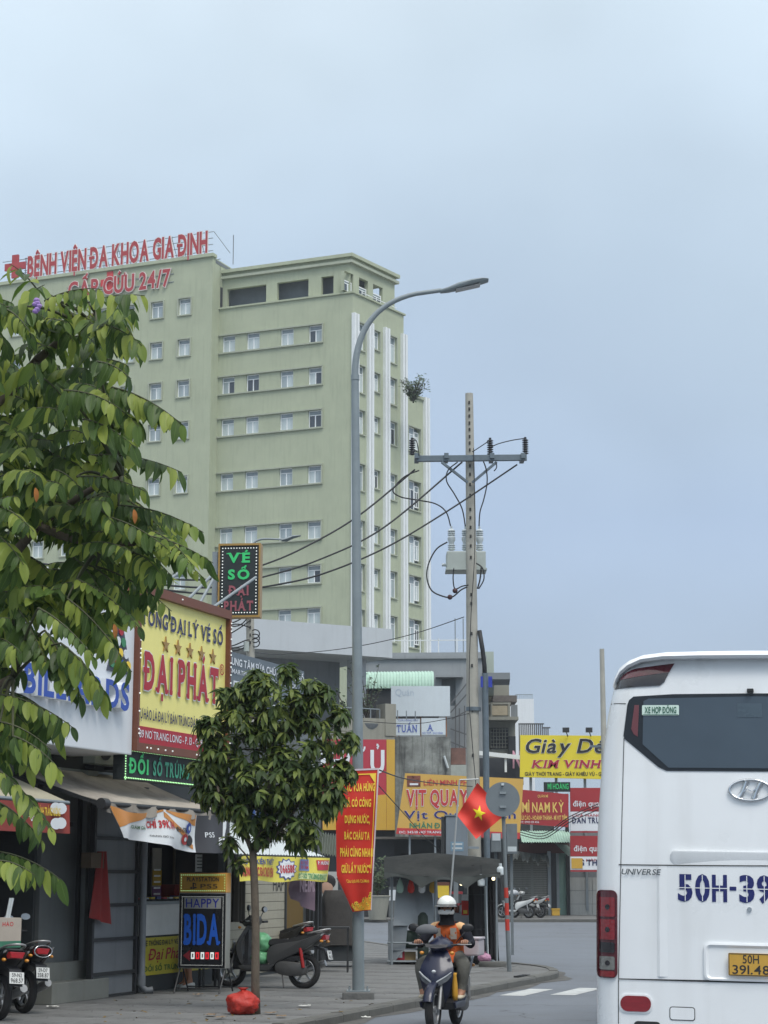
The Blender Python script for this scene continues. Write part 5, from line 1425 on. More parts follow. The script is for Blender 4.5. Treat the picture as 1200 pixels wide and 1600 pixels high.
# --- end shop: boarded wall, door, white awning with yellow lottery strip
zC = H(FG, 354.5, 1120)[1]
hallC = shop('corner_shop', 'pale boarded corner shop with a brown door behind the parked scooter', xB1 + .02, xC1, zC, [], m_wallg)
FCm = FM(.03)
m_board = mat('board_pale', S(168, 164, 148, .95), .7, .08, 2, streak=.15)
m_door = mat('door_brown', S(110, 88, 44, .95), .6, .12, 3, zscale=.2)
wx0, wx1 = fx(352), fx(443)
for k in range(20):
    o = MB().box(wx0, wx1, -.035, 0, SW_Z + .05 + k * .155, SW_Z + .05 + k * .155 + .147).build('board', m_board, hallC)
MB().box(fx(443), fx(470), -.05, 0, SW_Z, 2.55).build('door', m_door, hallC)
MB().box(fx(443) - .04, fx(443), -.07, 0, SW_Z, 2.6).build('door_frame', m_walld, hallC)
text(hallC, 'HAP', fx(432), H(FCm, 432, 1392)[1], .24, m_ink, y=-.042, w=fx(441) - fx(424), bold=-.005)
for px in (474, 480, 486, 492): MB().bar((fx(px), -.1, SW_Z), (fx(px), -.1, 2.2), .07).build('gate_bar', m_blk, hallC)
blue = thing('blue_shutter', 'blue and white corrugated shutter half hidden by the small tree', 'shutter', FM(.25))
FB_ = FM(.25)
x0, z1 = H(FB_, 376, 1235); x1 = fx(440, FB_); z0 = H(FB_, 376, 1292)[1]
n = 18
for k in range(n):
    box('slat', mat('shutter_blue', S(70, 100, 160), .5) if k % 3 else m_signw, blue, x0 + (x1 - x0) * k / n + .01, x0 + (x1 - x0) * (k + 1) / n - .01, -.02 if k % 2 else 0, .05, z0, z1)
FW = FM(1.75)
wa = thing('corrugated_awning', 'white corrugated metal awning carrying the yellow lottery strip', 'awning', F0)
ex0, ez = H(FW, 375, 1325); ex1, ez1 = H(FW, 511, 1346)
ez = (ez + ez1) / 2
n = 60
def cor(u, v, dz=0): 
    return Vector((ex0 + (ex1 - ex0) * u, -1.75 * v + .05, ez + .62 * (1 - v) + .012 * math.sin(u * n * math.pi) + dz))
MB().grid(lambda u, v: cor(u, v), 240, 2).grid(lambda u, v: cor(u, v, -.006), 240, 2, True).build('sheet', mat('corrugated_white', S(196, 204, 206), .45, .06, 2, streak=.2, streak_col=(.3, .3, .3)), wa, kind='stuff', recalc=False)
for u in (.02, .5, .98): MB().bar(cor(u, 0, -.05), cor(u, 1, -.05), .05).build('rafter', m_blk, wa)
MB().bar(cor(0, 1, -.03), cor(1, 1, -.03), .05).build('edge_bar', m_blk, wa)
for u in (.55, .97): MB().bar(cor(u, .95, -.05), Vector((cor(u, .95).x, cor(u, .95).y, SW_Z)), .05).build('prop', m_blk, wa) if u > .9 else None
lb = thing('lottery_strip_banner', 'bright yellow printed strip hung along the edge of the white awning', 'banner', F0)
lz0 = H(FW, 440, 1374)[1]
def lbp(u, v): return Vector((ex0 + (ex1 - ex0) * u, -1.75 - .03 + .03 * math.sin(u * 18 + v * 2), ez - .03 + (lz0 - ez) * v + .015 * math.sin(u * 12) * v))
MB().grid(lbp, 60, 5).build('cloth', mat('strip_yellow', S(230, 216, 90), .5, .05, 2), lb, smooth=3.2)
fnL = lambda X, y, Z: lbp(X, 1 - Z) + Vector((0, y, 0))
pr = mat('print_crimson', S(192, 56, 70), .5); pb = mat('print_blue', S(70, 86, 150), .5); pg = mat('print_green3', S(80, 150, 100), .5)
text(lb, 'TRÚNG ĐỘC ĐẮC NGUYÊN', .18, .2, .34, pr, y=-.01, w=.34, bold=.05, fn=fnL)
text(lb, 'XỔ SỐ KIẾN THIẾT', .18, .68, .2, pb, y=-.01, w=.32, bold=.04, fn=fnL)
sp8 = [(.485 + (.105 if i % 2 else .08) * math.cos(t), .5 + (.46 if i % 2 else .36) * math.sin(t)) for i, t in enumerate(2 * math.pi * j / 24 for j in range(24))]
MB().add([fnL(u, -.008, z) for u, z in sp8], [tuple(range(24))]).build('burst_edge', pb, lb)
MB().add([fnL(.485 + (u - .485) * .86, -.012, .5 + (z - .5) * .86) for u, z in sp8], [tuple(range(24))]).build('burst', m_banw, lb)
text(lb, '066588', .485, .36, .3, pr, y=-.017, w=.13, bold=.05, fn=fnL)
def lrect(u0, u1, z0, z1, m): MB().grid(lambda a, b_: fnL(u0 + (u1 - u0) * a, -.008, z0 + (z1 - z0) * b_), 4, 2).build('print_block', m, lb)
lrect(.625, .765, .42, .92, mat('block_blue', S(120, 140, 190), .5)); lrect(.845, .985, .48, .9, pr); lrect(.63, .98, .06, .34, mat('block_pale', S(214, 222, 160), .5))
text(lb, 'ĐẠI LÝ VÉ SỐ', .695, .7, .14, pr, y=-.014, w=.12, bold=.03, fn=fnL); text(lb, 'TẬN TÂM', .695, .5, .14, pr, y=-.014, w=.12, bold=.03, fn=fnL)
text(lb, 'P. HƯƠNG', .915, .72, .13, m_banw, y=-.014, w=.12, bold=.03, fn=fnL); text(lb, 'ĐỔI SỐ TRÚNG ĐẠI LÝ', .80, .1, .2, pg, y=-.014, w=.33, bold=.05, fn=fnL)
pc = thing('purple_cloth', 'faded purple printed cloth hanging below the yellow strip', 'cloth', F0)
px0, pz1 = H(FM(1.2), 455, 1378); px1, pz0 = H(FM(1.2), 493, 1418)
MB().grid(lambda u, v: Vector((px0 + (px1 - px0) * u, -1.2 + .05 * math.sin(u * 9 + v * 3), pz1 + .05 - .1 * u + (pz0 - pz1) * v * (.75 + .35 * u) )), 14, 8).build('cloth', mat('cloth_purple', S(104, 86, 98), .8, .12), pc, smooth=3.2)
text(pc, 'NEIMS', (px0 + px1) / 2, pz0 + .28, .22, mat('print_lilac', S(150, 130, 142), .7), y=-1.29, w=(px1 - px0) * .7, bold=.04)
gc = thing('grey_curtain', 'grey curtain bunched at the end of the boarded wall', 'curtain', F0)
x0, z1 = H(FM(.3), 366, 1335); x1, z0 = H(FM(.3), 380, 1440)
MB().grid(lambda u, v: Vector((x0 + (x1 - x0) * u, -.3 + .06 * math.sin(u * 20), z1 + (z0 - z1) * v)), 24, 6).build('cloth', mat('curtain_grey', S(86, 82, 76), .85, .1), gc, smooth=3.2)

# ================================================================ LED pavement sign
Lb = G(316, 1551, SW_Z)
MLd = frame(Lb, R(-13))
ld = thing('pavement_sign', 'black LED pavement sign with blue letters and a yellow game panel on top', 'sign', MLd)
lx0, lz0 = H(MLd, 278, 1513); lx1, lz1 = H(MLd, 354, 1395)
LW, LH = lx1 - lx0, lz1 - lz0
MB().box(lx0, lx1, 0, .22, lz0, lz1).build('case', mat('case_grey', S(168, 168, 162, .9), .4, .06, metal=.3), ld, bevel=.008)
MB().box(lx0 + .012, lx1 - .012, -.006, 0, lz0 + .012, lz1 - .012).build('screen', mat('screen_black', (.012, .013, .016), .3, .1), ld)
tz0, tz1 = lz1, H(MLd, 300, 1364)[1]
MB().box(lx0 + .0, lx1, 0, .22, tz0, tz1).build('top_box', mat('box_amber', S(214, 160, 84), .5, .04), ld, bevel=.008)
MB().box(lx0 + .012, lx1 - .012, -.006, 0, tz0 + .015, tz1 - .015).build('top_face', mat('face_amber', S(186, 142, 50), .5, .04), ld)
text(ld, 'PLAYSTATION', (lx0 + lx1) / 2, tz0 + (tz1 - tz0) * .58, (tz1 - tz0) * .20, m_ink, y=-.010, w=LW * .68, bold=.03)
text(ld, 'PS5', lx0 + LW * .63, tz0 + (tz1 - tz0) * .22, (tz1 - tz0) * .22, m_ink, y=-.010, w=LW * .36, bold=.0)
gx_, gz_ = lx0 + LW * .30, tz0 + (tz1 - tz0) * .20
MB().prism([(gx_ - .012, gz_), (gx_ + .008, gz_ - .008), (gx_ + .008, gz_ + .078), (gx_ + .03, gz_ + .07), (gx_ + .036, gz_ + .04), (gx_ + .045, gz_ + .045), (gx_ + .04, gz_ + .08), (gx_ - .012, gz_ + .095)], -.012, -.008).build('pad_logo', m_ink, ld)
MB().prism([(gx_ - .055, gz_ + .005), (gx_ - .02, gz_ - .004), (gx_ - .02, gz_ + .03), (gx_ - .05, gz_ + .02)], -.012, -.008).build('pad_logo', m_ink, ld)
MB().prism([(gx_ + .012, gz_ + .002), (gx_ + .055, gz_ + .014), (gx_ + .05, gz_ + .026), (gx_ + .012, gz_ + .03)], -.012, -.008).build('pad_logo', m_ink, ld)
lg = MB().ball((0, 0, 0), .006, seg=5, rings=3).mesh('bulb'); lg.materials.append(m_led_grn)
bulbs(ld, [(lx0 + .03 + (LW - .06) * k / 22, -.008, z) for k in range(23) for z in (tz0 + .03, tz1 - .03)] + [(x, -.008, tz0 + .03 + (tz1 - tz0 - .06) * k / 6) for k in range(1, 6) for x in (lx0 + .03, lx1 - .03)], lg)
lw_ = MB().ball((0, 0, 0), .0045, seg=5, rings=3).mesh('bulb'); lw_.materials.append(m_led_white)
bulbs(ld, [(lx0 + .05 + (LW - .1) * k / 38, -.008, z) for k in range(39) for z in (lz0 + .05, lz1 - .06)] + [(x, -.008, lz0 + .05 + (LH - .11) * k / 58) for k in range(1, 58) for x in (lx0 + .05, lx1 - .05)], lw_)
box('happy_field', mat('led_grey', S(150, 152, 150), .5, .08, 60), ld, lx0 + .085, lx1 - .085, -.010, -.006, lz0 + LH * .79, lz0 + LH * .935)
text(ld, 'HAPPY', (lx0 + lx1) / 2, lz0 + LH * .805, LH * .115, mat('led_navy', S(40, 48, 150), .5, .03), y=-.014, w=LW * .70, bold=.01, letters=True)
text(ld, 'BIDA', (lx0 + lx1) / 2, lz0 + LH * .33, LH * .37, mat('led_blue', S(26, 84, 180), .5, .12, 80, emis=.06, emis_col=S(30, 96, 200)), y=-.012, w=LW * .76, bold=.055, slab=True, letters=True, track=.06)
MB().prism([(lx0 + .08, lz0 + LH * .17), (lx0 + .19, lz0 + LH * .10), (lx0 + .19, lz0 + LH * .24)], -.012, -.006).build('arrow_head', mat('led_darkred', S(110, 26, 36), .5, .1, 60, emis=.1), ld)
for k in range(6):
    xx = lx0 + .21 + k * .077
    box('arrow_block', m_led_white if k % 2 == 0 else mat('led_red', S(210, 40, 48), .5, .1, 60, emis=.5), ld, xx, xx + .055, -.012, -.006, lz0 + LH * .125, lz0 + LH * .215)
    box('block_core', m_ledboard, ld, xx + .018, xx + .037, -.014, -.0115, lz0 + LH * .145, lz0 + LH * .195)
for x in (lx0 + .02, lx1 - .02):
    for s in (-1, 1): MB().tube([(x, .11 + s * .05, lz0 + .02), (x + .0, .11 + s * .34, 0)], .013, 8).build('leg', m_blk, ld, smooth=R(40))
for s in (-1, 1): MB().tube([(lx0 + .02, .11 + s * .26, .07), (lx1 - .02, .11 + s * .26, .07)], .011, 8).build('stretcher', m_blk, ld, smooth=R(40))
# ================================================================ far side of the junction
m_annex = mat('annex_white', S(186, 192, 196, 1.0), .8, .06, .4, streak=.2, streak_col=(.3, .31, .31))
m_annexd = mat('annex_grey', S(132, 137, 140, .95), .8, .1, .5, streak=.25)
m_greyb = mat('render_grey', S(150, 155, 158, .95), .85, .08, .6, bump=.2, streak=.3, streak_col=(.16, .165, .17))
m_beige = mat('beige_render', S(150, 149, 138, .95), .85, .08, .8, streak=.35, streak_col=(.14, .13, .11))
m_stain = mat('blackened_concrete', S(150, 154, 150, .95), .9, .3, 1.2, bump=.4, streak=1.0, streak_col=(.025, .026, .026), blotch=.7, blotch_col=(.05, .052, .052))
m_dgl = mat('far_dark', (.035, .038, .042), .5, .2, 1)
m_mint = mat('mint_sheet', S(176, 206, 190, .95), .5, .06, 1, streak=.15)
m_teal = mat('teal_wall', S(128, 158, 148, .9), .8, .1, 1.5, streak=.35)
m_shut = mat('shutter_pale', S(150, 152, 146, .9), .6, .08, 2, streak=.25)
# --- annex with white parapet
DA = 92.0
MAx = frame(Vector((A(613, 1000, DA).x, DA, 0)), R(31))
an = thing('annex_building', 'low annex with a wide white parapet slab and planted terrace below the hospital', 'building', MAx)
x0 = H(MAx, 345, 990)[0]; zt1 = H(MAx, 613, 983)[1]; zt0 = H(MAx, 613, 1028)[1]
MB().box(x0, 0, 0, 9, zt0, zt1).build('parapet_slab', m_annex, an)
zf = H(MAx, 600, 1150)[1]
MB().box(x0, -1.2, 3.0, 9, zf, zt0).build('back_wall', m_annexd, an)
MB().box(H(MAx, 578, 1060)[0], H(MAx, 592, 1060)[0], 1.2, 2.2, zf, zt0).build('column', m_annex, an)
MB().box(x0, 0, -.2, 9, zf - .5, zf).build('terrace_floor', m_beige, an)
zp = H(MAx, 600, 1100)[1]
MB().box(H(MAx, 520, 1120)[0], 0, -.2, 0, zf, zf + .8).build('terrace_wall', m_beige, an)
MB().box(H(MAx, 598, 1120)[0], .05, -.25, .6, zf, zp).build('terrace_pier', m_beige, an)
for k in range(10):
    xx = H(MAx, 520, 1120)[0] + k * .5
    MB().bar((xx, -.1, zf + .8), (xx, -.1, zf + 1.25), .04).build('rail_post', m_steel, an)
MB().bar((H(MAx, 515, 1120)[0], -.1, zf + 1.25), (-.8, -.1, zf + 1.25), .05).build('rail', m_steel, an)
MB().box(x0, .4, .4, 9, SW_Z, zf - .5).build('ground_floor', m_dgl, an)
for k in range(3):
    a = x0 + 1 + k * 4.2
    MB().box(a, a + 3.4, .36, .4, SW_Z, 3.2).build('shutter', m_shut, an)
# bonsai on the terrace
def twiggy(name, label, base, h, spread, n, m_l, seed, leaf=.10, lw=.03, dens=5):
    r = random.Random(seed)
    t = thing(name, label, 'plant', Matrix.Translation(base))
    mb = MB(); lf = MB()
    for k in range(n):
        a = r.uniform(0, 6.28); hh = h * r.uniform(.55, 1.0)
        p1 = Vector((math.cos(a) * spread * .25, math.sin(a) * spread * .25, hh * .45)); p2 = Vector((math.cos(a) * spread * r.uniform(.4, 1), math.sin(a) * spread * r.uniform(.4, 1), hh))
        pts = bez((0, 0, 0), (0, 0, hh * .3), p1, p2, 8)
        mb.tube(pts, [lw * (1 - i / 9) + .006 for i in range(9)], 5)
        for j in range(dens * 3):
            q = pts[r.randint(3, 8)] + Vector((r.gauss(0, leaf), r.gauss(0, leaf), r.gauss(0, leaf)))
            d = Vector((r.uniform(-1, 1), r.uniform(-1, 1), r.uniform(-.6, .6))).normalized() * leaf; s_ = d.orthogonal().normalized() * leaf * .4
            lf.add([q - d, q + s_, q + d, q - s_], [(0, 1, 2, 3)])
    mb.build('stem', mat('twig', (.06, .05, .04), .9), t, kind='stuff', smooth=3.2)
    lf.build('foliage', m_l, t, recalc=False, kind='stuff')
    return t
m_leaf_far = mat('leaf_far', (.055, .085, .04), .6, .3, 3)
bp = MAx @ Vector((H(MAx, 577, 1120)[0], .25, zf + .55))
tw = twiggy('potted_bonsai', 'thin bonsai in a shallow pot on the annex terrace', bp, 2.9, 1.3, 12, m_leaf_far, 3, .09)
MB().lathe([(.3, -.5), (.55, -.15), (.6, 0), (.5, 0)], 14).build('pot', m_annexd, tw, smooth=R(40))
bp = MAx @ Vector((H(MAx, 562, 1120)[0], .6, zf + .1))
twiggy('terrace_shrub', 'leafy shrub at the shaded end of the annex terrace', bp, 2.2, 1.3, 14, m_leaf_far, 5, .13)
# --- red sign with yellow side
DR = 86.0
MRd = frame(Vector((A(603, 1200, DR).x, DR, 0)), R(4))
rsn = thing('red_shop_sign', 'tall plain red shop sign with a yellow edge and white letter behind the banner', 'sign', MRd)
x0, z1 = H(MRd, 505, 1155); z0 = H(MRd, 560, 1297)[1]; x1 = H(MRd, 604, 1200)[0]; x2 = H(MRd, 617, 1200)[0]; z0 = H(MRd, 610, 1297)[1]
MB().box(x0, x1, 0, .4, z0, z1).build('board', mat('board_red', S(176, 58, 72, 1), .5, .05, .6), rsn)
m_amb = mat('board_amber', S(200, 160, 66, 1), .5, .06, .6)
MB().box(x1, x2, -.03, .43, z0, z1).build('side_band', m_amb, rsn)
zy = H(MRd, 590, 1245)[1]
pl = [(x0, z0)] + [(x1 - .01, z0)] + [(x1 - .01 - (x1 - x0) * k / 12, zy + .1 - (zy - z0 - .6) * (k / 12) ** 1.6) for k in range(13)]
MB().prism(pl, -.03, 0).build('yellow_sweep', m_amb, rsn)
text(rsn, 'PHỞ Ủ', H(MRd, 548, 1205)[0], H(MRd, 572, 1207)[1], .95, m_signw, y=-.03, w=3.0, bold=.05, letters=True)
MB().box(x0, x2, .4, 1.2, SW_Z, z1 - .2).build('sign_frame', m_dgl, rsn)
# --- duck shop sign
DV = 84.0
MVq = frame(A(720, 1305, DV), R(-1))
dk = thing('duck_shop_sign', 'wide amber shop sign with red and blue lettering behind the utility pole', 'sign', MVq)
c = [H(MVq, *p) for p in ((619, 1302), (812, 1310), (818, 1217), (633, 1208))]
MB().prism(c, 0, .15).build('board', mat('board_ochre', S(204, 164, 84, 1), .5, .05, .6), dk)
cc = [H(MVq, *p) for p in ((619, 1303), (812, 1311), (813, 1301), (620.5, 1293.5))]
MB().prism(cc, -.02, 0).build('red_strip', mat('strip_red', S(186, 62, 64), .5), dk)
def vt(s, px0, px1, pyb, pyt, m, **kw):
    a, z0 = H(MVq, px0, pyb); b_, _ = H(MVq, px1, pyb); _, z1 = H(MVq, px0, pyt)
    text(dk, s, (a + b_) / 2, z0, z1 - z0, m, w=b_ - a, **kw)
vt('LIÊN MINH PHÁT', 662, 748, 1227, 1219, MATS['strip_red'], y=-.02, bold=.02)
vt('VỊT QUAY LU', 635, 760, 1258, 1235, MATS['strip_red'], y=-.03, bold=.05, letters=True, outline=.035, out_m=m_signw)
vt('Vịt Quay Tiên', 631, 806, 1279, 1267, mat('print_navy', S(52, 48, 110), .5), y=-.02, bold=.02, outline=.015, out_m=m_signw)
vt('NHẬN ĐẶT TIỆC', 640, 735, 1294, 1286, mat('print_teal', S(60, 124, 96), .5), y=-.02, bold=.03)
vt('ĐC: 345/10 NƠ TRANG LONG, PHƯỜNG 13', 624, 745, 1302, 1298.5, m_signw, y=-.03, bold=.02)
x0, z0 = H(MVq, 636, 1229); x1, z1 = H(MVq, 657, 1212)
box('roast_picture', mat('picture_brown', S(120, 72, 58), .5, .6, 5), dk, x0, x1, -.02, 0, z0, z1); box('picture_plate', m_signw, dk, x0 + .12, x1 - .1, -.026, -.018, z0 + .06, z0 + .14)
for px in (640, 680, 790): 
    xx = H(MVq, px, 1300)[0]
    MB().bar((xx, .3, -1.3), (xx, .3, 1.0), .08).build('support', m_steel, dk)
# --- dark shops below these signs
DS = 87.0
sh = thing('row_shop', 'long dark open shopfront under the amber sign behind the street stall', 'building', Matrix.Translation((0, DS, 0)))
xl0, xl1 = A(500, 1400, DS).x, A(793, 1400, DS).x
zs = A(600, 1312, DS).z
wall_holes(xl0, xl1, SW_Z - .1, zs, [(xl0 + .5, xl0 + 3.2, SW_Z, 2.9), (xl0 + 3.6, xl0 + 6.0, SW_Z, 2.9), (xl0 + 6.4, xl1 - .3, SW_Z, 2.9)], .3).build('front_wall', m_walld, sh, recalc=False)
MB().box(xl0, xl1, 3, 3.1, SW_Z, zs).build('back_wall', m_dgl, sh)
MB().box(xl0, xl1, -1.6, 3.0, zs, zs + .1).build('canopy', mat('canopy_rust', S(96, 92, 86), .8, .2, 2), sh)
for k in range(7):
    MB().bar((xl0 + .8 + k * 1.15, 1.5, SW_Z), (xl0 + .8 + k * 1.15, 1.5, SW_Z + .9 + .3 * (k % 3)), .5, .5).build('shelf', m_wallg if k % 2 else m_walld, sh)
# --- stained wall, billboard, mint barrel roof, grey block
DG = 104.0
gb_ = thing('grey_block', 'plain grey rendered block with a flat roof right of the hospital', 'building', frame(A(600, 1370, DG), R(-3)))
MGb = gb_.matrix_world.copy(); gb_.matrix_world = MGb @ Matrix.Translation((0, 0, -MGb.translation.z)); MGb = gb_.matrix_world.copy()
x0 = H(MGb, 560, 1100)[0]; x1 = H(MGb, 758, 1100)[0]; z1 = H(MGb, 758, 1019)[1]
hole = (H(MGb, 690, 1100)[0], H(MGb, 712, 1100)[0], H(MGb, 700, 1103)[1], H(MGb, 700, 1060)[1])
wall_holes(x0, x1, 0, z1, [hole], .4).build('wall', m_greyb, gb_, recalc=False)
MB().box(x0, x1, .4, 10, 0, z1 - .02).build('core', m_annexd, gb_)
MB().box(x0, x1 + .1, -.15, .02, z1 - .35, z1 - .2).build('moulding', m_greyb, gb_)
MB().box(hole[0] - .3, hole[1] + .4, -.7, 0, hole[3], hole[3] + .12).build('window_hood', m_greyb, gb_)
MB().box(x1, x1 + .5, 1.5, 9, z1 - 1.6, z1 + .2).build('stair_tower', mat('mint_render', S(168, 178, 168), .8, .06), gb_)
MB().box(x1 - .1, x1 + 1.35, -.8, 2.5, z1 - 1.55, z1 - 1.2).build('roof_canopy', m_annexd, gb_)
for k in range(5): MB().bar((x1 - 5.5 + k, .3, z1), (x1 - 5.5 + k, .3, z1 + .8), .05).build('rail_post', m_white, gb_)
MB().bar((x0, .3, z1 + .7), (x1 - 1, .3, z1 + .7), .05).build('rail', m_white, gb_)
for px in (710, 723):
    xx = H(MGb, px, 1000)[0]; MB().cyl((xx, 3, z1), (xx, 3, H(MGb, px, 955)[1]), .03).build('antenna', m_steel, gb_)
# steel stair bars beside the billboard
m_bar = mat('rusty_bar', S(96, 98, 100), .7, .1)
for k, (a, b_) in enumerate((((704, 1102), (733, 1065)), ((704, 1115), (733, 1082)), ((706, 1125), (733, 1110)), ((712, 1100), (712, 1170)), ((718, 1108), (718, 1170)), ((726, 1104), (726, 1172)), ((704, 1140), (733, 1150)), ((704, 1160), (733, 1172)))):
    p, q = H(MGb, *a), H(MGb, *b_); MB().bar((p[0], -.5, p[1]), (q[0], -.5, q[1]), .07).build('stair_bar', m_bar, gb_)
DM = 98.0
mr = thing('barrel_canopy', 'mint green corrugated barrel roof above the blank billboard', 'canopy', Matrix.Translation((0, DM, 0)))
x0, x1 = A(560, 1060, DM).x, A(678, 1060, DM).x
zc, zt_ = A(600, 1076, DM).z, A(600, 1047, DM).z
rad = zt_ - zc
def brl(u, v, dr=0):
    a = math.pi * (.5 + (v - .5)); r = rad + dr + .025 * math.sin(u * 150)
    return Vector((x0 + (x1 - x0) * u, 1.0 - 1.1 * r * math.cos(math.pi * v), zc + r * math.sin(math.pi * v) + .012 * (x1 - x0) * u))
MB().grid(brl, 150, 14).build('sheet', m_mint, mr, recalc=False)
MB().add([Vector((x1 - .02, 1.0 - 1.05 * rad * math.cos(math.pi * k / 14), zc + .98 * rad * math.sin(math.pi * k / 14) + .012 * (x1 - x0))) for k in range(15)], [tuple(range(15))]).build('end_panel', m_dgl, mr)
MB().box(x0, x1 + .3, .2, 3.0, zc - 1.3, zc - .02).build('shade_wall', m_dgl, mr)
DW = 94.0
bb_ = thing('blank_billboard', 'faded blank white billboard with two lettered panels below it', 'billboard', Matrix.Translation((0, DW, 0)))
def dbox(parent, D, px0, px1, py0, py1, th, name, m, dy=0.0):
    a, b_ = A(px0, py1, D), A(px1, py0, D)
    return MB().box(a.x, b_.x, dy, dy + th, a.z, b_.z).build(name, m, parent)
m_fade = mat('billboard_faded', S(204, 214, 220), .5, .05, .5, streak=.15, streak_col=(.4, .42, .45))
dbox(bb_, DW, 611, 703, 1072, 1119, .2, 'board', m_fade)
dbox(bb_, DW, 616, 656, 1123, 1149, .15, 'lower_panel', m_fade); dbox(bb_, DW, 658.5, 696, 1122, 1148, .15, 'lower_panel', m_fade)
for px in (617, 622.5, 657, 697): dbox(bb_, DW, px, px + 1.5, 1119, 1152, .1, 'frame_post', mat('rust', S(150, 110, 84), .8), .2 if px > 618 else -.02)
m_fblue = mat('faded_blue', S(92, 108, 176), .5)
a = A(620, 1144, DW); b_ = A(652, 1133, DW)
text(bb_, 'TUẤN', (a.x + b_.x) / 2, a.z, b_.z - a.z, m_fblue, y=-.02, w=b_.x - a.x, bold=.03, slab=True, letters=True)
a = A(668, 1142, DW); b_ = A(677, 1132, DW)
text(bb_, 'Ạ', (a.x + b_.x) / 2, a.z, b_.z - a.z, m_fblue, y=-.02, w=b_.x - a.x, bold=.03, slab=True, letters=True)
text(bb_, 'MÁY MAY - BẢO HÀNH', A(676, 1146, DW).x, A(676, 1147, DW).z, .1, m_fblue, y=-.02, w=1.0, bold=.0); text(bb_, 'CỬA HÀNG MÁY', A(638, 1127, DW).x, A(638, 1127, DW).z, .1, m_fblue, y=-.02, w=1.0, bold=.0)
a = A(618, 1085, DW); text(bb_, 'Quán', A(632, 1085, DW).x, A(632, 1087, DW).z, .32, mat('ghost_print', S(176, 190, 202), .5), y=-.01, w=.9, bold=.0)
sw = thing('stained_wall', 'blackened rain-streaked concrete wall under the blank billboard', 'wall', Matrix.Translation((0, DW - .8, 0)))
dbox(sw, DW - .8, 600, 704, 1151, 1330, 4.0, 'wall', m_stain)
dbox(sw, DW - .8, 705, 735, 1195, 1330, 3.0, 'low_wall', mat('pale_wall', S(166, 172, 166), .85, .1, streak=.4)); dbox(sw, DW - .8, 705, 728, 1168, 1194, 2.5, 'brick_strip', mat('old_brick', S(120, 92, 84), .9, .25, 3, streak=.3), .3)
p, q = A(694, 1181, DW - 1), A(700, 1200, DW - 1)
MB().tube([p - Vector((0, DW - .8, 0)) + Vector((0, .1, 0)), q - Vector((0, DW - .8, 0)) + Vector((0, .1, 0))], .06, 8).build('tube_light', m_porc, sw, smooth=R(40))
# --- balcony house
DE = 112.0
bh = thing('balcony_house', 'narrow beige house with a balcony and a latticed window', 'house', Matrix.Translation((0, DE, 0)))
def E_(px0, px1, py0, py1, th, name, m, dy=0.0): return dbox(bh, DE, px0, px1, py0, py1, th, name, m, dy)
E_(752, 797, 1060, 1125, 6, 'upper_wall', m_beige, 1.0); E_(752, 806, 1125, 1430, 6, 'lower_wall', m_beige, .6)
E_(752, 809, 1121, 1126, 3, 'balcony_slab', m_beige, -.6); E_(752, 797, 1099, 1102, .2, 'balcony_rail', m_beige, -.6)
for px in (753, 766, 793): E_(px, px + 3, 1102, 1121, .2, 'balcony_post', m_beige, -.6)
E_(768, 792, 1104, 1119, .08, 'balcony_board', mat('ply_tan', S(172, 160, 136), .7, .1), -.62)
E_(798, 808, 1102, 1125, .1, 'balcony_screen', m_annexd, -.3)
E_(766, 795, 1136, 1169, .1, 'window_recess', m_dgl, .55)
for k in range(6): E_(767 + k * 4.6, 767.8 + k * 4.6, 1137, 1168, .05, 'grille_bar', m_beige, .46)
for k in range(6): E_(767, 794, 1138 + k * 5.6, 1138.9 + k * 5.6, .05, 'grille_bar', m_beige, .40)
E_(770, 808, 1086, 1096, 3, 'tile_roof', mat('roof_dull', S(110, 104, 100), .8, .2), .2); E_(795, 806, 1150, 1180, .4, 'doorway', m_dgl, .2)
wh_ = thing('white_house', 'plain white building edge rising behind the yellow shoe sign', 'building', Matrix.Translation((0, 135, 0)))
dbox(wh_, 135, 800, 834, 1092, 1430, 12, 'wall', mat('house_white', S(222, 226, 228), .8, .03, .3, streak=.1), 0)
dbox(wh_, 135, 787, 806, 1082, 1100, 6, 'roof_hut', m_annex, 2)
for k in range(9): dbox(wh_, 135, 806 + k * 3.2, 806.7 + k * 3.2, 1085, 1093, .1, 'rail_post', m_steel, .3)
dbox(wh_, 135, 806, 833, 1084, 1085, .1, 'rail', m_steel, .3)
fn_ = thing('roof_fence', 'dark iron roof fence left of the yellow shoe sign', 'fence', Matrix.Translation((0, 100, 0)))
for k in range(16): dbox(fn_, 100, 811 + k * 3.0, 812.1 + k * 3.0, 1131 if k < 13 else 1137, 1180, .06, 'picket', m_bar, 0)
dbox(fn_, 100, 810, 850, 1130, 1132, .08, 'rail', m_bar, -.02); dbox(fn_, 100, 848, 860, 1136, 1138, .08, 'rail', m_bar, -.02)
# --- yellow shoe billboard
DK = 90.0
MK = frame(A(880, 1217, DK), R(0))
sb_ = thing('shoe_billboard', 'bright yellow billboard with italic black and red lettering above the red signs', 'billboard', MK)
x0, z0 = H(MK, 812.5, 1215); x1, z1 = H(MK, 1010, 1149)
MB().prism([H(MK, *p) for p in ((812.5, 1214), (1010, 1219), (1010, 1150), (813, 1148.5))], 0, .2).build('board', mat('board_lemon', S(226, 208, 58, 1), .5, .04, .5), sb_)
def kt(s, px0, px1, pyb, pyt, m, **kw):
    a, z0 = H(MK, px0, pyb); b_, _ = H(MK, px1, pyb); _, z1 = H(MK, px0, pyt)
    text(sb_, s, (a + b_) / 2, z0, z1 - z0, m, w=b_ - a, **kw)
kt('Giày Dép', 819, 962, 1176, 1155, m_ink, y=-.03, bold=.03, italic=.22, letters=True, outline=.02, out_m=m_signw)
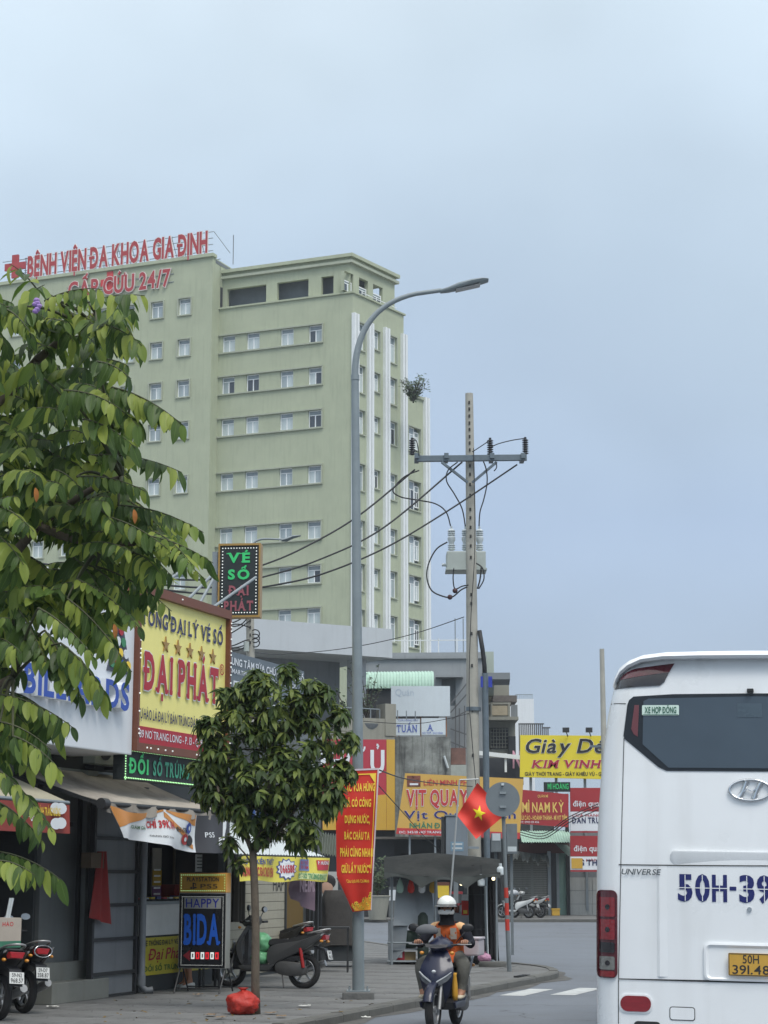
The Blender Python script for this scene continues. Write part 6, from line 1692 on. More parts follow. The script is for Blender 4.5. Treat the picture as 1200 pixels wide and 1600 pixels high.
kt('KIM VINH', 831, 938, 1199.5, 1188, mat('print_maroon', S(170, 44, 66), .5), y=-.03, bold=.045, italic=.2, slab=True, letters=True, outline=.02, out_m=m_signw)
kt('GIÀY THỜI TRANG - GIÀY KHIÊU VŨ - GIÀY THỂ THAO', 820, 985, 1212, 1206.5, m_ink, y=-.02, bold=.03)
for px in (883, 919, 960):
    a, z_ = H(MK, px, 1149)
    fl_ = thing('floodlight', 'small dark floodlight on the yellow billboard, ' + {883: 'above the middle of its first word', 919: 'beside the bus', 960: 'behind the bus'}[px], 'floodlight', MK)
    MB().bar((a + .12, -.05, z_ - .05), (a, -.5, z_ + .15), .04).build('arm', m_blk, fl_)
    MB().box(a - .16, a + .14, -.62, -.42, z_ + .1, z_ + .32).build('head', m_blk, fl_)
for px in (830, 870, 915, 965):
    a, z_ = H(MK, px, 1215); MB().bar((a, .35, -6.0), (a, .35, z1), .12).build('support', m_steel, sb_)
# --- dark band with white beams and a pink letter
dbk = thing('unlit_signboard', 'black unlit signboard with white beams and one pink letter', 'sign', Matrix.Translation((0, 93, 0)))
dbox(dbk, 93, 745, 818, 1184, 1226, .3, 'board', mat('board_charcoal', S(58, 62, 68), .6, .1), .2)
for a, b_ in (((745, 1177), (817, 1185)),): 
    p, q = A(*a, 93), A(*b_, 93); MB().bar((p.x, -.4, p.z), (q.x, -.4, q.z), .12, .2).build('beam', m_white, dbk)
dbox(dbk, 93, 788, 791, 1178, 1207, .1, 'beam', m_white, -.35); dbox(dbk, 93, 767, 789, 1179, 1182, .1, 'beam', m_white, -.3)
a = A(801, 1200, 93); b_ = A(814, 1174, 93)
text(dbk, 'N', (a.x + b_.x) / 2, a.z, b_.z - a.z, mat('letter_pink', S(214, 160, 178), .5), y=-.1, w=b_.x - a.x, bold=.03, letters=True, depth=.08)
# --- noodle sign, small green LED, lamp-shop signs
MN = frame(A(850, 1290, 87), R(3))
ns_ = thing('noodle_sign', 'red noodle shop sign with yellow letters below the shoe billboard', 'sign', MN)
MB().prism([H(MN, *p) for p in ((809.5, 1287), (888, 1292.5), (888.5, 1241), (813, 1233.5))], 0, .15).build('board', mat('board_crimson', S(160, 52, 56, 1), .5, .05, .6), ns_)
def nt(s, px0, px1, pyb, pyt, m, **kw):
    a, z0 = H(MN, px0, pyb); b_, _ = H(MN, px1, pyb); _, z1 = H(MN, px0, pyt)
    text(ns_, s, (a + b_) / 2, z0, z1 - z0, m, w=b_ - a, **kw)
m_cream = mat('print_cream', S(226, 196, 108), .5)
nt('MÌ NAM KỲ', 816, 881, 1269, 1254, m_cream, y=-.02, bold=.025, letters=True)
nt('SỦI CẢO - HOÀNH THÁNH - MÌ VỊT TIỀM', 813, 886, 1281, 1274.5, m_cream, y=-.02, bold=.03)
nt('QUÁN MÌ', 840, 856, 1246, 1242, m_cream, y=-.02, bold=.01); nt('ĐT: 0903 123 456', 812, 842, 1286, 1283, m_signw, y=-.02, bold=.01)
gl_ = thing('small_led_sign', 'small dark sign with green LED letters above the red noodle sign', 'sign', Matrix.Translation((0, 88, 0)))
dbox(gl_, 88, 850, 891, 1222, 1237, .15, 'board', m_ledboard, 0)
text(gl_, 'MÌ HOÀNG', A(872, 1230, 88).x, A(872, 1233, 88).z, .24, m_led_green, y=-.02, w=.95, bold=.03, letters=True)
m_crim = MATS['board_crimson']
for k, (y0, ym, y1, lab) in enumerate(((1231, 1268, 1301, 'upper of two red lamp-shop signs beside the bus'), (1306, 1338, 1362, 'lower of two red lamp-shop signs beside the bus'))):
    dq = thing('lamp_shop_sign', lab, 'sign', Matrix.Translation((0, 88, 0)), 'red lamp-shop signs')
    dbox(dq, 88, 891.5, 990, y0, ym, .15, 'red_board', m_crim); dbox(dq, 88, 891.5, 990, ym + .5, y1 - 3, .15, 'white_board', m_signw); dbox(dq, 88, 891.5, 990, y1 - 2.5, y1, .15, 'red_edge', m_crim)
    text(dq, 'điện quang', A(922, 1258, 88).x, A(922, ym - 8, 88).z, .26, m_signw, y=-.02, w=1.55, bold=.015)
    text(dq, 'ĐAN TRƯỜNG' if k == 0 else 'NG THÀNH', A(927, 1290, 88).x, A(927, ym + 18 - k * 4, 88).z, .24, m_signnavy, y=-.02, w=1.9, bold=.04)
    text(dq, 'CỬA HÀNG ĐIỆN', A(927, 1290, 88).x, A(927, ym + 8, 88).z, .11, m_sred, y=-.02, w=1.9, bold=.02)
    if k == 1: dbox(dq, 88, 893, 910, 1341, 1357, .02, 'lamp_picture', m_amb, -.03)
# --- shops under them
DH = 90.0
fs_ = thing('shuttered_shop', 'shuttered shop with a torn awning behind the white scooters', 'building', Matrix.Translation((0, DH, 0)))
def F_(px0, px1, py0, py1, th, name, m, dy=0.0): 
    a, b_ = A(px0, py1, DH), A(px1, py0, DH)
    return MB().box(a.x, b_.x, dy, dy + th, max(SW_Z, a.z) if py1 < 1432 else SW_Z, b_.z).build(name, m, fs_)
F_(792, 866, 1237, 1433, 4, 'front_wall', m_walld, .3)
zb0 = A(800, 1335, DH).z; n = 34
a, b_ = A(795, 1400, DH), A(856.5, 1400, DH)
for k in range(n):
    MB().box(a.x, b_.x, .2 + .0, .3, SW_Z + (zb0 - SW_Z) * k / n + .004, SW_Z + (zb0 - SW_Z) * (k + 1) / n - .01).build('shutter_slat', m_shut, fs_)
F_(857, 860.5, 1330, 1433, .3, 'post', m_steel, .05); F_(861, 869, 1320, 1433, .4, 'dark_reveal', m_dgl, .2)
F_(869, 889, 1297, 1433, 4, 'teal_wall', m_teal, .3); F_(886.5, 888.5, 1240, 1433, .2, 'downpipe', m_blk, .15)
F_(889, 1000, 1300, 1433, 4, 'side_wall', m_annexd, .4)
for j in range(3):
    for i in range(3):
        F_(890 + i * 37, 926 + i * 37, 1371 + j * 21, 1391.4 + j * 21, .06, 'wall_tile', mat('tile_pale', S(176, 178, 174), .6, .06, 1, streak=.3), .33)
F_(812, 889, 1318, 1333, .2, 'fascia', mat('fascia_red', S(90, 60, 58), .7, .2, 2), .1)
p = [A(812, 1298, DH), A(890, 1300, DH)]
n = 40
def mintr(u, v): return Vector((p[0].x + (p[1].x - p[0].x) * u, .3 - 1.6 * v, p[0].z - .55 * v + .02 * math.sin(u * n * 3.14)))
MB().grid(mintr, 160, 2).build('mint_canopy', m_mint, fs_, recalc=False)
m_awg = mat('awning_green', S(120, 138, 130), .8, .1)
MB().add([(A(866, 1318, DH).x, -.1, A(866, 1318, DH).z), (A(886, 1320, DH).x, -.1, A(886, 1320, DH).z), (A(902, 1337, DH - 1).x, -1.2, A(902, 1338, DH).z), (A(884, 1336, DH).x, -1.2, A(884, 1338, DH).z)], [(0, 1, 2, 3)]).build('green_awning', m_awg, fs_)
rr = random.Random(4)
a, b_ = A(796, 1328, DH), A(856, 1338, DH)
MB().grid(lambda u, v: Vector((a.x + (b_.x - a.x) * u, .1 - 1.1 * v, a.z - .25 * u - (.35 + .12 * math.sin(u * 21) + .1 * math.sin(u * 47)) * v ** 1.5)), 40, 5).build('torn_awning', mat('awning_torn', S(92, 98, 98), .9, .2, 4), fs_, smooth=3.2)
cr = thing('yellow_crate', 'yellow plastic crate on a dark stand by the teal wall', 'crate', Matrix.Translation((0, DH - 1, 0)))
a, b_ = A(862, 1431, DH - 1), A(874, 1421, DH - 1)
MB().box(a.x, b_.x, -.2, .2, SW_Z, SW_Z + .3).build('crate', m_amb, cr, bevel=.02); MB().box(a.x - .02, b_.x + .02, -.22, .22, SW_Z + .26, SW_Z + .32).build('rim', m_amb, cr)
bl_ = thing('black_bin', 'low black bin against the shutter beside the scooters', 'bin', Matrix.Translation((0, DH - .4, 0)))
a, b_ = A(836, 1431, DH - .4), A(852, 1417, DH - .4)
MB().box(a.x, b_.x, -.2, .2, SW_Z, SW_Z + .42).build('bin', m_blk, bl_, bevel=.02); MB().box(a.x - .02, b_.x + .02, -.22, .22, SW_Z + .42, SW_Z + .46).build('lid', m_blk, bl_)
# cables over the noodle sign and a pole behind the bus
for k, (y0, y1) in enumerate(((1300, 1266), (1304, 1270), (1308, 1275))):
    run('telephone_wire', ('uppermost', 'middle', 'lowest')[k] + ' of three wires drooping below the red noodle sign', [(812, 1296 + k * 4, 85), (850, y0 + 2, 85), (890, y1 + 10, 84), (935, y1 - 10, 83)], .02, group='wires below the noodle sign')
fp = thing('utility_pole', 'distant concrete pole rising behind the top corner of the bus', 'utility pole', Matrix.Translation(Vector((A(948, 1370, 70).x, 70, 0))))
MB().tube([(0, 0, 0), (0, 0, A(948, 1014, 70).z)], [.14, .085], 12).build('shaft', m_pole, fp, smooth=R(50))
MB().bar((-.5, 0, 6.5), (.5, 0, 6.5), .08).build('crossarm', m_arm, fp)
# more of the row to the right, hidden by the bus from here
for k, (xx, w, hh, mm) in enumerate(((15.5, 6.5, 7.5, m_beige), (22.3, 5.5, 9.5, m_annex), (28.1, 7, 6.5, m_greyb))):
    t = thing('terrace_house', ('beige', 'white', 'grey')[k] + ' two-storey terrace house further along the far pavement', 'house', Matrix.Translation((xx, DH + 1, 0)))
    hs = [(.4, w - .4, SW_Z, 2.8)] + [(a_, a_ + 1.1, z_, z_ + 1.4) for z_ in (4.0, 7.0) if z_ + 2 < hh for a_ in (.8, w - 1.9)]
    wall_holes(0, w, 0, hh, hs, .25).build('front_wall', mm, t, recalc=False)
    MB().box(0, w, .25, 7, 0, hh - .02).build('core', m_dgl, t); MB().box(-.1, w + .1, -.3, 7, hh, hh + .2).build('roof', m_roofd, t)
for k in range(3):
    t = thing('terrace_house', ('brown', 'cream', 'pale green')[k] + ' terrace house across the side road behind the shop row', 'house', Matrix.Translation((-14.5 - 6.5 * k, 93, 0)))
    mm = (m_beige, m_annex, m_teal)[k]; hh = (8, 10.5, 7)[k]
    wall_holes(0, 6.2, 0, hh, [(.4, 5.8, SW_Z, 2.8), (.8, 1.9, 4, 5.4), (4, 5.1, 4, 5.4)], .25).build('front_wall', mm, t, recalc=False)
    MB().box(0, 6.2, .25, 7, 0, hh - .02).build('core', m_dgl, t); MB().box(-.1, 6.3, -.3, 7, hh, hh + .2).build('roof', m_roofd, t)
# shrub on the hospital terrace
hb = A(646, 622, HD + 3)
tw = twiggy('terrace_tree', 'small dark tree on the hospital terrace against the sky', hb - Vector((0, 0, .4)), 2.2, 1.2, 26, m_leaf_far, 9, .16, .05, 10)
# ================================================================ scooters
m_black = mat('plastic_black', (.022, .023, .026), .45, .12, 6)
m_seat = mat('seat_black', (.03, .03, .032), .65, .1, 8)
m_tyre = mat('tyre', (.024, .024, .025), .85, .15, 12)
m_alu = mat('alloy', (.42, .43, .44), .35, .1, 6, metal=.8)
m_silver = mat('cast_silver', (.36, .36, .36), .4, .12, 8, metal=.6)
m_mirror = mat('mirror_glass', (.5, .54, .58), .08, .03, metal=.9)
m_lens = mat('lens_white', (.55, .58, .6), .12, .08, 10, coat=.8)
m_amber = mat('lens_amber', S(210, 140, 50), .2, .05, coat=.6)
m_taill = mat('lens_red', S(170, 30, 40), .2, .08, coat=.8)
m_pw = mat('plate_white', S(214, 216, 214), .5, .04)
m_redsh = mat('shock_red', S(160, 40, 40), .4, .1)
def panel(outline, w, name, m, parent, y0=0.0, k=.86, smooth=R(45), wy=.72):
    cx_ = sum(p[0] for p in outline) / len(outline); cz_ = sum(p[1] for p in outline) / len(outline)
    ins = [(cx_ + (x - cx_) * k, cz_ + (z - cz_) * k) for x, z in outline]
    rings = [[(x, y0 - w, z) for x, z in ins], [(x, y0 - w * wy, z) for x, z in outline], [(x, y0 + w * wy, z) for x, z in outline], [(x, y0 + w, z) for x, z in ins]]
    return MB().loft(rings).build(name, m, parent, smooth=smooth)
def smoothline(pts, n=4):
    """Closed Catmull-Rom through the points."""
    out = []; N = len(pts)
    for i in range(N):
        p0, p1, p2, p3 = [Vector(pts[(i + d) % N]) for d in (-1, 0, 1, 2)]
        for k in range(n):
            t = k / n
            q = .5 * ((2 * p1) + (p2 - p0) * t + (2 * p0 - 5 * p1 + 4 * p2 - p3) * t * t + (3 * p1 - p0 - 3 * p2 + p3) * t ** 3)
            out.append((q.x, q.y))
    return out
def ring_y(cx_, cz_, R_, r_, w, n=28):
    rings = []
    for i in range(n):
        a = 2 * math.pi * i / n
        rings.append([(cx_ + (R_ + r_ * math.cos(t)) * math.cos(a), w * math.sin(t), cz_ + (R_ + r_ * math.cos(t)) * math.sin(a)) for t in (2 * math.pi * k / 8 for k in range(8))])
    return rings
def scooter(label, M, col, plate=None, group=None, stand=True, steer=0.0, shock=None, accent=None):
    t = thing('motor_scooter', label, 'scooter', M, group)
    mb_ = mat('scooter_' + '_'.join(str(int(c * 999)) for c in col), col, .36, .06, 3, coat=.22, spec=.4)
    ma = accent or mb_
    for x in (.63, -.62):
        wt_ = MB().loft(ring_y(x, .27, .225, .05, .052), close=True).build('wheel', m_tyre, t, smooth=3.2)
        MB().loft(ring_y(x, .27, .178, .012, .04), close=True).build('rim', m_alu, wt_, smooth=3.2)
        sp_m = MB().tube([(x, -.04, .27), (x, .04, .27)], .045, 10)
        sp_m.build('hub', m_alu, wt_, smooth=R(40))
        for k in range(5):
            a = 2 * math.pi * k / 5 + .3
            MB().bar((x + .03 * math.cos(a), 0, .27 + .03 * math.sin(a)), (x + .172 * math.cos(a), 0, .27 + .172 * math.sin(a)), .03, .022, up=(0, 1, 0)).build('spoke', m_alu, wt_)
    # front mudguard and fork
    MB().loft([[(.63 + r_ * math.cos(a), y, .27 + r_ * math.sin(a)) for r_, y in ((.29, -.065), (.315, -.045), (.325, 0), (.315, .045), (.29, .065))] for a in (R(20 + 12.5 * k) for k in range(11))], (False, False)).build('mudguard', mb_, t, smooth=3.2)
    for s in (-1, 1): MB().tube([(.63, s * .075, .27), (.50, s * .075, .62)], .022, 8).build('fork', m_silver, t, smooth=R(40))
    # leg shield / front cowl
    lev = [(.33, .47, .34, .10), (.42, .53, .37, .145), (.52, .57, .39, .18), (.62, .575, .40, .205), (.70, .545, .39, .215), (.78, .50, .36, .20), (.88, .44, .31, .16), (.97, .38, .27, .10)]
    rings = []
    for z, xf, xb, w in lev:
        d = xf - xb
        rings.append([(xb, -w * .75, z), (xb + d * .35, -w, z), (xf - d * .38, -w * .72, z - .01), (xf - d * .12, -w * .34, z - .015), (xf, 0, z - .02), (xf - d * .12, w * .34, z - .015), (xf - d * .38, w * .72, z - .01), (xb + d * .35, w, z), (xb, w * .75, z), (xb + .03, 0, z)])
    MB().loft(rings).build('front_cowl', mb_, t, smooth=R(50))
    for s in (-1, 1):
        q = [(.605, .035, .585), (.545, .15, .655), (.505, .20, .70), (.50, .205, .66), (.545, .16, .60), (.60, .04, .53)]
        MB().loft([[(x + .004, s * y, z) for x, y, z in q], [(x - .03, s * y * .96, z) for x, y, z in q]]).build('headlight', mat('headlamp_lens', S(104, 108, 114, .8), .15, .2, 12, coat=.6), t)
        q2 = [(.607, .035, .600), (.550, .15, .670), (.508, .205, .712), (.506, .205, .700), (.550, .15, .655), (.607, .035, .582)]
        MB().loft([[(x + .010, s * y, z) for x, y, z in q2], [(x - .02, s * y * .96, z) for x, y, z in q2]]).build('running_light', m_lens, t)
    MB().ball((.595, 0, .715), .02, .03, .02, 8, 5).build('badge', m_lens, t, smooth=3.2)
    MB().loft([[(.36, -.11, z), (.36, .11, z), (.30, .10, z), (.30, -.10, z)] for z in (.34, .9)]).build('inner_shield', m_black, t)
    MB().box(.40, .56, -.10, .10, .28, .53).build('lower_cowl', m_black, t, bevel=.03)
    # handlebar with cowl, grips, levers, mirrors
    rings = [[(xb, -w * .7, z), (xb + .04, -w, z), (xf - .03, -w * .6, z), (xf, 0, z + dz), (xf - .03, w * .6, z), (xb + .04, w, z), (xb, w * .7, z)] for z, xf, xb, w, dz in ((.95, .42, .20, .10, 0), (1.0, .45, .17, .165, 0), (1.05, .42, .15, .15, .0), (1.11, .33, .16, .07, .02))]
    MB().loft(rings).build('handlebar_cowl', mb_, t, smooth=R(50))
    MB().loft([[(.455, -.13, 1.0), (.465, 0, .985), (.455, .13, 1.0), (.43, .15, 1.035), (.445, 0, 1.03), (.43, -.15, 1.035)], [(.40, -.12, 1.0), (.41, 0, .985), (.40, .12, 1.0), (.38, .14, 1.03), (.40, 0, 1.03), (.38, -.14, 1.03)]]).build('top_lamp', m_lampb, t)
    MB().tube([(.17, -.36, 1.04), (.24, -.18, 1.02), (.25, 0, 1.01), (.24, .18, 1.02), (.17, .36, 1.04)], .014, 8).build('handlebar', m_black, t, smooth=R(40))
    for s in (-1, 1):
        MB().tube([(.205, s * .25, 1.032), (.17, s * .37, 1.04)], .02, 10).build('grip', m_black, t, smooth=R(40))
        MB().tube([(.24, s * .22, 1.03), (.27, s * .28, 1.025), (.245, s * .40, 1.03)], .007, 6).build('brake_lever', m_silver, t, smooth=R(40))
        MB().tube([(.22, s * .2, 1.05), (.24, s * .27, 1.13), (.22, s * .33, 1.2)], .007, 6).build('mirror_stalk', m_black, t, smooth=3.2)
        Mm = Matrix.Translation((.22, s * .345, 1.23)) @ Matrix.Rotation(R(10 * s), 4, 'Z')
        mr_ = MB().ball((0, 0, 0), .022, .075, .05, 12, 8, Mm).build('mirror', m_black, t, smooth=3.2)
        MB().loft([[Mm @ Vector((x, .066 * math.cos(a), .042 * math.sin(a))) for a in (2 * math.pi * k / 14 for k in range(14))] for x in (-.02, -.025)]).build('mirror_glass', m_mirror, mr_)
        MB().ball((.42, s * .19, .93), .03, .03, .022, 8, 5).build('indicator', m_amber, t, smooth=3.2)
    # floor, body, seat
    panel([(.38, .25), (.40, .34), (.34, .37), (-.12, .37), (-.14, .25)], .21, 'floorboard', m_black, t)
    for s in (-1, 1):
        panel(smoothline([(-.06, .40), (-.05, .56), (-.14, .66), (-.35, .70), (-.62, .745), (-.88, .83), (-.97, .845), (-.93, .78), (-.74, .64), (-.48, .52), (-.25, .42), (-.14, .36)]), .03, 'side_panel', mb_, t, y0=s * .135, k=.9)
        panel([(.36, .27), (.42, .34), (.30, .35), (-.12, .34), (-.22, .38), (-.10, .27)], .02, 'floor_trim', ma, t, y0=s * .212)
        panel([(-.80, .74), (-.97, .82), (-1.0, .85), (-.90, .82), (-.70, .76)], .012, 'tail_trim', m_lens if col[0] < .2 else mb_, t, y0=s * .150)
    panel([(-.04, .38), (-.03, .62), (-.12, .70), (-.9, .82), (-.9, .74), (-.5, .5), (-.2, .36)], .125, 'underseat_box', m_black, t)
    panel(smoothline([(-.03, .66), (-.05, .74), (-.16, .765), (-.38, .755), (-.50, .79), (-.72, .835), (-.90, .865), (-.90, .82), (-.60, .74), (-.25, .68)]), .135, 'seat', m_seat, t, k=.9)
    MB().tube(bez((-.70, .13, .84), (-.95, .15, .90), (-1.02, .10, .92), (-1.04, 0, .92), 8) + bez((-1.04, 0, .92), (-1.02, -.10, .92), (-.95, -.15, .90), (-.70, -.13, .84), 8)[1:], .015, 8).build('grab_rail', m_silver, t, smooth=3.2)
    MB().loft([[(-.93, y, z) for y, z in ((-.10, .74), (.10, .74), (.13, .81), (-.13, .81))], [(-1.0, y, z) for y, z in ((-.07, .755), (.07, .755), (.10, .83), (-.10, .83))]]).build('tail_light', m_taill, t, bevel=.008)
    for s in (-1, 1): MB().ball((-.95, s * .15, .73), .035, .03, .022, 8, 5).build('indicator', m_amber, t, smooth=3.2)
    MB().loft([[(-.80, -.08, .66), (-.80, .08, .66), (-.80, .08, .62), (-.80, -.08, .62)], [(-.98, -.08, .62), (-.98, .08, .62), (-.97, .08, .58), (-.97, -.08, .58)], [(-1.04, -.09, .42), (-1.04, .09, .42), (-1.02, .09, .42), (-1.02, -.09, .42)]]).build('rear_mudguard', m_black, t)
    Mpl = Matrix.Translation((-1.045, 0, .52)) @ Matrix.Rotation(R(-90), 4, 'Z') @ Matrix.Rotation(R(-14), 4, 'X')
    po = MB().box(-.095, .095, -.006, .006, -.07, .07).build('number_plate', m_pw, t, bevel=.003); po.matrix_local = Mpl
    if plate:
        text(po, plate[0], 0, .012, .045, m_ink, y=-.009, w=.13, bold=.02); text(po, plate[1], 0, -.055, .05, m_ink, y=-.009, w=.16, bold=.02)
    # engine, belt case, exhaust, shock, stand
    panel(smoothline([(-.18, .30), (-.22, .40), (-.40, .42), (-.62, .38), (-.70, .30), (-.66, .21), (-.45, .19), (-.25, .22)]), .05, 'belt_case', mat('case_dark', (.10, .10, .10), .45, .15, 8, metal=.4), t, y0=.11, k=.85)
    MB().box(-.45, -.15, -.10, .08, .26, .44).build('engine', m_black, t, bevel=.04)
    MB().tube([(-.62, -.15, .30), (-.80, -.16, .36), (-.92, -.16, .40)], [.05, .06, .05], 12).build('exhaust', m_silver, t, smooth=R(50)); MB().tube([(-.2, -.12, .22), (-.45, -.14, .22), (-.62, -.15, .29)], .022, 8).build('exhaust_pipe', m_silver, t, smooth=3.2)
    MB().tube([(-.66, .155, .32), (-.60, .15, .62)], .028, 10).build('shock_absorber', shock or m_silver, t, smooth=R(40))
    if stand: MB().tube([(-.30, .13, .22), (-.36, .2, .01)], .011, 6).build('side_stand', m_black, t, smooth=R(40))
    panel([(-.30, .42), (-.45, .50), (-.72, .50), (-.62, .42)], .05, 'air_box', m_black, t, y0=.11)
    return t
def heading(p, d, z):
    """Frame with x along d at the ground point p."""
    return Matrix.Translation((p.x, p.y, z)) @ Matrix.Rotation(math.atan2(d.y, d.x), 4, 'Z')
# rider's scooter
rf = G(677, 1613)
hd_ = (-U).copy(); hd_.rotate(Matrix.Rotation(R(4), 3, 'Z'))
rc_ = rf - hd_ * .63
MRide = heading(rc_, hd_, 0.0)
rs_col = S(32, 40, 72, .62)
ride = scooter('dark blue scooter ridden towards the camera by the rider in an orange vest', MRide, rs_col, stand=False)
# parked side-on
pr_, pf_ = G(485, 1545, SW_Z), G(350, 1542.5, SW_Z)
dpk = (pf_ - pr_).normalized()
MPk = heading((pf_ + pr_) / 2 + Vector((0, 0, 0)), dpk, SW_Z) @ Matrix.Rotation(R(3), 4, 'X')
park = scooter('dark grey scooter parked side-on between the small tree and the lamp post', MPk, S(78, 79, 80, .8), ('59-P2', '456.28'), shock=m_redsh)
p2_ = G(420, 1519, SW_Z); d2_ = Vector((-.75, .6, 0)).normalized()
park2 = scooter('black scooter parked behind the dark grey one at the boarded wall', heading(p2_, d2_, SW_Z), S(48, 46, 46, .7))
# pair at the left edge, seen from behind
l1 = G(36, 1583, SW_Z); dl = Vector((-.62, .78, 0)).normalized()
lf1 = scooter('black scooter with chrome-ringed tail light at the left edge before the plinth', heading(l1 + dl * .62, dl, SW_Z) @ Matrix.Rotation(R(4), 4, 'X'), S(52, 44, 44, .7), ('59-D7', '358.87'))
dl2 = Vector((-.55, .83, 0)).normalized()
l2 = G(-2, 1594, SW_Z)
lf2 = scooter('black scooter cut by the left edge with a white plate', heading(l2 + dl2 * .62, dl2, SW_Z) @ Matrix.Rotation(R(4), 4, 'X'), S(40, 40, 44, .7), ('59-N2', '968.57'))
MB().loft(ring_y(0, 0, .075, .006, .006, 20), close=True).build('tail_ring', m_chrome, lf1, smooth=3.2).matrix_local = Matrix.Translation((-1.005, 0, .79)) @ Matrix.Rotation(R(90), 4, 'Z') @ Matrix.Scale(1.7, 4, (1, 0, 0))
w1 = G(806, 1434.5, SW_Z); dw = Vector((-.86, .5, 0)).normalized()
wsA = scooter('white scooter parked nearest the far kerb before the shutter', heading(w1, dw, SW_Z), S(214, 216, 214, .95), ('59-F1', '220.15'), 'white scooters by the far shutter')
w2 = w1 + Vector((.55, .75, 0))
wsB = scooter('white scooter half hidden behind another white one near the shutter', heading(w2, dw, SW_Z), S(190, 192, 190, .9), ('59-K1', '118.40'), 'white scooters by the far shutter')
rco = thing('rain_cover', 'pale folded rain cover over the handlebar of the nearest white scooter', 'cover', heading(w1, dw, SW_Z))
MB().ball((.15, -.1, 1.05), .22, .26, .14, 12, 8).build('cloth', mat('cover_grey', S(170, 174, 178), .5, .2, 9), rco, smooth=3.2)
# green bags on the floorboard
m_gbag = mat('bag_green', S(104, 168, 122, .95), .35, .18, 14, coat=.2)
def lumpy(name, label, cat, M, rx, ry, rz, m, seed, knot=True, amp=.12):
    t = thing(name, label, cat, M)
    r = random.Random(seed); off = Vector((r.uniform(0, 9), r.uniform(0, 9), 0))
    b = bmesh.new(); bmesh.ops.create_icosphere(b, subdivisions=4, radius=1.0)
    for v in b.verts:
        d = v.co.normalized()
        k = 1 + amp * mnoise.noise(d * 1.7 + off) + amp * .6 * mnoise.noise(d * 5 + off) + amp * .35 * abs(mnoise.noise(Vector((math.atan2(d.y, d.x) * 4, d.z * 1.2, 0)) + off))
        z = d.z * k
        if knot and d.z > .55: k *= 1 - (d.z - .55) * 1.1
        v.co = Vector((d.x * k * rx, d.y * k * ry, max(z, -.82) * rz))
    me = bpy.data.meshes.new(name); b.to_mesh(me); b.free()
    put('bag', me, m, t, smooth=3.2)
    if knot:
        MB().loft([[(rr_ * math.cos(a), rr_ * math.sin(a) * .7, z) for a in (2 * math.pi * k / 9 for k in range(9))] for rr_, z in ((.28 * rx, .80 * rz), (.14 * rx, .95 * rz), (.2 * rx, 1.05 * rz), (.36 * rx, 1.2 * rz))]).build('knot', m, t, smooth=3.2)
    return t
gp = MPk @ Vector((.10, .05, .47)); lumpy('green_bag', 'lower of two green bags stacked on the dark grey scooter floorboard', 'bag', Matrix.Translation(gp), .15, .17, .13, m_gbag, 1, False)
gp = MPk @ Vector((.09, .04, .70)); lumpy('green_bag', 'upper of two green bags stacked on the dark grey scooter floorboard', 'bag', Matrix.Translation(gp), .16, .18, .16, m_gbag, 2, False)
rbp = G(378, 1586, SW_Z) + Vector((0, .15, 0))
m_rbag = mat('bag_red', S(188, 56, 46, .9), .5, .12, 10, bump=.5, bscale=30)
lumpy('red_bag', 'knotted red plastic bag at the foot of the small tree', 'bag', Matrix.Translation(rbp + Vector((0, 0, .135))), .21, .17, .165, m_rbag, 7, True, .2)
# carton on the left scooter
Mcb = heading(l2 + dl2 * .62, dl2, SW_Z)
cbx = thing('carton_box', 'pale carton with green base and red print strapped on the left-edge scooter', 'carton', Mcb @ Matrix.Translation((-.55, 0, .87)) @ Matrix.Rotation(R(12), 4, 'Z'))
MB().box(-.17, .17, -.2, .2, .08, .36).build('carton', mat('carton_pale', S(186, 176, 164, .9), .8, .08), cbx); MB().box(-.171, .171, -.201, .201, 0, .08).build('green_base', mat('carton_green', S(70, 128, 104, .9), .8, .08), cbx)
tb = text(cbx, 'HẢO', 0, .26, .05, mat('carton_red', S(190, 60, 66), .7), y=0, w=.16, bold=.03)
for o in tb: o.matrix_local = Matrix.Rotation(R(-90), 4, 'Z') @ Matrix.Translation((0, -.172, 0)) 
rod = thing('tube_lamp', 'pair of white tubes sticking out of the pale carton', 'tube', Mcb @ Matrix.Translation((-.5, .05, .95)))
for k in range(2): MB().tube([(-.06, -.03 * k - .08, 0), (-.09, -.03 * k - .16, .52)], .017, 8).build('tube', m_porc, rod, smooth=R(40))

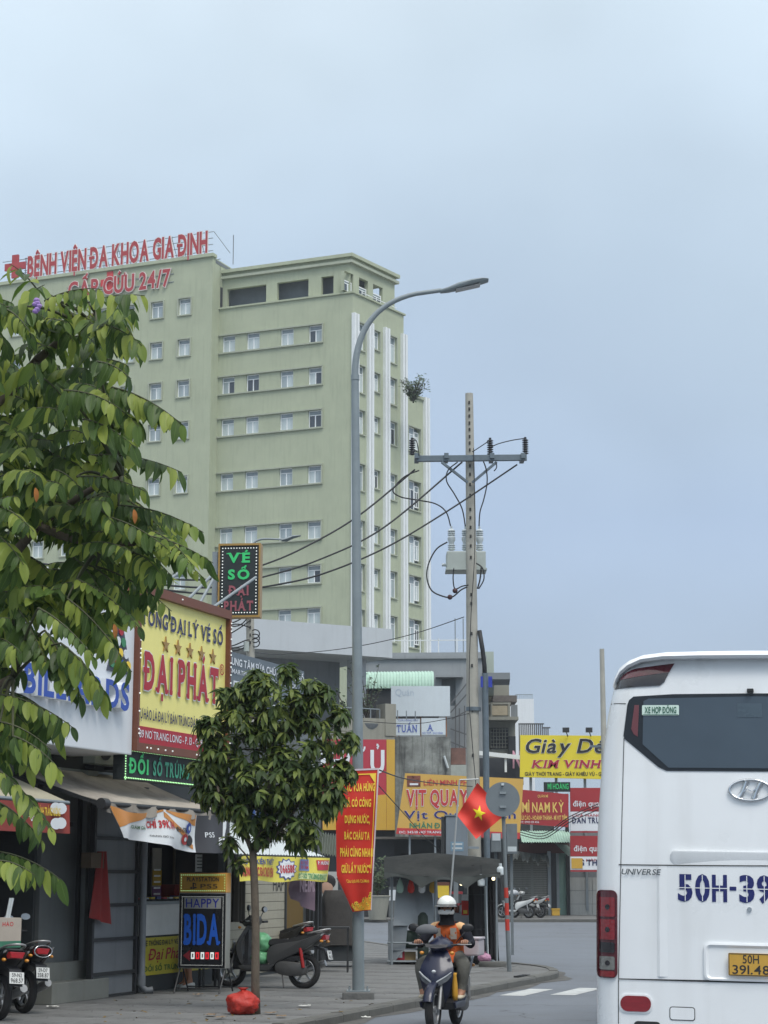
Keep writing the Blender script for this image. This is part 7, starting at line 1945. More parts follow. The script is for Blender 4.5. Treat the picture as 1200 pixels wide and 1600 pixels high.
# ================================================================ people
def skin_body(name, joints, bones, mats, bone_mat, parent, sub=2):
    """One continuous body grown over connected joints. joints: name -> (pos, radius); bones: list of (a, b); bone_mat: bone -> material index."""
    names = list(joints); idx = {n: i for i, n in enumerate(names)}
    me = bpy.data.meshes.new(name); me.from_pydata([joints[n][0] for n in names], [(idx[a], idx[b_]) for a, b_ in bones], [])
    o = bpy.data.objects.new(name, me); COL.objects.link(o)
    md = o.modifiers.new('skin', 'SKIN'); md.use_smooth_shade = True; md.branch_smoothing = .3
    for n, v in zip(names, me.skin_vertices[0].data):
        r = joints[n][1]; v.radius = (r, r) if not isinstance(r, tuple) else r; v.use_root = (n == names[0])
    sd_ = o.modifiers.new('sub', 'SUBSURF'); sd_.levels = sub; sd_.render_levels = sub
    m2 = bpy.data.meshes.new_from_object(o.evaluated_get(bpy.context.evaluated_depsgraph_get()))
    bpy.data.objects.remove(o)
    for mm in mats: m2.materials.append(mm)
    segs = [(Vector(joints[a][0]), Vector(joints[b_][0]), bone_mat[(a, b_)]) for a, b_ in bones]
    for p in m2.polygons:
        c = p.center; best = None
        for a, b_, k in segs:
            d = b_ - a; t = max(0, min(1, (c - a).dot(d) / max(d.length_squared, 1e-9)))
            dd = (c - (a + d * t)).length
            if best is None or dd < best[0]: best = (dd, k)
        p.material_index = best[1]; p.use_smooth = True
    o2 = bpy.data.objects.new(name, m2); COL.objects.link(o2); o2.parent = parent
    return o2
m_skin = mat('skin', S(178, 130, 104, .9), .55, .06, 8, spec=.4)
m_sleeve = mat('sleeve_black', (.018, .019, .026), .9, .15, 10, spec=.1)
m_trous = mat('trousers_grey', S(104, 104, 99, .85), .9, .2, 9, bump=.7, bscale=14, spec=.1)
m_vest = mat('vest_orange', S(200, 98, 52, .9), .8, .2, 9, bump=.6, bscale=16, spec=.1)
m_vtan = mat('vest_tan', S(226, 180, 130, .95), .7, .06, 7)
m_helm = mat('helmet_white', S(226, 228, 224), .25, .04, 4, coat=.4)
person = thing('person', 'rider in an orange vest, white helmet and black face cover on the blue scooter', 'person', MRide)
J = {'pelvis': ((-.30, 0, .86), .135), 'waist': ((-.27, 0, .99), .125), 'chest': ((-.21, 0, 1.14), .145), 'neck': ((-.155, 0, 1.30), .055), 'head0': ((-.135, 0, 1.375), .07), 'head1': ((-.12, 0, 1.47), .092), 'head2': ((-.125, 0, 1.535), .07)}
Bn = [('pelvis', 'waist'), ('waist', 'chest'), ('chest', 'neck'), ('neck', 'head0'), ('head0', 'head1'), ('head1', 'head2')]
bm_ = {('pelvis', 'waist'): 2, ('waist', 'chest'): 1, ('chest', 'neck'): 1, ('neck', 'head0'): 1, ('head0', 'head1'): 0, ('head1', 'head2'): 0}
for s, L in ((1, 'l'), (-1, 'r')):
    J.update({'sho' + L: ((-.19, s * .195, 1.225), .075), 'elb' + L: ((-.06, s * .335, 1.01), .062), 'wri' + L: ((.125, s * .305, 1.045), .040), 'pal' + L: ((.172, s * .295, 1.065), .03),
              'hip' + L: ((-.24, s * .12, .83), .11), 'kne' + L: ((.15, s * .275, .78), .098), 'ank' + L: ((.10, s * .235, .44), .062), 'hel' + L: ((.06, s * .235, .40), .034), 'toe' + L: ((.24, s * .235, .39), .03)})
    b_ = [('chest', 'sho' + L), ('sho' + L, 'elb' + L), ('elb' + L, 'wri' + L), ('wri' + L, 'pal' + L), ('pelvis', 'hip' + L), ('hip' + L, 'kne' + L), ('kne' + L, 'ank' + L), ('ank' + L, 'hel' + L), ('ank' + L, 'toe' + L)]
    Bn += b_
    for k_, v in zip(b_, (1, 1, 1, 0, 2, 2, 2, 0, 0)): bm_[k_] = v
    for i in range(4):                                    # fingers wrapped over the grip
        yy = s * (.262 + .024 * i); ln = (.9, 1, .95, .8)[i]
        J.update({f'f{L}{i}a': ((.195, yy, 1.072), .0105), f'f{L}{i}b': ((.195 + .028 * ln, yy, 1.048), .0095), f'f{L}{i}c': ((.195 + .016 * ln, yy, 1.016), .0085)})
        b_ = [('pal' + L, f'f{L}{i}a'), (f'f{L}{i}a', f'f{L}{i}b'), (f'f{L}{i}b', f'f{L}{i}c')]
        Bn += b_
        for k_ in b_: bm_[k_] = 0
    J.update({f't{L}a': ((.155, s * .255, 1.05), .012), f't{L}b': ((.172, s * .24, 1.012), .0095)})
    b_ = [('pal' + L, f't{L}a'), (f't{L}a', f't{L}b')]; Bn += b_
    for k_ in b_: bm_[k_] = 0
skin_body('body', J, Bn, [m_skin, m_sleeve, m_trous], bm_, person)
# vest: a shell round the trunk with open front seam and shoulder yokes
def ering(cx_, z, rx, ry, n=20, tilt=0.0): return [Vector((cx_ + rx * math.cos(a) + 0, ry * math.sin(a), z + tilt * math.cos(a) * rx)) for a in (2 * math.pi * k / n for k in range(n))]
rv = random.Random(1)
rings = [ering(-.29, .845, .165, .195), ering(-.285, .92, .16, .185), ering(-.265, 1.0, .158, .18), ering(-.24, 1.08, .165, .195), ering(-.215, 1.16, .165, .205), ering(-.195, 1.22, .145, .20), ering(-.175, 1.265, .11, .16), ering(-.16, 1.295, .075, .095)]
for r_ in rings:
    for i, p in enumerate(r_): p += Vector((1, .5, 0)) * rv.uniform(-.013, .013)
vest = MB().loft(rings, (False, False)).build('vest', m_vest, person, smooth=3.2)
for s in (-1, 1):
    MB().loft([[Vector((-.19 + rr_ * math.cos(a), s * y, z + rr_ * .75 * math.sin(a))) for a in (2 * math.pi * k / 14 for k in range(14))] for y, z, rr_ in ((.10, 1.235, .085), (.16, 1.228, .086), (.205, 1.215, .08), (.235, 1.19, .073))], (False, False)).build('shoulder_yoke', m_vtan, vest, smooth=3.2)
    MB().grid(lambda u, v: Vector((-.24 + .172 * math.cos(R(18 + 24 * u)) + .012 + .03 * v, s * .2 * math.sin(R(18 + 24 * u)), 1.08 + .14 * v)), 4, 4).build('reflective_strip', mat('reflective', S(170, 160, 150), .4), vest, smooth=3.2)
MB().grid(lambda u, v: Vector((-.075 + .022 * v, -.01 + .05 * u + .05, 1.10 + .035 * v)), 3, 3).build('badge', m_vtan, vest)
# vest hem folded over the lap
MB().loft([ering(-.20, .80, .24, .20), ering(-.24, .86, .21, .20), ering(-.28, .92, .165, .185)], (False, False)).build('vest_hem', m_vest, vest, smooth=3.2)
# hood, mask, face, helmet
m_hood = mat('hood_black', (.012, .012, .014), .9, .15, 9, spec=.05)
hc = Vector((-.12, 0, 1.475))
MB().loft([[Vector((cx_ + rx * math.cos(a), ry * math.sin(a), z)) for a in (2 * math.pi * k / 18 for k in range(18))] for cx_, z, rx, ry in ((-.135, 1.255, .115, .125), (-.14, 1.30, .085, .09), (-.13, 1.35, .085, .085), (-.12, 1.40, .105, .095), (-.118, 1.435, .112, .1))], (False, False)).build('face_cover', m_hood, person, smooth=3.2)
MB().loft([[Vector((-.12 + r_ * math.cos(a), r_ * .88 * math.sin(a), z)) for a in (R(-75 + 15 * k) for k in range(11))] for z, r_ in ((1.385, .112), (1.41, .128), (1.43, .124), (1.445, .114))], (False, False)).build('mask', mat('mask_white', S(206, 208, 206), .8, .04), person, smooth=3.2)
MB().loft([[Vector((-.12 + r_ * math.cos(a), r_ * .9 * math.sin(a), z)) for a in (R(80 + 20 * k) for k in range(11))] for z, r_ in ((1.40, .108), (1.44, .116), (1.49, .118))], (False, False)).build('hood', m_hood, person, smooth=3.2)
nose = MB().ball((-.012, 0, 1.44), .02, .014, .026, 8, 6).build('nose', m_skin, person, smooth=3.2)
for s in (-1, 1):
    e = MB().ball((-.035, s * .034, 1.475), .012, .018, .009, 8, 6).build('eye', m_ink, person, smooth=3.2)
    MB().box(-.036, -.020, s * .034 - .02, s * .034 + .02, 1.492, 1.497).build('eyebrow', m_ink, person)
    MB().ball((-.125, s * .097, 1.455), .022, .01, .03, 8, 6).build('ear', m_skin, person, smooth=3.2)
hp = []
for i in range(9):
    a = R(-6 + 96 * i / 8)
    hp.append([Vector((-.125 + .135 * math.cos(a) * math.cos(t) if math.cos(a) > .02 else -.125, .122 * math.cos(a) * math.sin(t), 1.505 + .115 * math.sin(a))) for t in (2 * math.pi * k / 24 for k in range(24))])
hl = MB().loft(hp).build('helmet', m_helm, person, smooth=3.2)
MB().loft([[Vector((-.125 + (.132 + d) * math.cos(t), (.120 + d * .6) * math.sin(t), 1.505 - d * .35 + z)) for t in (R(-72 + 12 * k) for k in range(13))] for d, z in ((0, 0), (.03, 0), (.06, 0), (.06, -.006), (.0, -.012))], (False, False), ).build('visor', mat('visor_grey', S(70, 70, 72), .3, .08, coat=.4), hl, smooth=R(60))
MB().loft([[Vector((-.125 + .137 * math.cos(t), .124 * math.sin(t), z)) for t in (2 * math.pi * k / 24 for k in range(24))] for z in (1.485, 1.507)], (False, False)).build('helmet_rim', m_hood, hl, smooth=3.2)
for s in (-1, 1):
    MB().loft([[Vector((x, s * .235 + w * math.cos(a), max(.372, z + h * math.sin(a)))) for a in (2 * math.pi * k / 10 for k in range(10))] for x, w, h, z in ((.02, .035, .04, .405), (.08, .045, .05, .415), (.16, .048, .035, .40), (.26, .045, .025, .392), (.30, .02, .012, .388))]).build('shoe', mat('shoe_tan', S(196, 186, 164), .7, .1), person, smooth=3.2)
# things on the scooter
yb = thing('yellow_bag', 'yellow bag hanging between the rider knee and the blue scooter', 'bag', MRide)
MB().loft([[Vector((x + w * .4 * math.cos(a), .20 + w * .35 * math.sin(a), z)) for a in (2 * math.pi * k / 12 for k in range(12))] for x, w, z in ((.30, .08, .36), (.31, .11, .43), (.32, .10, .55), (.33, .07, .66), (.33, .09, .69))]).build('bag', mat('bag_yellow', S(222, 166, 60, .95), .5, .1, 8), yb, smooth=3.2)
wbx = thing('delivery_box', 'pale delivery box behind the rider on the blue scooter', 'box', MRide @ Matrix.Translation((-.72, .08, .86)))
MB().box(-.17, .17, -.19, .24, 0, .20).build('box', mat('box_pale', S(186, 180, 186), .5, .06), wbx, bevel=.02); MB().box(-.18, .18, -.20, .25, .20, .23).build('lid', MATS['box_pale'], wbx, bevel=.01)
oc = thing('wrapped_cap', 'dark grey rain hood bundled over the scooter handlebar', 'hood', MRide @ Matrix.Translation((.36, -.14, 1.20)))
MB().loft([[Vector((rx * math.cos(a) * .5, rx * math.sin(a), z)) for a in (2 * math.pi * k / 14 for k in range(14))] for rx, z in ((.12, -.045), (.15, -.02), (.13, .03), (.08, .06), (.02, .075))]).build('hood', mat('hood_slate', S(96, 98, 102), .7, .1), oc, smooth=3.2)
# person behind the LED sign: lower legs show below it
pl_ = G(298, 1544, SW_Z)
MPl = Matrix.Translation((pl_.x, pl_.y, SW_Z)) @ Matrix.Rotation(R(200), 4, 'Z')
seated = thing('person', 'person seated behind the LED pavement sign with only bare calves and white shoes showing', 'person', MPl)
J = {'pelvis': ((-.30, 0, .52), .13), 'waist': ((-.28, 0, .66), .12), 'chest': ((-.24, 0, .82), .14), 'neck': ((-.20, 0, .98), .05), 'head0': ((-.18, 0, 1.05), .065), 'head1': ((-.17, 0, 1.15), .09), 'head2': ((-.175, 0, 1.22), .07)}
Bn = [('pelvis', 'waist'), ('waist', 'chest'), ('chest', 'neck'), ('neck', 'head0'), ('head0', 'head1'), ('head1', 'head2')]
bm_ = {k: v for k, v in zip(Bn, (2, 1, 1, 0, 0, 0))}
for s, L in ((1, 'l'), (-1, 'r')):
    J.update({'sho' + L: ((-.23, s * .18, .93), .055), 'elb' + L: ((-.12, s * .24, .72), .045), 'wri' + L: ((.02, s * .14, .60), .03), 'pal' + L: ((.06, s * .11, .585), .03), 'hip' + L: ((-.24, s * .1, .50), .09), 'kne' + L: ((.08, s * .12, .50), .065), 'ank' + L: ((.05, s * .11, .10), .038), 'hel' + L: ((.01, s * .11, .05), .032), 'toe' + L: ((.17, s * .12, .035), .03)})
    b_ = [('chest', 'sho' + L), ('sho' + L, 'elb' + L), ('elb' + L, 'wri' + L), ('wri' + L, 'pal' + L), ('pelvis', 'hip' + L), ('hip' + L, 'kne' + L), ('kne' + L, 'ank' + L), ('ank' + L, 'hel' + L), ('ank' + L, 'toe' + L)]
    Bn += b_
    for k_, v in zip(b_, (1, 1, 0, 0, 2, 2, 0, 0, 0)): bm_[k_] = v
    for i in range(4):
        J.update({f'f{L}{i}a': ((.10, s * (.085 + .02 * i), .58), .01), f'f{L}{i}b': ((.135, s * (.085 + .02 * i), .56), .009)})
        b_ = [('pal' + L, f'f{L}{i}a'), (f'f{L}{i}a', f'f{L}{i}b')]; Bn += b_
        for k_ in b_: bm_[k_] = 0
    J.update({f't{L}a': ((.07, s * .075, .60), .011)}); Bn.append(('pal' + L, f't{L}a')); bm_[('pal' + L, f't{L}a')] = 0
skin_body('body', J, Bn, [m_skin, m_sleeve, m_black], bm_, seated)
for s in (-1, 1):
    MB().loft([[Vector((x, s * .115 + w * math.cos(a), max(.004, z + h * math.sin(a)))) for a in (2 * math.pi * k / 10 for k in range(10))] for x, w, h, z in ((-.03, .035, .045, .045), (.04, .045, .06, .05), (.12, .048, .04, .035), (.21, .04, .022, .022))]).build('shoe', m_pw, seated, smooth=3.2)
MB().ball((-.185, 0, 1.19), .105, .1, .095, 14, 9).build('hair', m_ink, seated, smooth=3.2)
stl = thing('plastic_stool', 'low dark plastic stool under the seated person', 'stool', MPl)
MB().box(-.46, -.14, -.16, .16, .36, .40).build('seat', m_black, stl, bevel=.02)
for sx in (-.43, -.17):
    for sy in (-.13, .13): MB().bar((sx, sy, 0), (sx * .98 - .006, sy * .9, .36), .035).build('leg', m_black, stl)
# ================================================================ street stall on the corner
YS = 40.4
So = Vector((A(690, 1509, YS).x, YS, SW_Z))
st = thing('street_stall', 'street food stall under a sagging grey tarpaulin at the pavement corner', 'stall', Matrix.Translation(So))
SPt = lambda px, py, dy=0.0: A(px, py, YS + dy) - So
m_tarp = mat('tarp_grey', S(52, 54, 53, .8), .75, .12, 3, bump=.3, bscale=9, blotch=.4, blotch_col=(.06, .06, .058), spec=.05)
m_tarp2 = mat('tarp_pale', S(92, 96, 94, .85), .85, .1, 3, spec=.08)
m_sheet = mat('sheet_metal', S(150, 156, 160, .9), .4, .12, 2, metal=.4, streak=.3)
def tarp(u, v):
    # v: 0 back eave, .5 ridge, 1 front eave
    px = 600 + (782 - 600) * u
    k = 1 - abs(v - .45) / .55 if v > .45 else v / .45
    ridge = 1331 + 22 * abs(u - .42) ** 1.3
    eave = 1362 + 8 * math.sin(u * math.pi) + 5 * (1 if u > .5 else -.3) * (u - .5)
    py = eave + (ridge - eave) * k + 3 * math.sin(u * 13) * k * (1 - k) * 2
    return SPt(px, py, 1.3 - 2.7 * v + .1 * math.sin(u * 11) * v)
MB().grid(tarp, 40, 14).build('tarpaulin', m_tarp, st, smooth=3.2)
def val_(u, v):
    p = tarp(u, 1.0)
    sc = abs(math.sin(u * math.pi * 2.6 + .5)) ** .8
    return p + Vector((0, -.02 - .03 * math.sin(u * 30), -(.05 + .2 * (1 - sc)) * v))
MB().grid(val_, 60, 4).build('valance', m_tarp2, st, smooth=3.2)
for px, dy in ((612, -1.0), (775, -1.0), (612, 1.0), (775, 1.0), (680, -1.05)):
    p = SPt(px, 1365, dy); MB().tube([Vector((p.x, p.y, 0)), p], .022, 8).build('post', m_steel, st, smooth=R(40))
# booth of sheet metal with a tray below
a, b_ = SPt(614, 1446, -.6), SPt(678, 1374, -.6)
MB().add([(a.x, -.75, a.z), (b_.x, -.75, a.z), (b_.x - .05, -.45, b_.z), (a.x + .08, -.45, b_.z), (a.x, -.72, a.z), (b_.x, -.72, a.z), (b_.x - .05, -.42, b_.z), (a.x + .08, -.42, b_.z)], [(0, 1, 2, 3), (7, 6, 5, 4), (0, 4, 5, 1), (1, 5, 6, 2), (2, 6, 7, 3), (3, 7, 4, 0)]).build('booth_panel', m_sheet, st)
MB().add([(b_.x, -.75, a.z - .1), (b_.x + .12, -.2, a.z - .1), (b_.x + .08, -.1, b_.z), (b_.x - .05, -.45, b_.z)], [(0, 1, 2, 3)]).build('booth_side', m_sheet, st)
c = SPt(612, 1482, -.6)
MB().box(a.x - .05, b_.x + .1, -.8, .3, c.z - .03, c.z).build('tray', m_sheet, st)
MB().add([(a.x - .1, -.82, c.z - .4), (a.x + .25, -.8, c.z), (a.x + .3, -.7, a.z), (a.x - .1, -.6, a.z + .1)], [(0, 1, 2, 3)]).build('tray_side', m_sheet, st)
for x in (a.x - .05, b_.x + .08):
    for y in (-.78, .28): MB().bar((x, y, 0), (x, y, c.z), .04).build('leg', m_steel, st)
for z in (c.z + .12, .06): MB().tube([(a.x - .12, -.84, z), (b_.x + .15, -.84, z)], .018, 8).build('rail', m_steel, st, smooth=R(40))
MB().box(a.x - .05, b_.x + .1, -.8, .3, .05, .08).build('lower_shelf', m_sheet, st)
MB().box(SPt(684, 1440, .2).x, SPt(732, 1440, .2).x, .1, .9, 0, 1.0).build('counter', m_sheet, st, bevel=.02)
# goods of the stall
def at_s(px, py, dy): return So + SPt(px, py, dy)
gb2 = thing('green_tub', 'dark green wrapped tub on the tray of the stall', 'tub', Matrix.Translation(at_s(639, 1481, -.5)))
MB().lathe([(.14, 0), (.19, .05), (.21, .2), (.20, .3), (.16, .34), (.02, .35)], 16).build('tub', mat('tub_green', S(48, 66, 54, .9), .5, .25, 8), gb2, smooth=R(50))
gr_ = thing('green_roll', 'tall dark green roll standing beside the stall tray', 'roll', Matrix.Translation(Vector((at_s(661, 1490, -.9).x, YS - .9, SW_Z))))
MB().lathe([(.10, 0), (.115, .3), (.11, .7), (.10, .95), (.05, 1.02), (.01, 1.03)], 14).build('roll', mat('roll_green', S(44, 56, 50, .9), .7, .2, 6), gr_, smooth=R(50))
rdb = thing('red_tin', 'red tin and cardboard box on the lower shelf of the stall', 'tin', Matrix.Translation(Vector((at_s(623, 1500, -.6).x, YS - .6, SW_Z + .08))))
MB().box(-.12, .12, -.1, .1, 0, .17).build('tin', m_sred, rdb, bevel=.01); MB().box(-.05, .07, -.112, -.1, .05, .15).build('paper_label', m_banw, rdb)
cdb = thing('cardboard_box', 'brown cardboard box on the lower shelf of the stall', 'box', Matrix.Translation(Vector((at_s(641, 1500, -.6).x, YS - .6, SW_Z + .08))))
MB().box(-.11, .11, -.1, .1, 0, .16).build('box', mat('cardboard', S(150, 128, 92, .9), .85, .1), cdb); MB().box(-.11, .11, -.02, .02, .16, .163).build('tape', m_banw, cdb)
rp = thing('drinks_poster', 'small red and yellow poster at the back of the stall', 'poster', Matrix.Translation(at_s(727, 1430, .0)))
MB().box(-.075, .075, 0, .02, 0, .29).build('board', m_banred, rp); MB().box(-.075, .075, -.004, 0, .30, .42).build('white_card', m_banw, rp); MB().box(-.04, .04, -.006, 0, .03, .1).build('yellow_print', m_banyel, rp)
for px, py, lab in ((752, 1377, 'larger white bulb hanging at the right side of the stall'), (782, 1360, 'white bulb hanging at the striped post beside the stall')):
    bl = thing('light_bulb', lab, 'bulb', Matrix.Translation(at_s(px, py + 8, -1.3)))
    MB().lathe([(.03, 0), (.07, .02), (.075, .12), (.06, .16), (.03, .18)], 14).build('glass', m_porc, bl, smooth=R(40)); MB().lathe([(.03, .18), (.03, .24)], 10).build('socket', m_porc, bl, smooth=R(40))
    MB().tube([(0, 0, .24), (0, .02, .42)], .008, 6).build('flex', m_cable, bl)
for px, py, lab in ((721, 1381, 'small lit warm bulb under the tarpaulin'), (771, 1373, 'small lit yellow bulb beside the black drape')):
    bl = thing('lit_bulb', lab, 'bulb', Matrix.Translation(at_s(px, py, -.9)))
    MB().ball((0, 0, 0), .035, seg=10, rings=8).build('glass', mat('bulb_warm', (.9, .8, .5), .3, 0, emis=2.5, emis_col=(1, .85, .5)), bl, smooth=3.2); MB().cyl((0, 0, .03), (0, 0, .1), .018).build('socket', m_porc, bl)
# black drapes
m_drape = mat('drape_black', (.012, .012, .014), .7, .3, 3)
def drape_col(px0, px1, y0, y1, lab, seed):
    p = Vector((A((px0 + px1) / 2, y1, YS - .5).x, YS - .5, SW_Z)); w = (px1 - px0) / 2 / (3054 / YS); h = A(0, y0, YS - .5).z - SW_Z
    t = thing('rolled_drape', lab, 'drape', Matrix.Translation(p))
    rings = []
    for k in range(10):
        z = h * k / 9; f = 1.0 + (.25 * (1 - k / 2.0) if k < 2 else 0) - .1 * k / 9
        rings.append([Vector(((w * f + .02 * math.sin(a * 7 + seed + k * .3)) * math.cos(a), (w * f + .02 * math.sin(a * 7 + seed + k * .3)) * math.sin(a), z)) for a in (2 * math.pi * i / 28 for i in range(28))])
    MB().loft(rings).build('cloth', m_drape, t, smooth=3.2)
    for z in (h * .35, h * .7): MB().tube([(0, 0, z - .01), (0, 0, z + .01)], w * 1.06, 20).build('tie', m_black, t, smooth=R(40))
drape_col(733, 757, 1352, 1508, 'thick black rolled drape standing at the stall corner', 1)
drape_col(764, 778, 1366, 1506, 'thinner black rolled drape right of the thick one', 4)
br = thing('broom', 'upright broom with pale stick leaning between the black drapes', 'broom', Matrix.Translation(Vector((A(763, 1500, YS - .9).x, YS - .9, SW_Z))))
MB().tube([(0, 0, .1), (-.03, .1, 1.55)], .012, 8).build('stick', m_porc, br, smooth=R(40)); MB().loft([[(-.12, -.03, 0), (.12, -.03, 0), (.12, .03, 0), (-.12, .03, 0)], [(-.04, -.02, .16), (.04, -.02, .16), (.04, .02, .16), (-.04, .02, .16)]]).build('bristles', mat('bristle', S(100, 60, 70), .9, .2), br)
lumpy('pink_bag', 'small pink plastic bag on the concrete disc by the drapes', 'bag', Matrix.Translation(Vector((A(757, 1503, YS - 1.6).x, YS - 1.6, SW_Z + .16))), .13, .12, .1, mat('bag_pink', S(178, 130, 156, .95), .4, .15, 10), 12)
cd_ = thing('concrete_disc', 'low round concrete base on the pavement corner', 'base', Matrix.Translation(Vector((A(770, 1513, YS - 1.8).x, YS - 1.8, SW_Z))))
MB().lathe([(.27, 0), (.28, .06), (.26, .10), (.0 + .03, .10)], 24).build('disc', m_kerb, cd_, smooth=R(40)); MB().lathe([(.04, .10), (.04, .13)], 12).build('socket', m_steel, cd_, smooth=R(40))
# electrical cabinets on the pole
cb = thing('electrical_cabinet', 'grey electrical cabinet with a small label on the utility pole', 'cabinet', Matrix.Translation((0, YP - .75, 0)))
a, b_ = A(697, 1346, YP - .75), A(730.5, 1275, YP - .75)
m_cab = mat('cabinet_grey', S(128, 138, 146, .95), .5, .06, 2, streak=.12)
MB().box(a.x, b_.x, 0, .4, a.z, b_.z).build('case', m_cab, cb, bevel=.01); MB().box(a.x - .02, b_.x + .02, -.02, .42, b_.z, b_.z + .03).build('cap', m_cab, cb)
MB().box(a.x - .09, a.x - .003, .05, .4, a.z, b_.z - .01).build('side_duct', m_walld, cb)
MB().box(a.x + .1, b_.x - .09, -.006, 0, a.z + .22, a.z + .42).build('label', mat('label_blue', S(120, 150, 170), .5), cb)
for k in range(2): MB().box(a.x + .13, b_.x - .12, -.01, -.005, a.z + .26 + .09 * k, a.z + .30 + .09 * k).build('label_print', m_porc, cb)
MB().bar((b_.x, .2, a.z + .3), (b_.x + .25, .5, a.z + .3), .05).build('bracket', m_steel, cb)
MB().bar((a.x + .22, .3, SW_Z), (a.x + .22, .3, a.z), .1).build('leg', m_steel, cb)
for k, (px0, px1, y0, y1, lab) in enumerate(((768, 783, 1302, 1331, 'small grey meter box with a white panel right of the steel pole'), (792, 808, 1287, 1334, 'plain grey box with a pale lower band behind the round sign'))):
    mbx = thing('meter_box', lab, 'box', Matrix.Translation((0, 44.0, 0)))
    a, b_ = A(px0, y1, 44), A(px1, y0, 44)
    MB().box(a.x, b_.x, 0, .25, a.z, b_.z).build('case', m_post, mbx, bevel=.01); MB().box(a.x + .02, b_.x - .02, -.01, 0, a.z + .05 + .2 * (1 - k), a.z + .16 + .25 * (1 - k)).build('panel', m_porc, mbx)
    MB().bar(((a.x + b_.x) / 2, .3, SW_Z), ((a.x + b_.x) / 2, .3, b_.z), .06).build('stand', m_post, mbx)
# covered cart and black table near the lamp
YC = 38.6
Co = Vector((A(532, 1500, YC).x, YC, SW_Z))
cc_ = thing('covered_cart', 'vendor cart wrapped in a dark grey tarpaulin behind the lamp post', 'cart', Matrix.Translation(Co))
m_cov = mat('cover_charcoal', S(80, 78, 76, .9), .85, .15, 4, spec=.08, bump=.4, bscale=7)
zb_, zt_ = A(0, 1478, YC).z - SW_Z, A(0, 1391, YC).z - SW_Z
rings = []
for k in range(9):
    t_ = k / 8; z = zb_ + (zt_ - zb_) * t_
    sx, sy = .40 - .05 * t_ if t_ < .95 else .3, .42 - .06 * t_ if t_ < .95 else .3
    rings.append([Vector((sx * (abs(math.cos(a)) ** .45) * (1 if math.cos(a) > 0 else -1) + .02 * math.sin(a * 9 + k), sy * (abs(math.sin(a)) ** .45) * (1 if math.sin(a) > 0 else -1), z + .03 * math.sin(a * 3) * (1 - t_))) for a in (2 * math.pi * i / 40 for i in range(40))])
MB().loft(rings).build('cover', m_cov, cc_, smooth=R(50))
for sx in (-.32, .32):
    for sy in (-.3, .3): MB().bar((sx, sy, 0), (sx, sy, zb_ + .1), .05).build('leg', m_blk, cc_)
MB().box(-.36, .36, -.34, .34, .12, .5).build('body', m_walld, cc_)
tbl = thing('folding_table', 'thin black folding table beside the covered cart', 'table', Matrix.Translation(Vector((A(512, 1505, 36.5).x, 36.5, SW_Z))))
ht = A(0, 1448, 36.5).z - SW_Z
MB().box(-.40, .40, -.25, .25, ht - .03, ht).build('top', m_blk, tbl)
for sx in (-.37, .37):
    for sy in (-.22, .22): MB().bar((sx, sy, 0), (sx, sy, ht - .03), .03).build('leg', m_blk, tbl)
# poster board and posts at the end of the row
pb_ = thing('portrait_poster', 'pale poster with a dark-haired head at the end of the shop row', 'poster', Matrix.Translation((0, 42, 0)))
a, b_ = A(496, 1470, 42), A(528, 1362, 42)
MB().box(a.x, b_.x, 0, .05, SW_Z, b_.z).build('board', mat('poster_pale', S(190, 192, 190), .6, .05), pb_)
c = A(511, 1384, 42)
MB().ball((c.x, -.01, c.z - .04), .13, .02, .17, 14, 8).build('face_print', mat('print_skin', S(196, 160, 140), .6), pb_, smooth=3.2); MB().ball((c.x + .02, .0, c.z + .08), .17, .025, .16, 14, 8).build('hair_print', m_ink, pb_, smooth=3.2)
tp = thing('timber_post', 'pair of weathered posts carrying a small red box beside the yellow strip', 'post', Matrix.Translation((0, 40, 0)))
for px in (476, 497): p = A(px, 1400, 40); MB().bar((p.x, 0, SW_Z), (p.x, 0, A(px, 1262, 40).z), .09).build('post', m_wallg, tp)
a, b_ = A(478, 1338, 40), A(494, 1322, 40); MB().box(a.x, b_.x, -.1, .05, a.z, b_.z).build('red_box', mat('box_rust', S(104, 62, 50), .8, .15), tp)
a, b_ = A(484, 1322, 40), A(492, 1282, 40); MB().box(a.x, b_.x, -.03, .0, a.z, b_.z).build('white_strip', m_banw, tp)
bu = thing('brown_canopy', 'faded brown canopy edge just left of the red banner', 'canopy', Matrix.Translation((0, 41, 0)))
a, b_ = A(478, 1278, 41), A(516, 1252, 41)
MB().grid(lambda u, v: Vector((a.x + (b_.x - a.x) * u, -.6 * v, b_.z + (a.z - b_.z) * v * (.8 + .2 * math.sin(u * 9)))), 14, 6).build('cloth', mat('canopy_brown', S(112, 84, 74), .85, .12), bu, smooth=3.2)
MB().bar((a.x, 0, b_.z), (b_.x, 0, b_.z), .04).build('bar', m_blk, bu); MB().bar(((a.x + b_.x) / 2, 0, SW_Z), ((a.x + b_.x) / 2, 0, b_.z), .05).build('prop', m_blk, bu)
gr2 = thing('corrugated_roof', 'dull green corrugated lean-to roof behind the red banner', 'roof', Matrix.Translation((0, 46, 0)))
a, b_ = A(496, 1300, 46), A(566, 1345, 46)
MB().grid(lambda u, v: Vector((a.x + (b_.x - a.x) * u, -1.5 * v, a.z + (b_.z - a.z) * (.25 * u + .75 * v) + .025 * math.sin(u * 110))), 160, 3).build('sheet', mat('sheet_dullgreen', S(88, 94, 84), .7, .15, 2, streak=.3), gr2, recalc=False)
for px in (500, 560): p = A(px, 1340, 46); MB().bar((p.x, -.7, SW_Z), (p.x, -.7, p.z), .07).build('post', m_wallg, gr2)
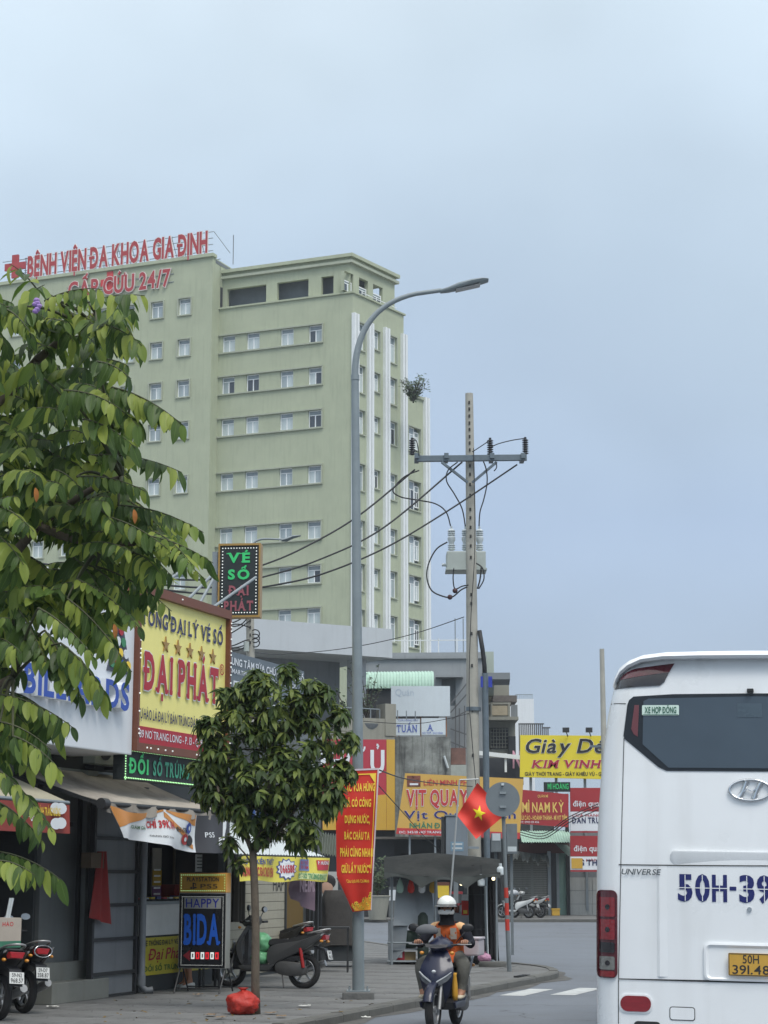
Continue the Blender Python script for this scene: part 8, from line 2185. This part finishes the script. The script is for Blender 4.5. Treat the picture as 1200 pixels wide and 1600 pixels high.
# planter with shrub across the side road
plp = Vector((A(590, 1440, 80.5).x, 80.6, SW_Z))
tw = twiggy('planter_shrub', 'green shrub in a concrete planter beside the stall, across the road', plp + Vector((0, 0, .95)), 1.6, .7, 20, m_leaf_far, 21, .09, .03, 10)
MB().lathe([(.35, -.95), (.42, -.5), (.5, -.05), (.55, 0), (.5, .02)], 12).build('planter', m_beige, tw, smooth=R(30))
dgr = thing('drain_grate', 'black drain slot set in the kerb at the pavement corner', 'drain', heading(G(816, 1536), U, .0))
MB().box(-.35, .35, -.06, .06, .0, .10).build('slot', m_seam, dgr)
for k in range(9): MB().box(-.32 + k * .075, -.30 + k * .075, -.07, .07, .095, .135).build('bar', m_blk, dgr)
# litter
m_paper = mat('paper', S(206, 206, 200), .9, .06)
rl = random.Random(17)
for k, (px, py, lab) in enumerate(((476, 1574, 'crumpled white scrap on the paving between tree and lamp footing'), (572, 1592, 'white scrap lying by the kerb under the lamp'), (83, 1575, 'tiny white scrap on the paving near the left scooters'), (440, 1590, 'flattened brown scrap to the right of the small tree'), (330, 1588, 'torn pale wrapper left of the red bag'), (345, 1592, 'second torn wrapper in front of the red bag'), (310, 1556, 'small brown scrap in front of the LED sign'), (424, 1585, 'dark crushed cup at the foot of the small tree'))):
    p = G(px, py, SW_Z)
    t = tag(MB().grid(lambda u, v: Vector(((u - .5) * .16, (v - .5) * .11, .012 + .02 * mnoise.noise(Vector((u * 3 + k, v * 3, k))) + .014)), 5, 4).build('paper_scrap', m_paper if k < 3 else mat('scrap_brown', S(130, 112, 92), .9, .2), None, smooth=0), lab, 'litter', 'litter on the paving')
    t.location = p; t.rotation_euler = (0, 0, rl.uniform(0, 6))
# ================================================================ trees
def leaf_material(name, dark, mid, young, p_young=.12, vein=.35):
    m = bpy.data.materials.new(name); m.use_nodes = True
    t = m.node_tree; b = t.nodes['Principled BSDF']; L = t.links.new
    geo = t.nodes.new('ShaderNodeNewGeometry'); oi = t.nodes.new('ShaderNodeObjectInfo')
    add = t.nodes.new('ShaderNodeMath'); add.operation = 'ADD'; L(geo.outputs['Random Per Island'], add.inputs[0]); L(oi.outputs['Random'], add.inputs[1])
    fr = t.nodes.new('ShaderNodeMath'); fr.operation = 'FRACT'; L(add.outputs[0], fr.inputs[0])
    rp = t.nodes.new('ShaderNodeValToRGB'); L(fr.outputs[0], rp.inputs[0])
    e = rp.color_ramp.elements; e[0].position = 0; e[0].color = (*dark, 1); e[1].position = 1; e[1].color = (*young, 1)
    for pos, c in ((.5, tuple((a + b_) / 2 for a, b_ in zip(dark, mid))), (1 - p_young - .1, mid), (1 - p_young * .5, young)):
        q = e.new(pos); q.color = (*c, 1)
    uv = t.nodes.new('ShaderNodeUVMap'); sx = t.nodes.new('ShaderNodeSeparateXYZ'); L(uv.outputs[0], sx.inputs[0])
    d = t.nodes.new('ShaderNodeMath'); d.operation = 'SUBTRACT'; d.inputs[1].default_value = .5; L(sx.outputs[0], d.inputs[0])
    ab = t.nodes.new('ShaderNodeMath'); ab.operation = 'ABSOLUTE'; L(d.outputs[0], ab.inputs[0])
    rib = t.nodes.new('ShaderNodeMapRange'); rib.inputs[1].default_value = .015; rib.inputs[2].default_value = .05; rib.inputs[3].default_value = 1; rib.inputs[4].default_value = 0; L(ab.outputs[0], rib.inputs[0])
    w = t.nodes.new('ShaderNodeMath'); w.operation = 'MULTIPLY_ADD'; w.inputs[1].default_value = -1.0; L(ab.outputs[0], w.inputs[0]); L(sx.outputs[1], w.inputs[2])
    w2 = t.nodes.new('ShaderNodeMath'); w2.operation = 'MULTIPLY'; w2.inputs[1].default_value = 62.0; L(w.outputs[0], w2.inputs[0])
    sn = t.nodes.new('ShaderNodeMath'); sn.operation = 'SINE'; L(w2.outputs[0], sn.inputs[0])
    vn = t.nodes.new('ShaderNodeMapRange'); vn.inputs[1].default_value = .75; vn.inputs[2].default_value = 1.0; L(sn.outputs[0], vn.inputs[0])
    mx = t.nodes.new('ShaderNodeMath'); mx.operation = 'MAXIMUM'; L(vn.outputs[0], mx.inputs[1]); L(rib.outputs[0], mx.inputs[0])
    ms = t.nodes.new('ShaderNodeMath'); ms.operation = 'MULTIPLY'; ms.inputs[1].default_value = vein; L(mx.outputs[0], ms.inputs[0])
    mc = t.nodes.new('ShaderNodeMixRGB'); mc.inputs[2].default_value = (*[min(1, v * 1.5 + .02) for v in mid], 1); L(ms.outputs[0], mc.inputs[0]); L(rp.outputs[0], mc.inputs[1])
    L(mc.outputs[0], b.inputs['Base Color'])
    b.inputs['Roughness'].default_value = .42; b.inputs['Specular IOR Level'].default_value = .45
    bp = t.nodes.new('ShaderNodeBump'); bp.inputs['Strength'].default_value = .5; bp.inputs['Distance'].default_value = .004; bp.invert = True
    L(mx.outputs[0], bp.inputs['Height']); L(bp.outputs[0], b.inputs['Normal'])
    tr = t.nodes.new('ShaderNodeBsdfTranslucent'); L(mc.outputs[0], tr.inputs[0])
    mixs = t.nodes.new('ShaderNodeMixShader'); mixs.inputs[0].default_value = .42
    L(b.outputs[0], mixs.inputs[1]); L(tr.outputs[0], mixs.inputs[2]); L(mixs.outputs[0], t.nodes['Material Output'].inputs[0])
    return m
def leaf_shape(width, nseg, fold, curl, wav=0.0, tip=1.0):
    """Vertices of one leaf, stalk at the origin, pointing along +x, length 1; faces; uv per vertex."""
    vs, fs, uv = [], [], []
    for i in range(nseg + 1):
        t = i / nseg
        w = width * .5 * (math.sin(math.pi * min(1, t ** .85 * (1 - .04) + .02)) ** .75) * (1 if t < .97 else .15)
        z = -curl * t * t
        for s in (-1, 0, 1):
            vs.append((t, s * w, z + abs(s) * fold * w + wav * math.sin(t * 11 + s) * abs(s) * w)); uv.append((.5 + s * .5, t))
    for i in range(nseg):
        a = i * 3
        fs += [(a, a + 3, a + 4, a + 1), (a + 1, a + 4, a + 5, a + 2)]
    return vs, fs, uv
class LeafBin:
    def __init__(self, shapes): self.shapes = shapes; self.v = []; self.f = []; self.uv = []
    def add(self, k, M):
        vs, fs, uv = self.shapes[k]; n = len(self.v)
        self.v += [tuple(M @ Vector(v)) for v in vs]; self.f += [tuple(i + n for i in f) for f in fs]; self.uv += uv
    def build(self, name, m, parent, kind='stuff'):
        me = bpy.data.meshes.new(name); me.from_pydata(self.v, [], self.f)
        l = me.uv_layers.new(name='UVMap')
        idx = [0] * len(me.loops); me.loops.foreach_get('vertex_index', idx)
        l.data.foreach_set('uv', [c for i in idx for c in self.uv[i]])
        return put(name, me, m, parent, smooth=3.2, kind=kind)
def leaf_mesh(shape, name, m):
    vs, fs, uv = shape
    me = bpy.data.meshes.new(name); me.from_pydata(vs, [], fs); l = me.uv_layers.new(name='UVMap')
    for lp in me.loops: l.data[lp.index].uv = uv[lp.vertex_index]
    for p in me.polygons: p.use_smooth = True
    me.materials.append(m); return me
def leaf_frame(pos, d, up, size, roll=0.0):
    x = d.normalized(); y = up.cross(x)
    y = y.normalized() if y.length > 1e-4 else x.orthogonal().normalized()
    z = x.cross(y)
    M = Matrix(((x.x, y.x, z.x, pos.x), (x.y, y.y, z.y, pos.y), (x.z, y.z, z.z, pos.z), (0, 0, 0, 1)))
    return M @ Matrix.Rotation(roll, 4, 'X') @ Matrix.Scale(size, 4)
m_bark = mat('bark', S(106, 96, 84, .85), .9, .25, 8, bump=.6, bscale=40, zscale=.4)
m_twig = mat('twig_green', (.07, .075, .04), .8, .2, 9)
# ---- large-leaved tree at the left edge
m_leafA = leaf_material('leaf_broad', (.042, .085, .022), (.135, .225, .045), (.36, .43, .080), .34)
YT0 = 12.6
Tb0 = Vector((-4.75, YT0, SW_Z))
treeA = thing('broadleaf_tree', 'large-leaved green street tree reaching in from the left edge', 'tree', Matrix.Translation(Tb0))
ra = random.Random(42)
shapesA = [leaf_shape(.40, 6, .25, .25, .07), leaf_shape(.44, 6, .35, .12, .05), leaf_shape(.36, 6, .18, .45, .10), leaf_shape(.42, 6, .5, .6, .08)]
bins = LeafBin(shapesA); single = []
wood = MB()
def tp(px, py, d): return A(px, py, d) - Tb0
# trunk and limbs
MB().tube([Vector((0, 0, -.1)), Vector((.03, 0, 1.2)), Vector((.08, .05, 2.3))], [.16, .13, .115], 14).build('trunk', m_bark, treeA, smooth=3.2)
limbs = [bez(Vector((.08, .05, 2.2)), Vector((.5, .0, 3.2)), tp(-60, 1000, 12.4), tp(60, 820, 12.2), 12), bez(Vector((.08, .05, 2.2)), Vector((.3, .1, 3.6)), tp(-120, 800, 12.6), tp(60, 560, 12.4), 12),
         bez(Vector((.08, .05, 2.2)), Vector((.6, -.1, 2.7)), tp(-120, 1150, 11.9), tp(20, 1060, 11.8), 12), bez(Vector((.08, .05, 2.2)), Vector((-.4, .3, 3.5)), Vector((-1.0, .4, 4.4)), Vector((-1.5, .5, 5.2)), 10),
         bez(Vector((.08, .05, 2.2)), Vector((.5, .5, 2.2)), tp(-200, 1290, 12.2), tp(-20, 1260, 12.0), 10), bez(tp(60, 820, 12.2), tp(120, 780, 12.0), tp(140, 760, 11.9), tp(190, 745, 11.8), 8), bez(tp(60, 820, 12.2), tp(110, 850, 12.0), tp(150, 850, 11.9), tp(210, 850, 11.8), 8),
         bez(tp(60, 560, 12.4), tp(90, 540, 12.2), tp(110, 510, 12.0), tp(150, 490, 12.0), 8)]
for i, l in enumerate(limbs): MB().tube(l, [(.075 if i < 5 else .022) * (1 - .7 * k / (len(l) - 1)) + .008 for k in range(len(l))], 8).build('limb', m_bark, treeA, smooth=3.2)
limb_pts = [p for l in limbs for p in l[3:]]
def spray(p0, p1, front, dens=.044, size=(.10, .175)):
    L = (p1 - p0).length; mid = p0.lerp(p1, .5) + Vector((0, 0, .10 * L + .02))
    pts = [p0 * (1 - t) ** 2 + mid * 2 * t * (1 - t) + p1 * t * t for t in (i / 8 for i in range(9))]
    wood.tube(pts, [.007 - .0006 * i for i in range(9)], 4)
    n = max(4, int(L / dens))
    axis = (p1 - p0).normalized()
    side = axis.cross(Vector((0, 0, 1))); side = side.normalized() if side.length > .1 else Vector((0, 1, 0))
    hang = ra.uniform(.25, 1.25); big = ra.choice((.75, .9, 1.0, 1.15)); tilt = Vector((ra.uniform(-.5, .5), ra.uniform(-.9, .1), 0))
    for i in range(n):
        t = (i + .4) / n; k = min(7, int(t * 8)); f = t * 8 - k
        p = pts[k].lerp(pts[k + 1], f); tg = (pts[k + 1] - pts[k]).normalized()
        for s in ((-1, 1) if i < n - 1 else (0,)):
            sz = ra.uniform(*size) * big * (1 - .35 * abs(t - .45))
            d = tg * ra.uniform(.25, .5) + side * s * ra.uniform(.5, .8) + Vector((ra.uniform(-.12, .12), ra.uniform(-.12, .12), 0)) + Vector((0, 0, -hang * ra.uniform(.85, 1.15)))
            up = tilt + Vector((ra.uniform(-.2, .2), ra.uniform(-.2, .2), 1.0)) + side * s * -.3
            M = leaf_frame(p, d, up, sz, ra.uniform(-.3, .3)); kk = ra.randrange(4)
            if front and len(single) < 300: single.append((kk, M))
            else: bins.add(kk, M)
hand = [(35, 1000, 112, 1082), (95, 1005, 168, 1092), (20, 1150, 95, 1205), (120, 480, 226, 462), (150, 505, 222, 540), (60, 455, 14, 412), (70, 470, 160, 452), (30, 480, 70, 445), (175, 605, 290, 668), (150, 565, 205, 592), (130, 655, 212, 700), (140, 712, 284, 738), (120, 745, 228, 768), (185, 790, 318, 832), (210, 835, 333, 880),
        (155, 805, 262, 858), (150, 885, 268, 955), (120, 905, 222, 985), (105, 935, 206, 1050), (60, 950, 150, 1032), (20, 940, 80, 1055), (70, 985, 128, 1095), (0, 1085, 118, 1140), (0, 1128, 80, 1172), (0, 1205, 82, 1300), (-10, 1330, 100, 1378), (-10, 1250, 70, 1318), (-10, 1345, 55, 1368), (100, 610, 190, 640), (205, 620, 262, 652), (230, 850, 320, 905)]
for x0, y0, x1, y1 in hand:
    d = ra.uniform(11.0, 11.7); spray(tp(x0, y0, d + .15), tp(x1, y1, d), True)
    q = tp(x0, y0, d + .15); near = min(limb_pts, key=lambda w: (w - q).length)
    wood.tube(bez(near, near.lerp(q, .4) + Vector((0, 0, .06)), near.lerp(q, .75) + Vector((0, 0, .05)), q, 8), [.013 - .0008 * k for k in range(9)], 5)
polyA = [(-70, 440), (60, 465), (150, 480), (195, 510), (180, 560), (170, 600), (200, 640), (190, 700), (215, 750), (215, 790), (265, 840), (270, 880), (215, 920), (205, 970), (165, 1010), (120, 1010), (80, 985), (50, 1030), (0, 1060), (-70, 1080)]
polyB = [(-70, 1060), (60, 1095), (85, 1140), (40, 1190), (-70, 1210)]
cnt = 0
while cnt < 270:
    x, y = ra.uniform(-70, 300), ra.uniform(430, 1080)
    if not inside(x, y, polyA): continue
    if ra.random() > (1.0 if x < 110 or y > 760 else .62): continue
    d = ra.uniform(11.5, 13.8); ln = ra.uniform(40, 95); an_ = ra.uniform(-.6, 1.0)
    spray(tp(x - ln * .5 * math.cos(an_), y - ln * .5 * math.sin(an_), d + .1), tp(x + ln * .5 * math.cos(an_), y + ln * .5 * math.sin(an_), d - .15 + ra.uniform(-.3, .1)), False); cnt += 1
cnt = 0
while cnt < 42:
    x, y = ra.uniform(-70, 110), ra.uniform(1060, 1210)
    if not inside(x, y, polyB): continue
    d = ra.uniform(11.6, 13.0); ln = ra.uniform(40, 80); an_ = ra.uniform(-.3, .9)
    spray(tp(x - ln * .5 * math.cos(an_), y - ln * .5 * math.sin(an_), d), tp(x + ln * .5 * math.cos(an_), y + ln * .5 * math.sin(an_), d - .15), False); cnt += 1
for k in range(230):                                          # the crown beyond the left edge of the picture
    a = ra.uniform(0, 6.28); e = ra.uniform(-.25, 1.0); r_ = ra.uniform(.7, 1.0)
    c = Vector((-.4 + 1.9 * r_ * math.cos(a) * math.sqrt(max(.05, 1 - e * e)), .2 + 2.0 * r_ * math.sin(a) * math.sqrt(max(.05, 1 - e * e)), 3.4 + 2.3 * r_ * e))
    w_ = Tb0 + c
    if 600 + 3054 * w_.x / w_.y > -40 and w_.y > 8: continue
    o_ = Vector((math.cos(a), math.sin(a), ra.uniform(-.4, .3))) * ra.uniform(.2, .4)
    spray(c - o_, c + o_, False)
wood.build('twigs', m_twig, treeA, smooth=3.2, kind='stuff', recalc=False)
crownA = bins.build('foliage', m_leafA, treeA)
lm = [leaf_mesh(s, 'leaf', m_leafA) for s in shapesA]
for kk, M in single:
    o = bpy.data.objects.new('leaf', lm[kk]); COL.objects.link(o); o.parent = crownA; o.matrix_local = M
m_dead = mat('leaf_dead', S(188, 120, 60, .9), .6, .15)
dm = leaf_mesh(shapesA[0], 'dry_leaf', m_dead)
for px, py in ((209, 796), (178, 975), (55, 762)):
    o = bpy.data.objects.new('dry_leaf', dm); COL.objects.link(o); o.parent = crownA; o.matrix_local = leaf_frame(tp(px, py, 10.95), Vector((.2, .2, -1)), Vector((.7, -1, .2)), .085)
fl_ = MB()
for k in range(7):
    p = tp(57 + ra.uniform(-4, 4), 478 + ra.uniform(-9, 9), 11.1); fl_.ball(p, .02, .02, .016, 6, 4)
fl_.build('blossom', mat('blossom_mauve', S(160, 130, 190), .7, .1), treeA, kind='stuff')

# ---- small street tree
m_leafB = leaf_material('leaf_narrow', (.032, .062, .018), (.10, .16, .040), (.25, .31, .070), .30, vein=.2)
Tb1 = G(400, 1584, SW_Z); Y1 = Tb1.y
treeB = thing('small_tree', 'slender young tree with drooping dark leaves standing on the pavement', 'tree', Matrix.Translation(Tb1))
tq = lambda px, py, dy=0.0: A(px, py, Y1 + dy) - Tb1
rb_ = random.Random(7)
MB().tube([Vector((0, 0, -.05)), tq(399, 1540), tq(399.5, 1450), tq(398, 1390), tq(396, 1350), tq(395, 1328)], [.062, .055, .052, .05, .05, .046], 12).build('trunk', m_bark, treeB, smooth=3.2)
ends = [(340, 1240, -.2), (365, 1170, .3), (420, 1180, -.3), (470, 1215, .2), (440, 1095, 0), (500, 1180, -.1), (390, 1120, -.3), (520, 1230, .1), (330, 1195, .1), (460, 1270, -.3), (410, 1060, .2)]
bl = [bez(tq(395.5, 1335), tq(385, 1300), tq(365, 1280), tq(342, 1240, -.2), 10), bez(tq(395.5, 1335), tq(408, 1290), tq(425, 1230), tq(430, 1130), 12), bez(tq(398, 1330), tq(420, 1308), tq(440, 1305), tq(470, 1250, .1), 10)]
for l in bl: MB().tube(l, [.038 * (1 - .6 * k / (len(l) - 1)) for k in range(len(l))], 8).build('limb', m_bark, treeB, smooth=3.2)
MB().tube(bez(tq(393, 1352), tq(385, 1330), tq(370, 1325), tq(358, 1305, -.1), 8), [.014 - .001 * k for k in range(9)], 6).build('limb', m_bark, treeB, smooth=3.2)
bpts = [p for l in bl for p in l]
for x, y, d in ends:
    q = tq(x, y, d); nr = min(bpts, key=lambda w: (w - q).length)
    MB().tube(bez(nr, nr.lerp(q, .35) + Vector((0, 0, .05)), nr.lerp(q, .7), q, 8), [.02 - .0015 * k for k in range(9)], 6).build('limb', m_bark, treeB, smooth=3.2)
shB = [leaf_shape(.36, 4, .25, .35), leaf_shape(.40, 4, .3, .5), leaf_shape(.32, 4, .2, .65)]
binB = LeafBin(shB); twB = MB()
lobes = [(425 + 118 * math.cos(a_) * r_, 1180 + 128 * math.sin(a_) * r_, 17, 14, 9) for a_, r_ in ((.2, .98), (.55, .95), (-.2, 1.0), (-.55, 1.02), (-.95, 1.0), (-1.35, 1.05), (-1.8, 1.0), (-2.25, .98), (-2.7, .95), (3.0, 1.0), (2.7, .98), (2.35, .85))] + [(425, 1105, 62, 52, 50), (470, 1165, 66, 62, 70), (365, 1150, 50, 56, 42), (334, 1208, 30, 28, 20), (505, 1228, 38, 44, 36), (425, 1215, 72, 55, 70), (450, 1275, 48, 32, 26), (400, 1070, 34, 28, 18), (485, 1085, 40, 34, 24), (378, 1262, 42, 34, 26), (336, 1180, 30, 40, 22), (350, 1235, 40, 26, 18), (470, 1300, 36, 22, 14), (405, 1290, 34, 24, 12), (535, 1195, 14, 12, 6), (358, 1312, 12, 10, 5), (375, 1345, 10, 8, 3), (375, 1085, 26, 24, 12)]
for cx_, cy_, rx, ry, n in lobes:
    for k in range(int(n * 1.2)):
        while True:
            u, v, w = rb_.uniform(-1, 1), rb_.uniform(-1, 1), rb_.uniform(-1, 1)
            q = u * u + v * v + w * w
            if .25 < q < 1: break
        c = tq(cx_ + u * rx, cy_ + v * ry, w * rx / 123 * .95)
        ax = (Vector((u, w, -v * .7)).normalized() * .6 + Vector((0, 0, .7))).normalized()
        twB.tube([c - ax * .14 - Vector((u, w, 0)) * .06, c], [.006, .004], 4)
        nl = rb_.randint(8, 12); a0 = rb_.uniform(0, 6.28)
        e1 = ax.orthogonal().normalized(); e2 = ax.cross(e1)
        for j in range(nl):
            a = a0 + 2.4 * j; o_ = e1 * math.cos(a) + e2 * math.sin(a)
            d = o_ * .8 + ax * rb_.uniform(.0, .5) + Vector((0, 0, -.35))
            binB.add(rb_.randrange(3), leaf_frame(c - ax * .012 * j * .6, d, Vector((0, 0, 1)) + ax * .5, rb_.uniform(.12, .19), rb_.uniform(-.4, .4)))
twB.build('twigs', m_bark, treeB, kind='stuff', smooth=3.2, recalc=False)
binB.build('foliage', m_leafB, treeB)
# ================================================================ small things of the street
rk = random.Random(31)
def place(px, py, z=SW_Z, dy=0.0): return G(px, py, z) + Vector((0, dy, 0))
# rider: helmet strap, chest strap and vest creases
MB().tube([(-.05, -.10, 1.47), (-.03, -.05, 1.385), (-.025, .05, 1.385), (-.05, .10, 1.47)], .007, 6).build('chin_strap', m_hood, person, smooth=3.2)
MB().tube([(-.10, -.14, 1.24), (-.065, -.05, 1.12), (-.09, .08, .98)], .012, 6).build('bag_strap', m_black, person, smooth=3.2)
MB().tube([(-.072, 0, .90), (-.078, 0, 1.02), (-.055, 0, 1.12), (-.075, 0, 1.24)], .005, 5).build('zip', m_black, person, smooth=3.2)
# goods at the lottery shop and hall
for k, (px, py, s, cat, lab, mm) in enumerate(((232, 1538, (.3, .24, .22), 'box', 'yellow crate under the printed counter panel', m_amb), (262, 1540, (.22, .2, .4), 'bin', 'dark bin standing before the lottery counter', m_black), (20, 1545, (.5, .4, .7), 'cabinet', 'dark cabinet just inside the hall doorway behind the scooters', m_walld))):
    t = thing(('crate', 'bin', 'cabinet')[k], lab, cat, frame(place(px, py), FACE_YAW))
    a, b_, c = s
    MB().box(-a / 2, a / 2, -b_ / 2, b_ / 2, 0, c).build('body', mm, t, bevel=.01); MB().box(-a / 2 - .01, a / 2 + .01, -b_ / 2 - .01, b_ / 2 + .01, c, c + .03).build('lid', mm, t)
# shelf goods seen through the counter opening
for k in range(9):
    x = kx0 + .2 + k * .22
    t = thing('ticket_tray', ('leftmost', 'second', 'third', 'fourth', 'fifth', 'sixth', 'seventh', 'eighth', 'last')[k] + ' tray of lottery tickets along the counter top', 'tray', FCt @ Matrix.Translation((x, .2, zc1 + .05)), 'ticket trays on the counter')
    MB().box(-.09, .09, -.12, .12, 0, .03).build('tray', m_walld, t); MB().box(-.07, .07, -.10, .10, .03, .05 + .03 * rk.random()).build('tickets', (pr, m_banw, m_banyel, pb)[k % 4], t)
# wall-mounted things above the shop row
for k, (px, py, off, lab) in enumerate(((168, 1195, .2, 'grey air-conditioner unit under the white sign end'), (480, 1225, .3, 'dusty air-conditioner unit on the corner shop wall'))):
    M_ = FM(off); x, z = H(M_, px, py)
    t = thing('air_conditioner', lab, 'air conditioner', M_ @ Matrix.Translation((x, 0, z)))
    MB().box(-.4, .4, 0, .28, 0, .55).build('case', m_tank, t, bevel=.015)
    MB().tube([(-.08, -.012, .27), (-.08, .0, .27)], .21, 20).build('fan_grille', m_blk, t)
    for s in (-.3, .3): MB().bar((s, .05, -.04), (s, .3, -.04), .04).build('bracket', m_blk, t)
# stall: hanging bags, jars, cups
for k in range(5):
    px = 690 + k * 8; p = at_s(px, 1436, .0)
    t = thing('glass_jar', ('first', 'second', 'third', 'fourth', 'fifth')[k] + ' jar from the rider helmet along the stall counter', 'jar', Matrix.Translation(Vector((p.x, YS + .3, SW_Z + 1.0))), 'jars on the stall counter')
    MB().lathe([(.05, 0), (.055, .02), (.055, .13), (.035, .16)], 12).build('jar', (m_amb, m_sred, m_mint, m_brown, m_banw)[k], t, smooth=R(40)); MB().lathe([(.04, .16), (.04, .19)], 10).build('lid', m_sred, t, smooth=R(40))
for k in range(4):
    p = at_s(625 + k * 17, 1372, -.85)
    t = thing('hanging_bag', ('leftmost', 'second', 'third', 'rightmost')[k] + ' small plastic bag hanging under the tarpaulin edge', 'bag', Matrix.Translation(p), 'bags under the tarpaulin')
    MB().loft([[Vector((r_ * math.cos(a), r_ * .6 * math.sin(a), z)) for a in (2 * math.pi * i / 9 for i in range(9))] for r_, z in ((.03, -.30), (.07, -.26), (.075, -.18), (.04, -.06), (.01, 0))]).build('bag', (m_mint, m_banred, m_banw, m_amb)[k], t, smooth=3.2); MB().cyl((0, 0, 0), (0, 0, .08), .004, seg=5).build('string', m_cable, t)
# far shopfront clutter
for k, (px, hh, w, mm, lab) in enumerate(((618, 1.3, .3, m_wallg, 'grey stand left of the stall booth before the dark far shops'), (690, 1.5, .35, m_brown, 'brown stand just left of the rider helmet before the far shops'), (712, 1.1, .3, m_crim, 'red stand right of the rider helmet before the far shops'))):
    D = 85.6; p = A(px, 1400, D)
    t = thing('display_stand', lab, 'stand', Matrix.Translation((p.x, D, SW_Z)), 'stands before the dark far shops')
    MB().box(-w, w, -.2, .2, 0, hh).build('body', mm, t, bevel=.02); MB().box(-w * .9, w * .9, -.22, -.2, hh * .55, hh * .9).build('panel', (m_signw, m_banyel, m_walld)[k], t)
# leaves and dirt lying on the paving
lfm = leaf_mesh(shapesA[0], 'fallen_leaf', mat('leaf_fallen', S(120, 100, 58, .9), .8, .25))
lfm2 = leaf_mesh(shapesA[1], 'fallen_leaf', mat('leaf_fallen2', S(92, 104, 56, .9), .8, .25))
gd = LeafBin(shapesA)
for k in range(70):
    px, py = rk.uniform(150, 700), rk.uniform(1555, 1600)
    p = G(px, py, SW_Z + .008)
    if not inside(p.x, p.y, poly): continue
    gd.add(rk.randrange(4), Matrix.Translation(p) @ Matrix.Rotation(rk.uniform(0, 6.28), 4, 'Z') @ Matrix.Rotation(rk.uniform(-.3, .3), 4, 'X') @ Matrix.Scale(rk.uniform(.04, .10), 4))
o = gd.build('fallen_leaves', lfm.materials[0], None); o['label'] = 'dry leaves scattered over the paving'; o['category'] = 'leaves'
# ================================================================ thin humid haze round the whole place
hz = MB().box(-770, 770, -70, 790, -1.06, 60).build('haze', None); hz['kind'] = 'stuff'
hm = bpy.data.materials.new('haze'); hm.use_nodes = True; ht_ = hm.node_tree; ht_.nodes.clear()
ho = ht_.nodes.new('ShaderNodeOutputMaterial'); hv = ht_.nodes.new('ShaderNodeVolumePrincipled')
hv.inputs['Color'].default_value = (.88, .93, 1, 1); hv.inputs['Density'].default_value = .00035
ht_.links.new(hv.outputs[0], ho.inputs['Volume']); hz.data.materials.append(hm)
